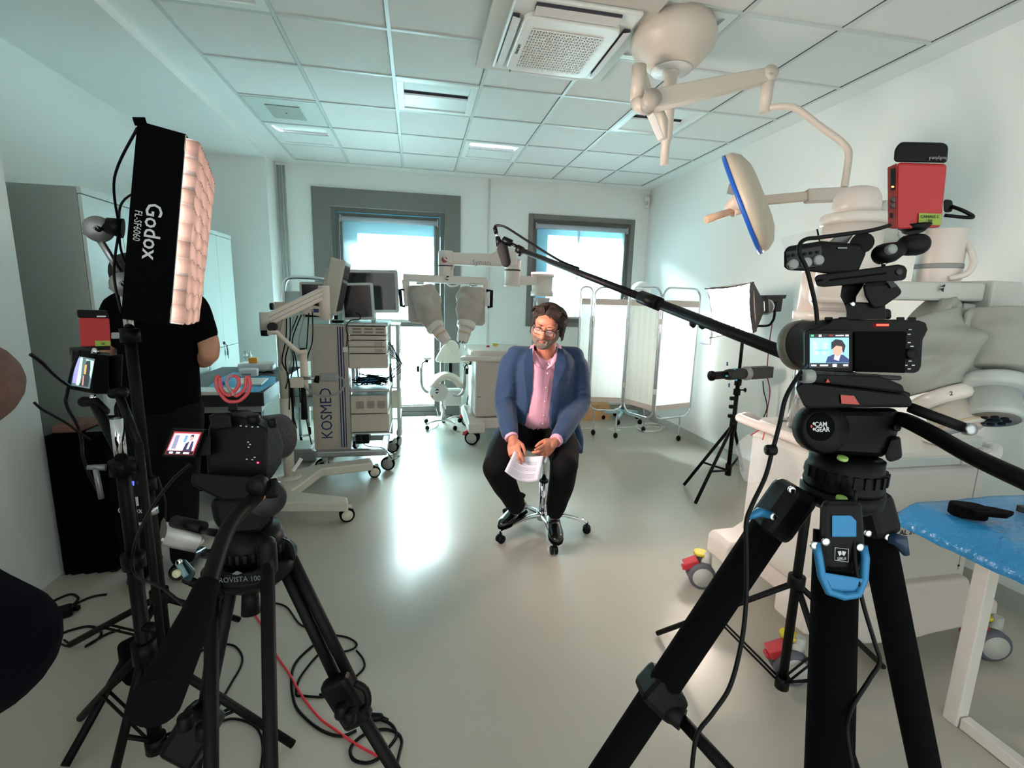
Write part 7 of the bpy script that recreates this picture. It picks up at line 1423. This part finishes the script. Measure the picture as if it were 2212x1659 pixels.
shoe_(hL_, tL, aL+V((0, 0, -.02)), 'L'); shoe_(hR_, tR, aR+V((0, 0, -.02)), 'R')
# shirt body
nk = aY(1178, 768, 2.83); bl_ = aY(1160, 915, 2.87)
m = MB(); rings = []
for y, x, w_, d_, Yc in ((925, 1160, .165, .14, 2.88), (900, 1161, .18, .155, 2.88), (870, 1163, .185, .165, 2.885), (835, 1167, .185, .155, 2.89), (800, 1171, .185, .14, 2.89), (778, 1174, .16, .115, 2.885), (765, 1177, .10, .09, 2.87), (757, 1178, .068, .07, 2.86)):
    c = aY(x, y, Yc); rings.append(eR((0, 0, 0), w_, d_, 0, Matrix.Translation(c), 32))
for i, r_ in enumerate(rings):
    rings[i] = [p+V((0, -.007*math.sin(9*k*.196+i*1.4)-.005*math.sin(17*k*.196-i), 0)) if 16 < k < 32 else p for k, p in enumerate(r_)]
m.loft(rings); so = m.build('shirt', shirt, t, sub=1)
m = MB(); pts = [aY(1181, 789, 2.735), aY(1178, 810, 2.735), aY(1175, 840, 2.722), aY(1172, 870, 2.712), aY(1170, 900, 2.718), aY(1168, 918, 2.733)]
pts = [p+V((0, -.004, 0)) for p in pts]
m.tube(catmull(pts, 4), .0018, 5); m.tube(catmull([p+V((.022, 0, 0)) for p in pts], 4), .0015, 5); m.build('placket_seam', mat('seam_pink', '#b87f96', .8), so)
for p in pts[::1]: MB().lathe([(.001, 0), (.005, 0), (.005, .002), (.001, .002)], fr(p+V((.011, -.004, .01)), z=(0, -1, 0)), 10).build('button', WPL, so)
# shirt collar
def strip(ptsA, ptsB, nm, mt, th, par, sub=1):
    rows = [catmull(ptsA, 4), catmull(ptsB, 4)]; o = MB().loft(rows, caps=False, closed=False).build(nm, mt, par); q = o.modifiers.new('s', 'SOLIDIFY'); q.thickness = th; q.offset = 0; return o
cz0 = [aY(1178, 795, 2.72), aY(1160, 775, 2.745), aY(1148, 752, 2.80), aY(1156, 745, 2.90), aY(1190, 742, 2.92), aY(1205, 752, 2.82), aY(1197, 775, 2.755), aY(1181, 795, 2.72)]
strip([aY(1176, 798, 2.715), aY(1163, 776, 2.745), aY(1153, 752, 2.79), aY(1158, 741, 2.86)], [aY(1158, 790, 2.72), aY(1149, 777, 2.735), aY(1143, 762, 2.78), aY(1146, 748, 2.87)], 'collar', shirt, .005, so)
strip([aY(1180, 798, 2.715), aY(1193, 776, 2.75), aY(1203, 753, 2.80), aY(1203, 741, 2.88)], [aY(1196, 789, 2.72), aY(1205, 773, 2.745), aY(1212, 757, 2.80), aY(1211, 746, 2.89)], 'collar', shirt, .005, so)
# jacket: open shell + sleeves, remeshed into one surface
m = MB(); lev = []
# y px, centre x, half width, half depth, centre Y, opening px left, right
for y, x, w_, d_, Yc, ol, orr in ((948, 1163, .235, .17, 2.93, 1108, 1205), (930, 1163, .225, .175, 2.92, 1120, 1196), (905, 1163, .22, .19, 2.90, 1135, 1188), (875, 1165, .217, .195, 2.895, 1141, 1188), (840, 1168, .215, .185, 2.895, 1146, 1192), (805, 1171, .215, .17, 2.895, 1149, 1196), (780, 1175, .21, .15, 2.895, 1150, 1200), (766, 1177, .18, .125, 2.89, 1149, 1203), (756, 1178, .13, .105, 2.885, 1147, 1206), (748, 1178, .09, .09, 2.88, 1146, 1208)):
    c = aY(x, y, Yc); pl_ = aY(ol, y, Yc-d_*.95).x-c.x; pr_ = aY(orr, y, Yc-d_*.95).x-c.x
    a0 = -math.pi/2+math.asin(max(-.95, min(.95, pr_/w_))); a1 = -math.pi/2+math.asin(max(-.95, min(.95, pl_/w_)))+2*math.pi
    out_, inn = [], []
    for k in range(41):
        a = a0+(a1-a0)*k/40; rip = 1+.012*math.sin(7*a+y*.05)
        out_.append(c+V((w_*rip*math.cos(a), d_*rip*math.sin(a), 0))); inn.append(c+V(((w_-.02)*math.cos(a), (d_-.02)*math.sin(a), 0)))
    lev.append(out_+inn[::-1])
m.loft(lev, smooth=True)
shL, shR = aY(1106, 786, 2.89), aY(1245, 791, 2.89); eL, eR_ = aY(1091, 872, 2.82), aY(1251, 872, 2.82); wL, wR = aY(1101, 935, 2.58), aY(1208, 944, 2.55)
limb(m, [shL+V((.05, 0, .015)), shL, shL.lerp(eL, .5)+V((-.008, 0, 0)), eL, eL.lerp(wL, .55), wL], [.068, .076, .070, .067, .059, .050], 20)
limb(m, [shR+V((-.05, 0, .015)), shR, shR.lerp(eR_, .5)+V((.01, 0, 0)), eR_, eR_.lerp(wR, .55), wR], [.068, .076, .071, .069, .060, .050], 20)
limb(m, [aY(1140, 764, 2.9), aY(1115, 768, 2.9)], [.05, .065]); limb(m, [aY(1215, 764, 2.9), aY(1240, 770, 2.9)], [.05, .065])
random.seed(3)
for a_, b_, sgn in ((shL, eL, -1), (shR, eR_, 1)):
    for k in range(5):
        p = a_.lerp(b_, .45+.13*k); m.tube(catmull([p+V((-.06, -.035, .01*random.uniform(-1, 1))), p+V((0, -.068, .02*random.uniform(-1, 1))), p+V((.06, -.035, .015*random.uniform(-1, 1)))], 4), .010, 6, rnd=True)
# skirt of the jacket over the thighs
for pts, r in (((aY(1240, 915, 2.84), aY(1250, 945, 2.80), aY(1254, 975, 2.80)), .022), ((aY(1225, 920, 2.74), aY(1238, 950, 2.72), aY(1252, 968, 2.74)), .02), ((aY(1095, 920, 2.84), aY(1078, 938, 2.82), aY(1070, 944, 2.82)), .024)): limb(m, pts, [r*1.6, r*1.4, r*.8])
jk = m.build('jacket', jack, t, remesh=.0085, smooth=3)
# lapels
jackl = mat('jacket_lapel', '#1a3252', .85, var=.2, scale=180, bump=.3, bscale=22)
def poly(pts, nm, mt, th, par): o = MB().loft([pts[:len(pts)//2], pts[len(pts)//2:][::-1]], caps=False, closed=False, smooth=False).build(nm, mt, par); q = o.modifiers.new('s', 'SOLIDIFY'); q.thickness = th; q.offset = 0; return o
poly([aY(1150, 752, 2.755), aY(1150, 775, 2.72), aY(1151, 800, 2.70), aY(1150, 840, 2.685), aY(1141, 895, 2.69), aY(1140, 890, 2.686), aY(1136, 840, 2.685), aY(1132, 805, 2.70), aY(1133, 778, 2.72), aY(1141, 755, 2.755)], 'lapel', jackl, .006, jk)
poly([aY(1205, 752, 2.755), aY(1202, 775, 2.72), aY(1198, 800, 2.70), aY(1193, 840, 2.685), aY(1188, 880, 2.685), aY(1189, 876, 2.682), aY(1205, 830, 2.68), aY(1222, 790, 2.70), aY(1221, 775, 2.72), aY(1216, 755, 2.755)], 'lapel', jackl, .006, jk)
for x, y, YY in ((1127, 914, 2.70),): MB().lathe([(.001, 0), (.009, 0), (.008, .004), (.001, .004)], fr(aY(x, y, YY), z=(0, -1, 0)), 14).build('button', INK, jk)
MB().tube([aY(1201, 822, 2.70), aY(1212, 820, 2.70), aY(1222, 819, 2.71)], .003, 5).build('breast_pocket', jackl, jk)
# cuffs
for w_, e_, n_ in ((wL, eL, aY(1106, 948, 2.54)), (wR, eR_, aY(1199, 954, 2.51))):
    MB().tube([w_-(n_-w_)*.3, n_], [.040, .038], 20).build('cuff', shirt, jk, bev=.003)
# hands
hL0 = aY(1108, 950, 2.53); M = fr(hL0, y=(aY(1112, 985, 2.44)-hL0), z=V((.25, .9, .3)))
if (M.to_3x3() @ V((1, 0, 0))).x < 0: M = M @ Matrix.Diagonal((-1, 1, 1, 1))
hand(t, M, 1.0, (.35, .42, .5, .55), (.08, .02, -.05, -.12), (.65, .55, .2), 'hand')
hR0 = aY(1197, 956, 2.50); M = fr(hR0, y=(aY(1165, 985, 2.40)-hR0), z=V((-.2, .85, -.1)))
if (M.to_3x3() @ V((1, 0, 0))).z > 0 and False: pass
if (M.to_3x3() @ V((1, 0, 0))).z < 0: M = M @ Matrix.Diagonal((-1, 1, 1, 1))
hand(t, M, 1.0, (.12, .55, .75, .85), (.1, .0, -.06, -.14), (.5, .5, .3), 'hand')
# papers
pg = thing('paper_sheets', 'curved bundle of printed white sheets held between the seated man\'s hands', 'papers', aY(1135, 1000, 2.43))
paper = mat('paper', '#ddd6e2', .7, var=.01); pc = [aY(1111, 974, 2.44), aY(1174, 984, 2.43), aY(1164, 1038, 2.37), aY(1090, 1018, 2.37)]
def pp_(u, v, z=0):
    a = pc[0].lerp(pc[1], u).lerp(pc[3].lerp(pc[2], u), v); nr = (pc[1]-pc[0]).cross(pc[3]-pc[0]).normalized(); nr = nr if nr.y < 0 else -nr
    return a+nr*(z-.018*math.sin(math.pi*u)*(1-.4*v))+V((0, 0, -.028*math.sin(math.pi*u)*v + .004*math.sin(math.pi*u)*(1-v)*-3))
for s_ in range(3):
    rows = [[pp_(i/12+.012*s_*(j/10), j/10*(1-.02*s_), -.0015*s_) for i in range(13)] for j in range(11)]
    o = MB().loft(rows, caps=False, closed=False).build('sheet', paper, pg); q = o.modifiers.new('s', 'SOLIDIFY'); q.thickness = .0004
random.seed(2); m = MB()
for k in range(15):
    v = .22+.048*k
    if k in (4, 9): continue
    e = .85 if k not in (3, 8, 14) else .5
    m.loft([[pp_(.14+(e-.14)*i/16, v+dv, .0009) for i in range(17)] for dv in (0, .012)], caps=False, closed=False)
m.build('printed_lines', mat('print_soft', '#8f8a96', .8), pg)
# head
hc = aY(1181, 706, 2.72)
zf = V((-.42, -.86, -.27)).normalized(); upv = V((.13, -.22, 1)); H = fr(hc, y=upv, z=zf)
if False: pass
H = fr(hc, z=zf, y=(upv-zf*upv.dot(zf)))
def hp_(x, y, z): return H @ V((x, y, z))
m = MB()
def E(c, r, n=18, mm=12): m.ell(H @ V(c), r, n, mm, M=H)
E((0, .035, -.018), (.078, .094, .098)); E((0, -.02, .018), (.066, .085, .075)); E((0, -.075, .035), (.05, .042, .05)); E((0, -.098, .056), (.026, .02, .024))
for s in (-1, 1): E((s*.042, -.025, .055), (.026, .026, .028)); E((s*.05, -.07, .01), (.022, .03, .045)); E((s*.034, .012, .078), (.017, .012, .012)); E((s*.034, .034, .08), (.024, .009, .012)); E((s*.013, -.022, .098), (.009, .008, .011)); E((s*.079, -.01, -.012), (.007, .031, .018)); E((s*.084, .004, -.018), (.006, .018, .014)); E((s*.08, -.033, -.006), (.006, .012, .009))
limb(m, [hp_(0, .018, .084), hp_(0, -.006, .101), hp_(0, -.026, .111)], [.009, .012, .0155]); E((0, .05, .055), (.055, .035, .035))
E((0, -.056, .084), (.022, .006, .01)); E((0, -.066, .083), (.02, .007, .01))
limb(m, [hp_(0, -.05, -.03), nk+V((0, -.01, .03)), nk+V((0, .02, -.03))], [.058, .06, .075], 20)
hd_ = m.build('head', skin, t, remesh=.0042, smooth=3)
m = MB(); E((0, -.0575, .092), (.018, .0042, .006), 14, 8); E((0, -.064, .091), (.016, .0048, .007), 14, 8); m.build('lips', mat('lips', '#9c5650', .65), hd_)
for s in (-1, 1):
    m = MB(); E((s*.034, .009, .083), (.0155, .0085, .0085), 16, 10); m.build('eyelid', mat('eyelid', '#a8695a', .6), hd_)
    MB().tube(catmull([hp_(s*.020, .004, .0895), hp_(s*.034, -.0005, .0925), hp_(s*.049, .004, .0865)], 4), .0013, 6).build('lash_line', INK, hd_)
    MB().tube(catmull([hp_(s*.016, .032, .0925), hp_(s*.034, .039, .0925), hp_(s*.055, .032, .082)], 4), [.0035, .0045, .002], 8, flat=.6).build('eyebrow', mat('brow', '#4a352c', .8), hd_)
# beard: overlapping short-haired lobes along the jaw
m = MB()
for i in range(17):
    a = -1.45+i*2.9/16; x = .067*math.sin(a); z = .012+.06*math.cos(a); y = -.088+.058*abs(math.sin(a))**1.7
    E((x, y, z), (.02, .024+.012*abs(math.sin(a)), .02), 12, 8)
for i in range(13): a = -1.2+i*.2; E((.034*math.sin(a), -.0465-.007*abs(a), .0935-.013*abs(a)), (.010, .0075, .0085), 10, 6)
for s in (-1, 1): E((s*.030, -.064, .082), (.008, .018, .010)); E((s*.071, -.03, .012), (.009, .04, .015))
E((0, -.082, .086), (.016, .010, .009)); E((0, -.102, .062), (.034, .02, .022)); E((0, -.108, .035), (.045, .016, .035))
m.build('beard', beardm, hd_, remesh=.004, smooth=2)
# hair
m = MB(); E((0, .050, -.035), (.086, .088, .095)); E((0, .080, .004), (.060, .036, .055))
for s in (-1, 1): E((s*.073, .03, -.02), (.021, .055, .048)); E((s*.076, .0, -.035), (.018, .042, .033)); E((s*.058, .066, .014), (.024, .030, .030))
E((.072, .045, -.02), (.034, .062, .055)); E((.088, .0, -.03), (.022, .055, .035))
m.build('hair_base', hairm, hd_, remesh=.005, smooth=3)
random.seed(21); m = MB(); hq = mat('hair_brown', '#2c1f19', .62, var=.6, scale=80, spec=.3)
def hs(th, ph, r=1.0):
    """point on the hair shell: th from the crown down, ph around from the face"""
    x = math.sin(th)*math.sin(ph); z = math.sin(th)*math.cos(ph); y = math.cos(th)
    rx = .088+.016*max(0, math.sin(ph))*math.sin(th); return hp_(x*rx*r, .045+y*.094*r-(0 if y > 0 else .02*-y), -.028+z*.098*r)
for k in range(330):
    ph0 = random.uniform(-1.35, 1.35); th0 = random.uniform(.25, 1.05); sg = -1 if ph0 < -.15 else 1
    pts = []; n_ = 7
    for j in range(n_):
        f = j/(n_-1); pts.append(hs(min(2.15, th0+f*(.75+.35*abs(ph0))), ph0+sg*f*(1.5-.55*abs(ph0))+.05*math.sin(j*2+k), 1.02+.035*math.sin(f*3.1)*random.uniform(.6, 1.2)+.012*math.sin(j*1.7+k)))
    m.tube(catmull(pts, 3), [.003, .0046, .0046, .002], 6)
for k in range(60):      # lifted fringe wave above the forehead, parted near the middle
    x0 = -.06+.12*k/59; sg = -1 if k < 22 else 1; r_ = .012*math.sin(k*2.3)
    pts = [hp_(x0*.95, .090-.35*x0*x0/.055+r_*.3, .060-abs(x0)*.35), hp_(x0*1.0+sg*.006, .112-.2*x0*x0/.055+r_*.5, .062-abs(x0)*.3), hp_(x0+sg*.020, .128-.2*x0*x0/.055+r_*.5, .038), hp_(x0+sg*.042, .118+r_*.3-.02*abs(x0)/.055, .008), hp_(x0+sg*.05, .09-.03*abs(x0)/.055, -.03)]
    m.tube(catmull(pts, 3), [.003, .005, .005, .002], 6)
for s in (-1, 1):
    for k in range(44):
        y0 = .088-.0029*k; w_ = .012 if s > 0 else 0
        pts = [hp_(s*(.066+.01*random.random()), y0+.02, .035-.001*k), hp_(s*(.086+w_), y0-.005, .012), hp_(s*(.092+w_+.004*math.sin(k)), y0-.035, -.015), hp_(s*(.090+w_*1.3), max(-.06, y0-.062), -.035+.006*math.sin(k*2))]
        m.tube(catmull(pts, 3), [.003, .005, .0048, .002], 6)
m.build('hair_locks', hq, hd_)
# glasses
g_ = MB(); 
def lensp(s): return [hp_(s*.034+x, y, .104-abs(s*.034+x)*.18) for x, y in [(p[0], p[1]+.002) for p in rrect(.050, .040, .014, 3)]]
gl = MB(); gl.tube(lensp(-1), .0015, 8, closed=True); gl.tube(lensp(1), .0015, 8, closed=True)
gl.tube(catmull([hp_(-.011, .008, .103), hp_(0, .012, .107), hp_(.011, .008, .103)], 4), .0024, 8)
for s in (-1, 1): gl.tube([hp_(s*.058, .014, .094), hp_(s*.07, .014, .08), hp_(s*.083, .01, .0), hp_(s*.084, -.005, -.03)], .0022, 8); gl.tube(catmull([hp_(s*.012, .016, .1025), hp_(s*.034, .0225, .0995), hp_(s*.058, .017, .0945)], 4), .0026, 8)
go = gl.build('glasses', mat('frame_black', '#14161c', .3), hd_)
gls_ = bpy.data.materials.new('spectacle_lens'); gls_.use_nodes = True; b_ = gls_.node_tree.nodes['Principled BSDF']; b_.inputs['Alpha'].default_value = .035; b_.inputs['Roughness'].default_value = .03; b_.inputs['Base Color'].default_value = (.9, .95, 1, 1)
for s in (-1, 1): lp = lensp(s); MB().loft([lp, [p-zf*.001 for p in lp]], smooth=False).build('lens', gls_, go)
# ---------------------------------------------------------------- standing person in black, seen from behind
Yp = 2.80
t = thing('person', 'person in black T-shirt and trousers standing with back turned behind the black softbox', 'person', (aY(345, 1000, Yp).x, Yp, 0))
blks = mat('tshirt_black', '#050506', .9, spec=.06, bump=.12, bscale=90)
fR, fL = aZ(398, 1222, .04), aZ(312, 1238, .04); fR.y = min(fR.y, 2.9); 
hR2, hL2 = aY(388, 905, Yp), aY(310, 905, Yp); kR2, kL2 = hR2.lerp(fR, .5), hL2.lerp(fL, .5)
m = MB(); limb(m, [hR2, kR2, fR+V((0, 0, .06))], [.115, .082, .06]); limb(m, [hL2, kL2, fL+V((0, 0, .06))], [.115, .082, .06]); limb(m, [hL2+V((0, 0, .05)), (hL2+hR2)/2+V((0, 0, .08)), hR2+V((0, 0, .05))], [.12, .135, .12]); m.build('trousers', trou, t, remesh=.014, smooth=3)
for f, s in ((fR, .5), (fL, -.3)):
    m = MB(); limb(m, [V((f.x, f.y-.07, .045)), V((f.x+.02*s, f.y+.03, .05)), V((f.x+.05*s, f.y+.16, .035))], [.045, .048, .03]); o = m.build('shoe', shoe, t, remesh=.008, smooth=2)
m = MB(); rings = []
for y, xl, xr_, d_ in ((885, 262, 436, .135), (860, 262, 432, .14), (800, 262, 428, .145), (740, 258, 426, .145), (690, 250, 424, .14), (660, 252, 418, .12), (645, 270, 400, .09), (632, 298, 372, .07)):
    a, c = aY(xl, y, Yp), aY(xr_, y, Yp); rings.append(eR((0, 0, 0), (c.x-a.x)/2, d_, 0, Matrix.Translation((a+c)/2), 28))
m.loft(rings)
sR, sL = aY(412, 662, Yp), aY(262, 668, Yp); elR = aY(447, 735, Yp); elL = aY(228, 760, Yp)
limb(m, [sR+V((-.05, 0, .0)), sR, sR.lerp(elR, .75)], [.075, .082, .07]); limb(m, [sL+V((.05, 0, 0)), sL, sL.lerp(elL, .6)], [.075, .082, .07])
m.build('tshirt', blks, t, remesh=.012, smooth=3)
m = MB(); limb(m, [sR.lerp(elR, .5), aY(449, 735, Yp), aY(452, 765, Yp-.02)], [.05, .052, .048]); limb(m, [aY(452, 762, Yp-.02), aY(440, 778, Yp+.06), aY(422, 772, Yp+.18)], [.048, .043, .032]); limb(m, [sL.lerp(elL, .4), elL, aY(250, 800, Yp+.15)], [.05, .046, .035])
hd2 = aY(268, 606, Yp+.0); hd2.x = aY(300, 606, Yp).x-.04
limb(m, [aY(322, 650, Yp), aY(312, 632, Yp), aY(300, 610, Yp)], [.065, .058, .055]); hc2 = aY(288, 603, Yp+.02); m.ell(hc2, (.078, .1, .115)); m.ell(hc2+V((-.077, .01, -.01)), (.01, .016, .03)); m.ell(hc2+V((.077, .01, -.01)), (.01, .016, .03)); m.ell(hc2+V((-.01, .09, -.01)), (.018, .02, .025)); m.ell(hc2+V((0, .05, -.06)), (.055, .05, .05))
m.build('body', skin2, t, remesh=.009, smooth=3)
m = MB(); m.ell(hc2+V((0, -.02, .03)), (.088, .098, .10)); m.build('hair', mat('hair_dark', '#1f1c18', .8, var=.3, scale=80, bump=.4, bscale=200), t, remesh=.009, smooth=2)
M = fr(aY(434, 772, Yp+.12), y=V((-.6, .3, .35)), z=V((0, 1, -.2))); hand(t, M, 1.0, (.5, .6, .6, .6), (.05, 0, -.05, -.1), (.6, .5, .2), 'hand', skin2)
# ---------------------------------------------------------------- person at the left edge, close to the camera
t = thing('person', 'crouching person cut off by the left edge, with brown hair and dark navy sleeve', 'person', (-1.05, .72, 0))
navy = mat('navy_fleece', '#05070f', .9, spec=.06, bump=.3, bscale=300); hb_ = mat('hair_chestnut', '#5c4136', .8, var=.35, scale=50, bump=.5, bscale=260)
hc3 = aD(-132, 808, .82)
m = MB(); m.ell(hc3+V((.006, -.0, -.02)), (.078, .09, .09)); m.ell(hc3+V((.01, .095, -.02)), (.015, .02, .02)); m.ell(hc3+V((.0, .075, -.03)), (.05, .035, .05)); nkb = hc3+V((-.05, -.03, -.16)); limb(m, [hc3+V((-.01, -.02, -.06)), nkb], [.055, .06]); m.build('head', mat('skin_ruddy', '#a66a55', .6, var=.1), t, remesh=.008, smooth=3)
m = MB(); m.ell(hc3+V((.004, .0, -.02)), (.096, .115, .09)); m.build('hair', hb_, t, remesh=.007, smooth=2)
sh3 = aD(-360, 1180, .85); ch3 = sh3+V((-.1, -.02, -.02)); el3 = aD(-60, 1412, .82); wr3 = aD(-190, 1480, .95); pl3 = V((-1.15, .62, .55))
m = MB(); limb(m, [nkb+V((-.02, 0, -.02)), ch3, V((-1.12, .65, .82)), pl3], [.07, .16, .165, .15], 20); limb(m, [ch3+V((.02, 0, .02)), sh3, sh3.lerp(el3, .6), el3, el3+V((-.02, .02, -.01))], [.10, .095, .105, .118, .115], 20); limb(m, [el3, el3.lerp(wr3, .5), wr3], [.112, .09, .05], 20); limb(m, [ch3+V((-.1, 0, .0)), V((-1.38, .72, .78)), V((-1.2, .95, .8))], [.09, .07, .05])
m.build('jacket', navy, t, remesh=.012, smooth=3)
m = MB(); 
for s in (-1, 1):
    hp3 = pl3+V((.09*s, 0, -.02)); kn = V((pl3.x+.16*s, pl3.y+.40, .52)); an = V((pl3.x+.16*s, pl3.y+.22, .1)); limb(m, [hp3, kn], [.11, .075]); limb(m, [kn, an], [.075, .05])
m.build('trousers', trou, t, remesh=.014, smooth=2)
for s in (-1, 1): a = V((pl3.x+.16*s, pl3.y+.2, .045)); m = MB(); limb(m, [a, a+V((0, .2, -.005))], [.045, .038]); m.build('shoe', shoe, t, remesh=.008, smooth=2)
M = fr(wr3, y=(V((-.2, .3, .1))), z=V((0, 0, -1))); hand(t, M, 1.0, (.5, .5, .5, .5), (.05, 0, -.05, -.1), (.6, .5, .2), 'hand', skin2)
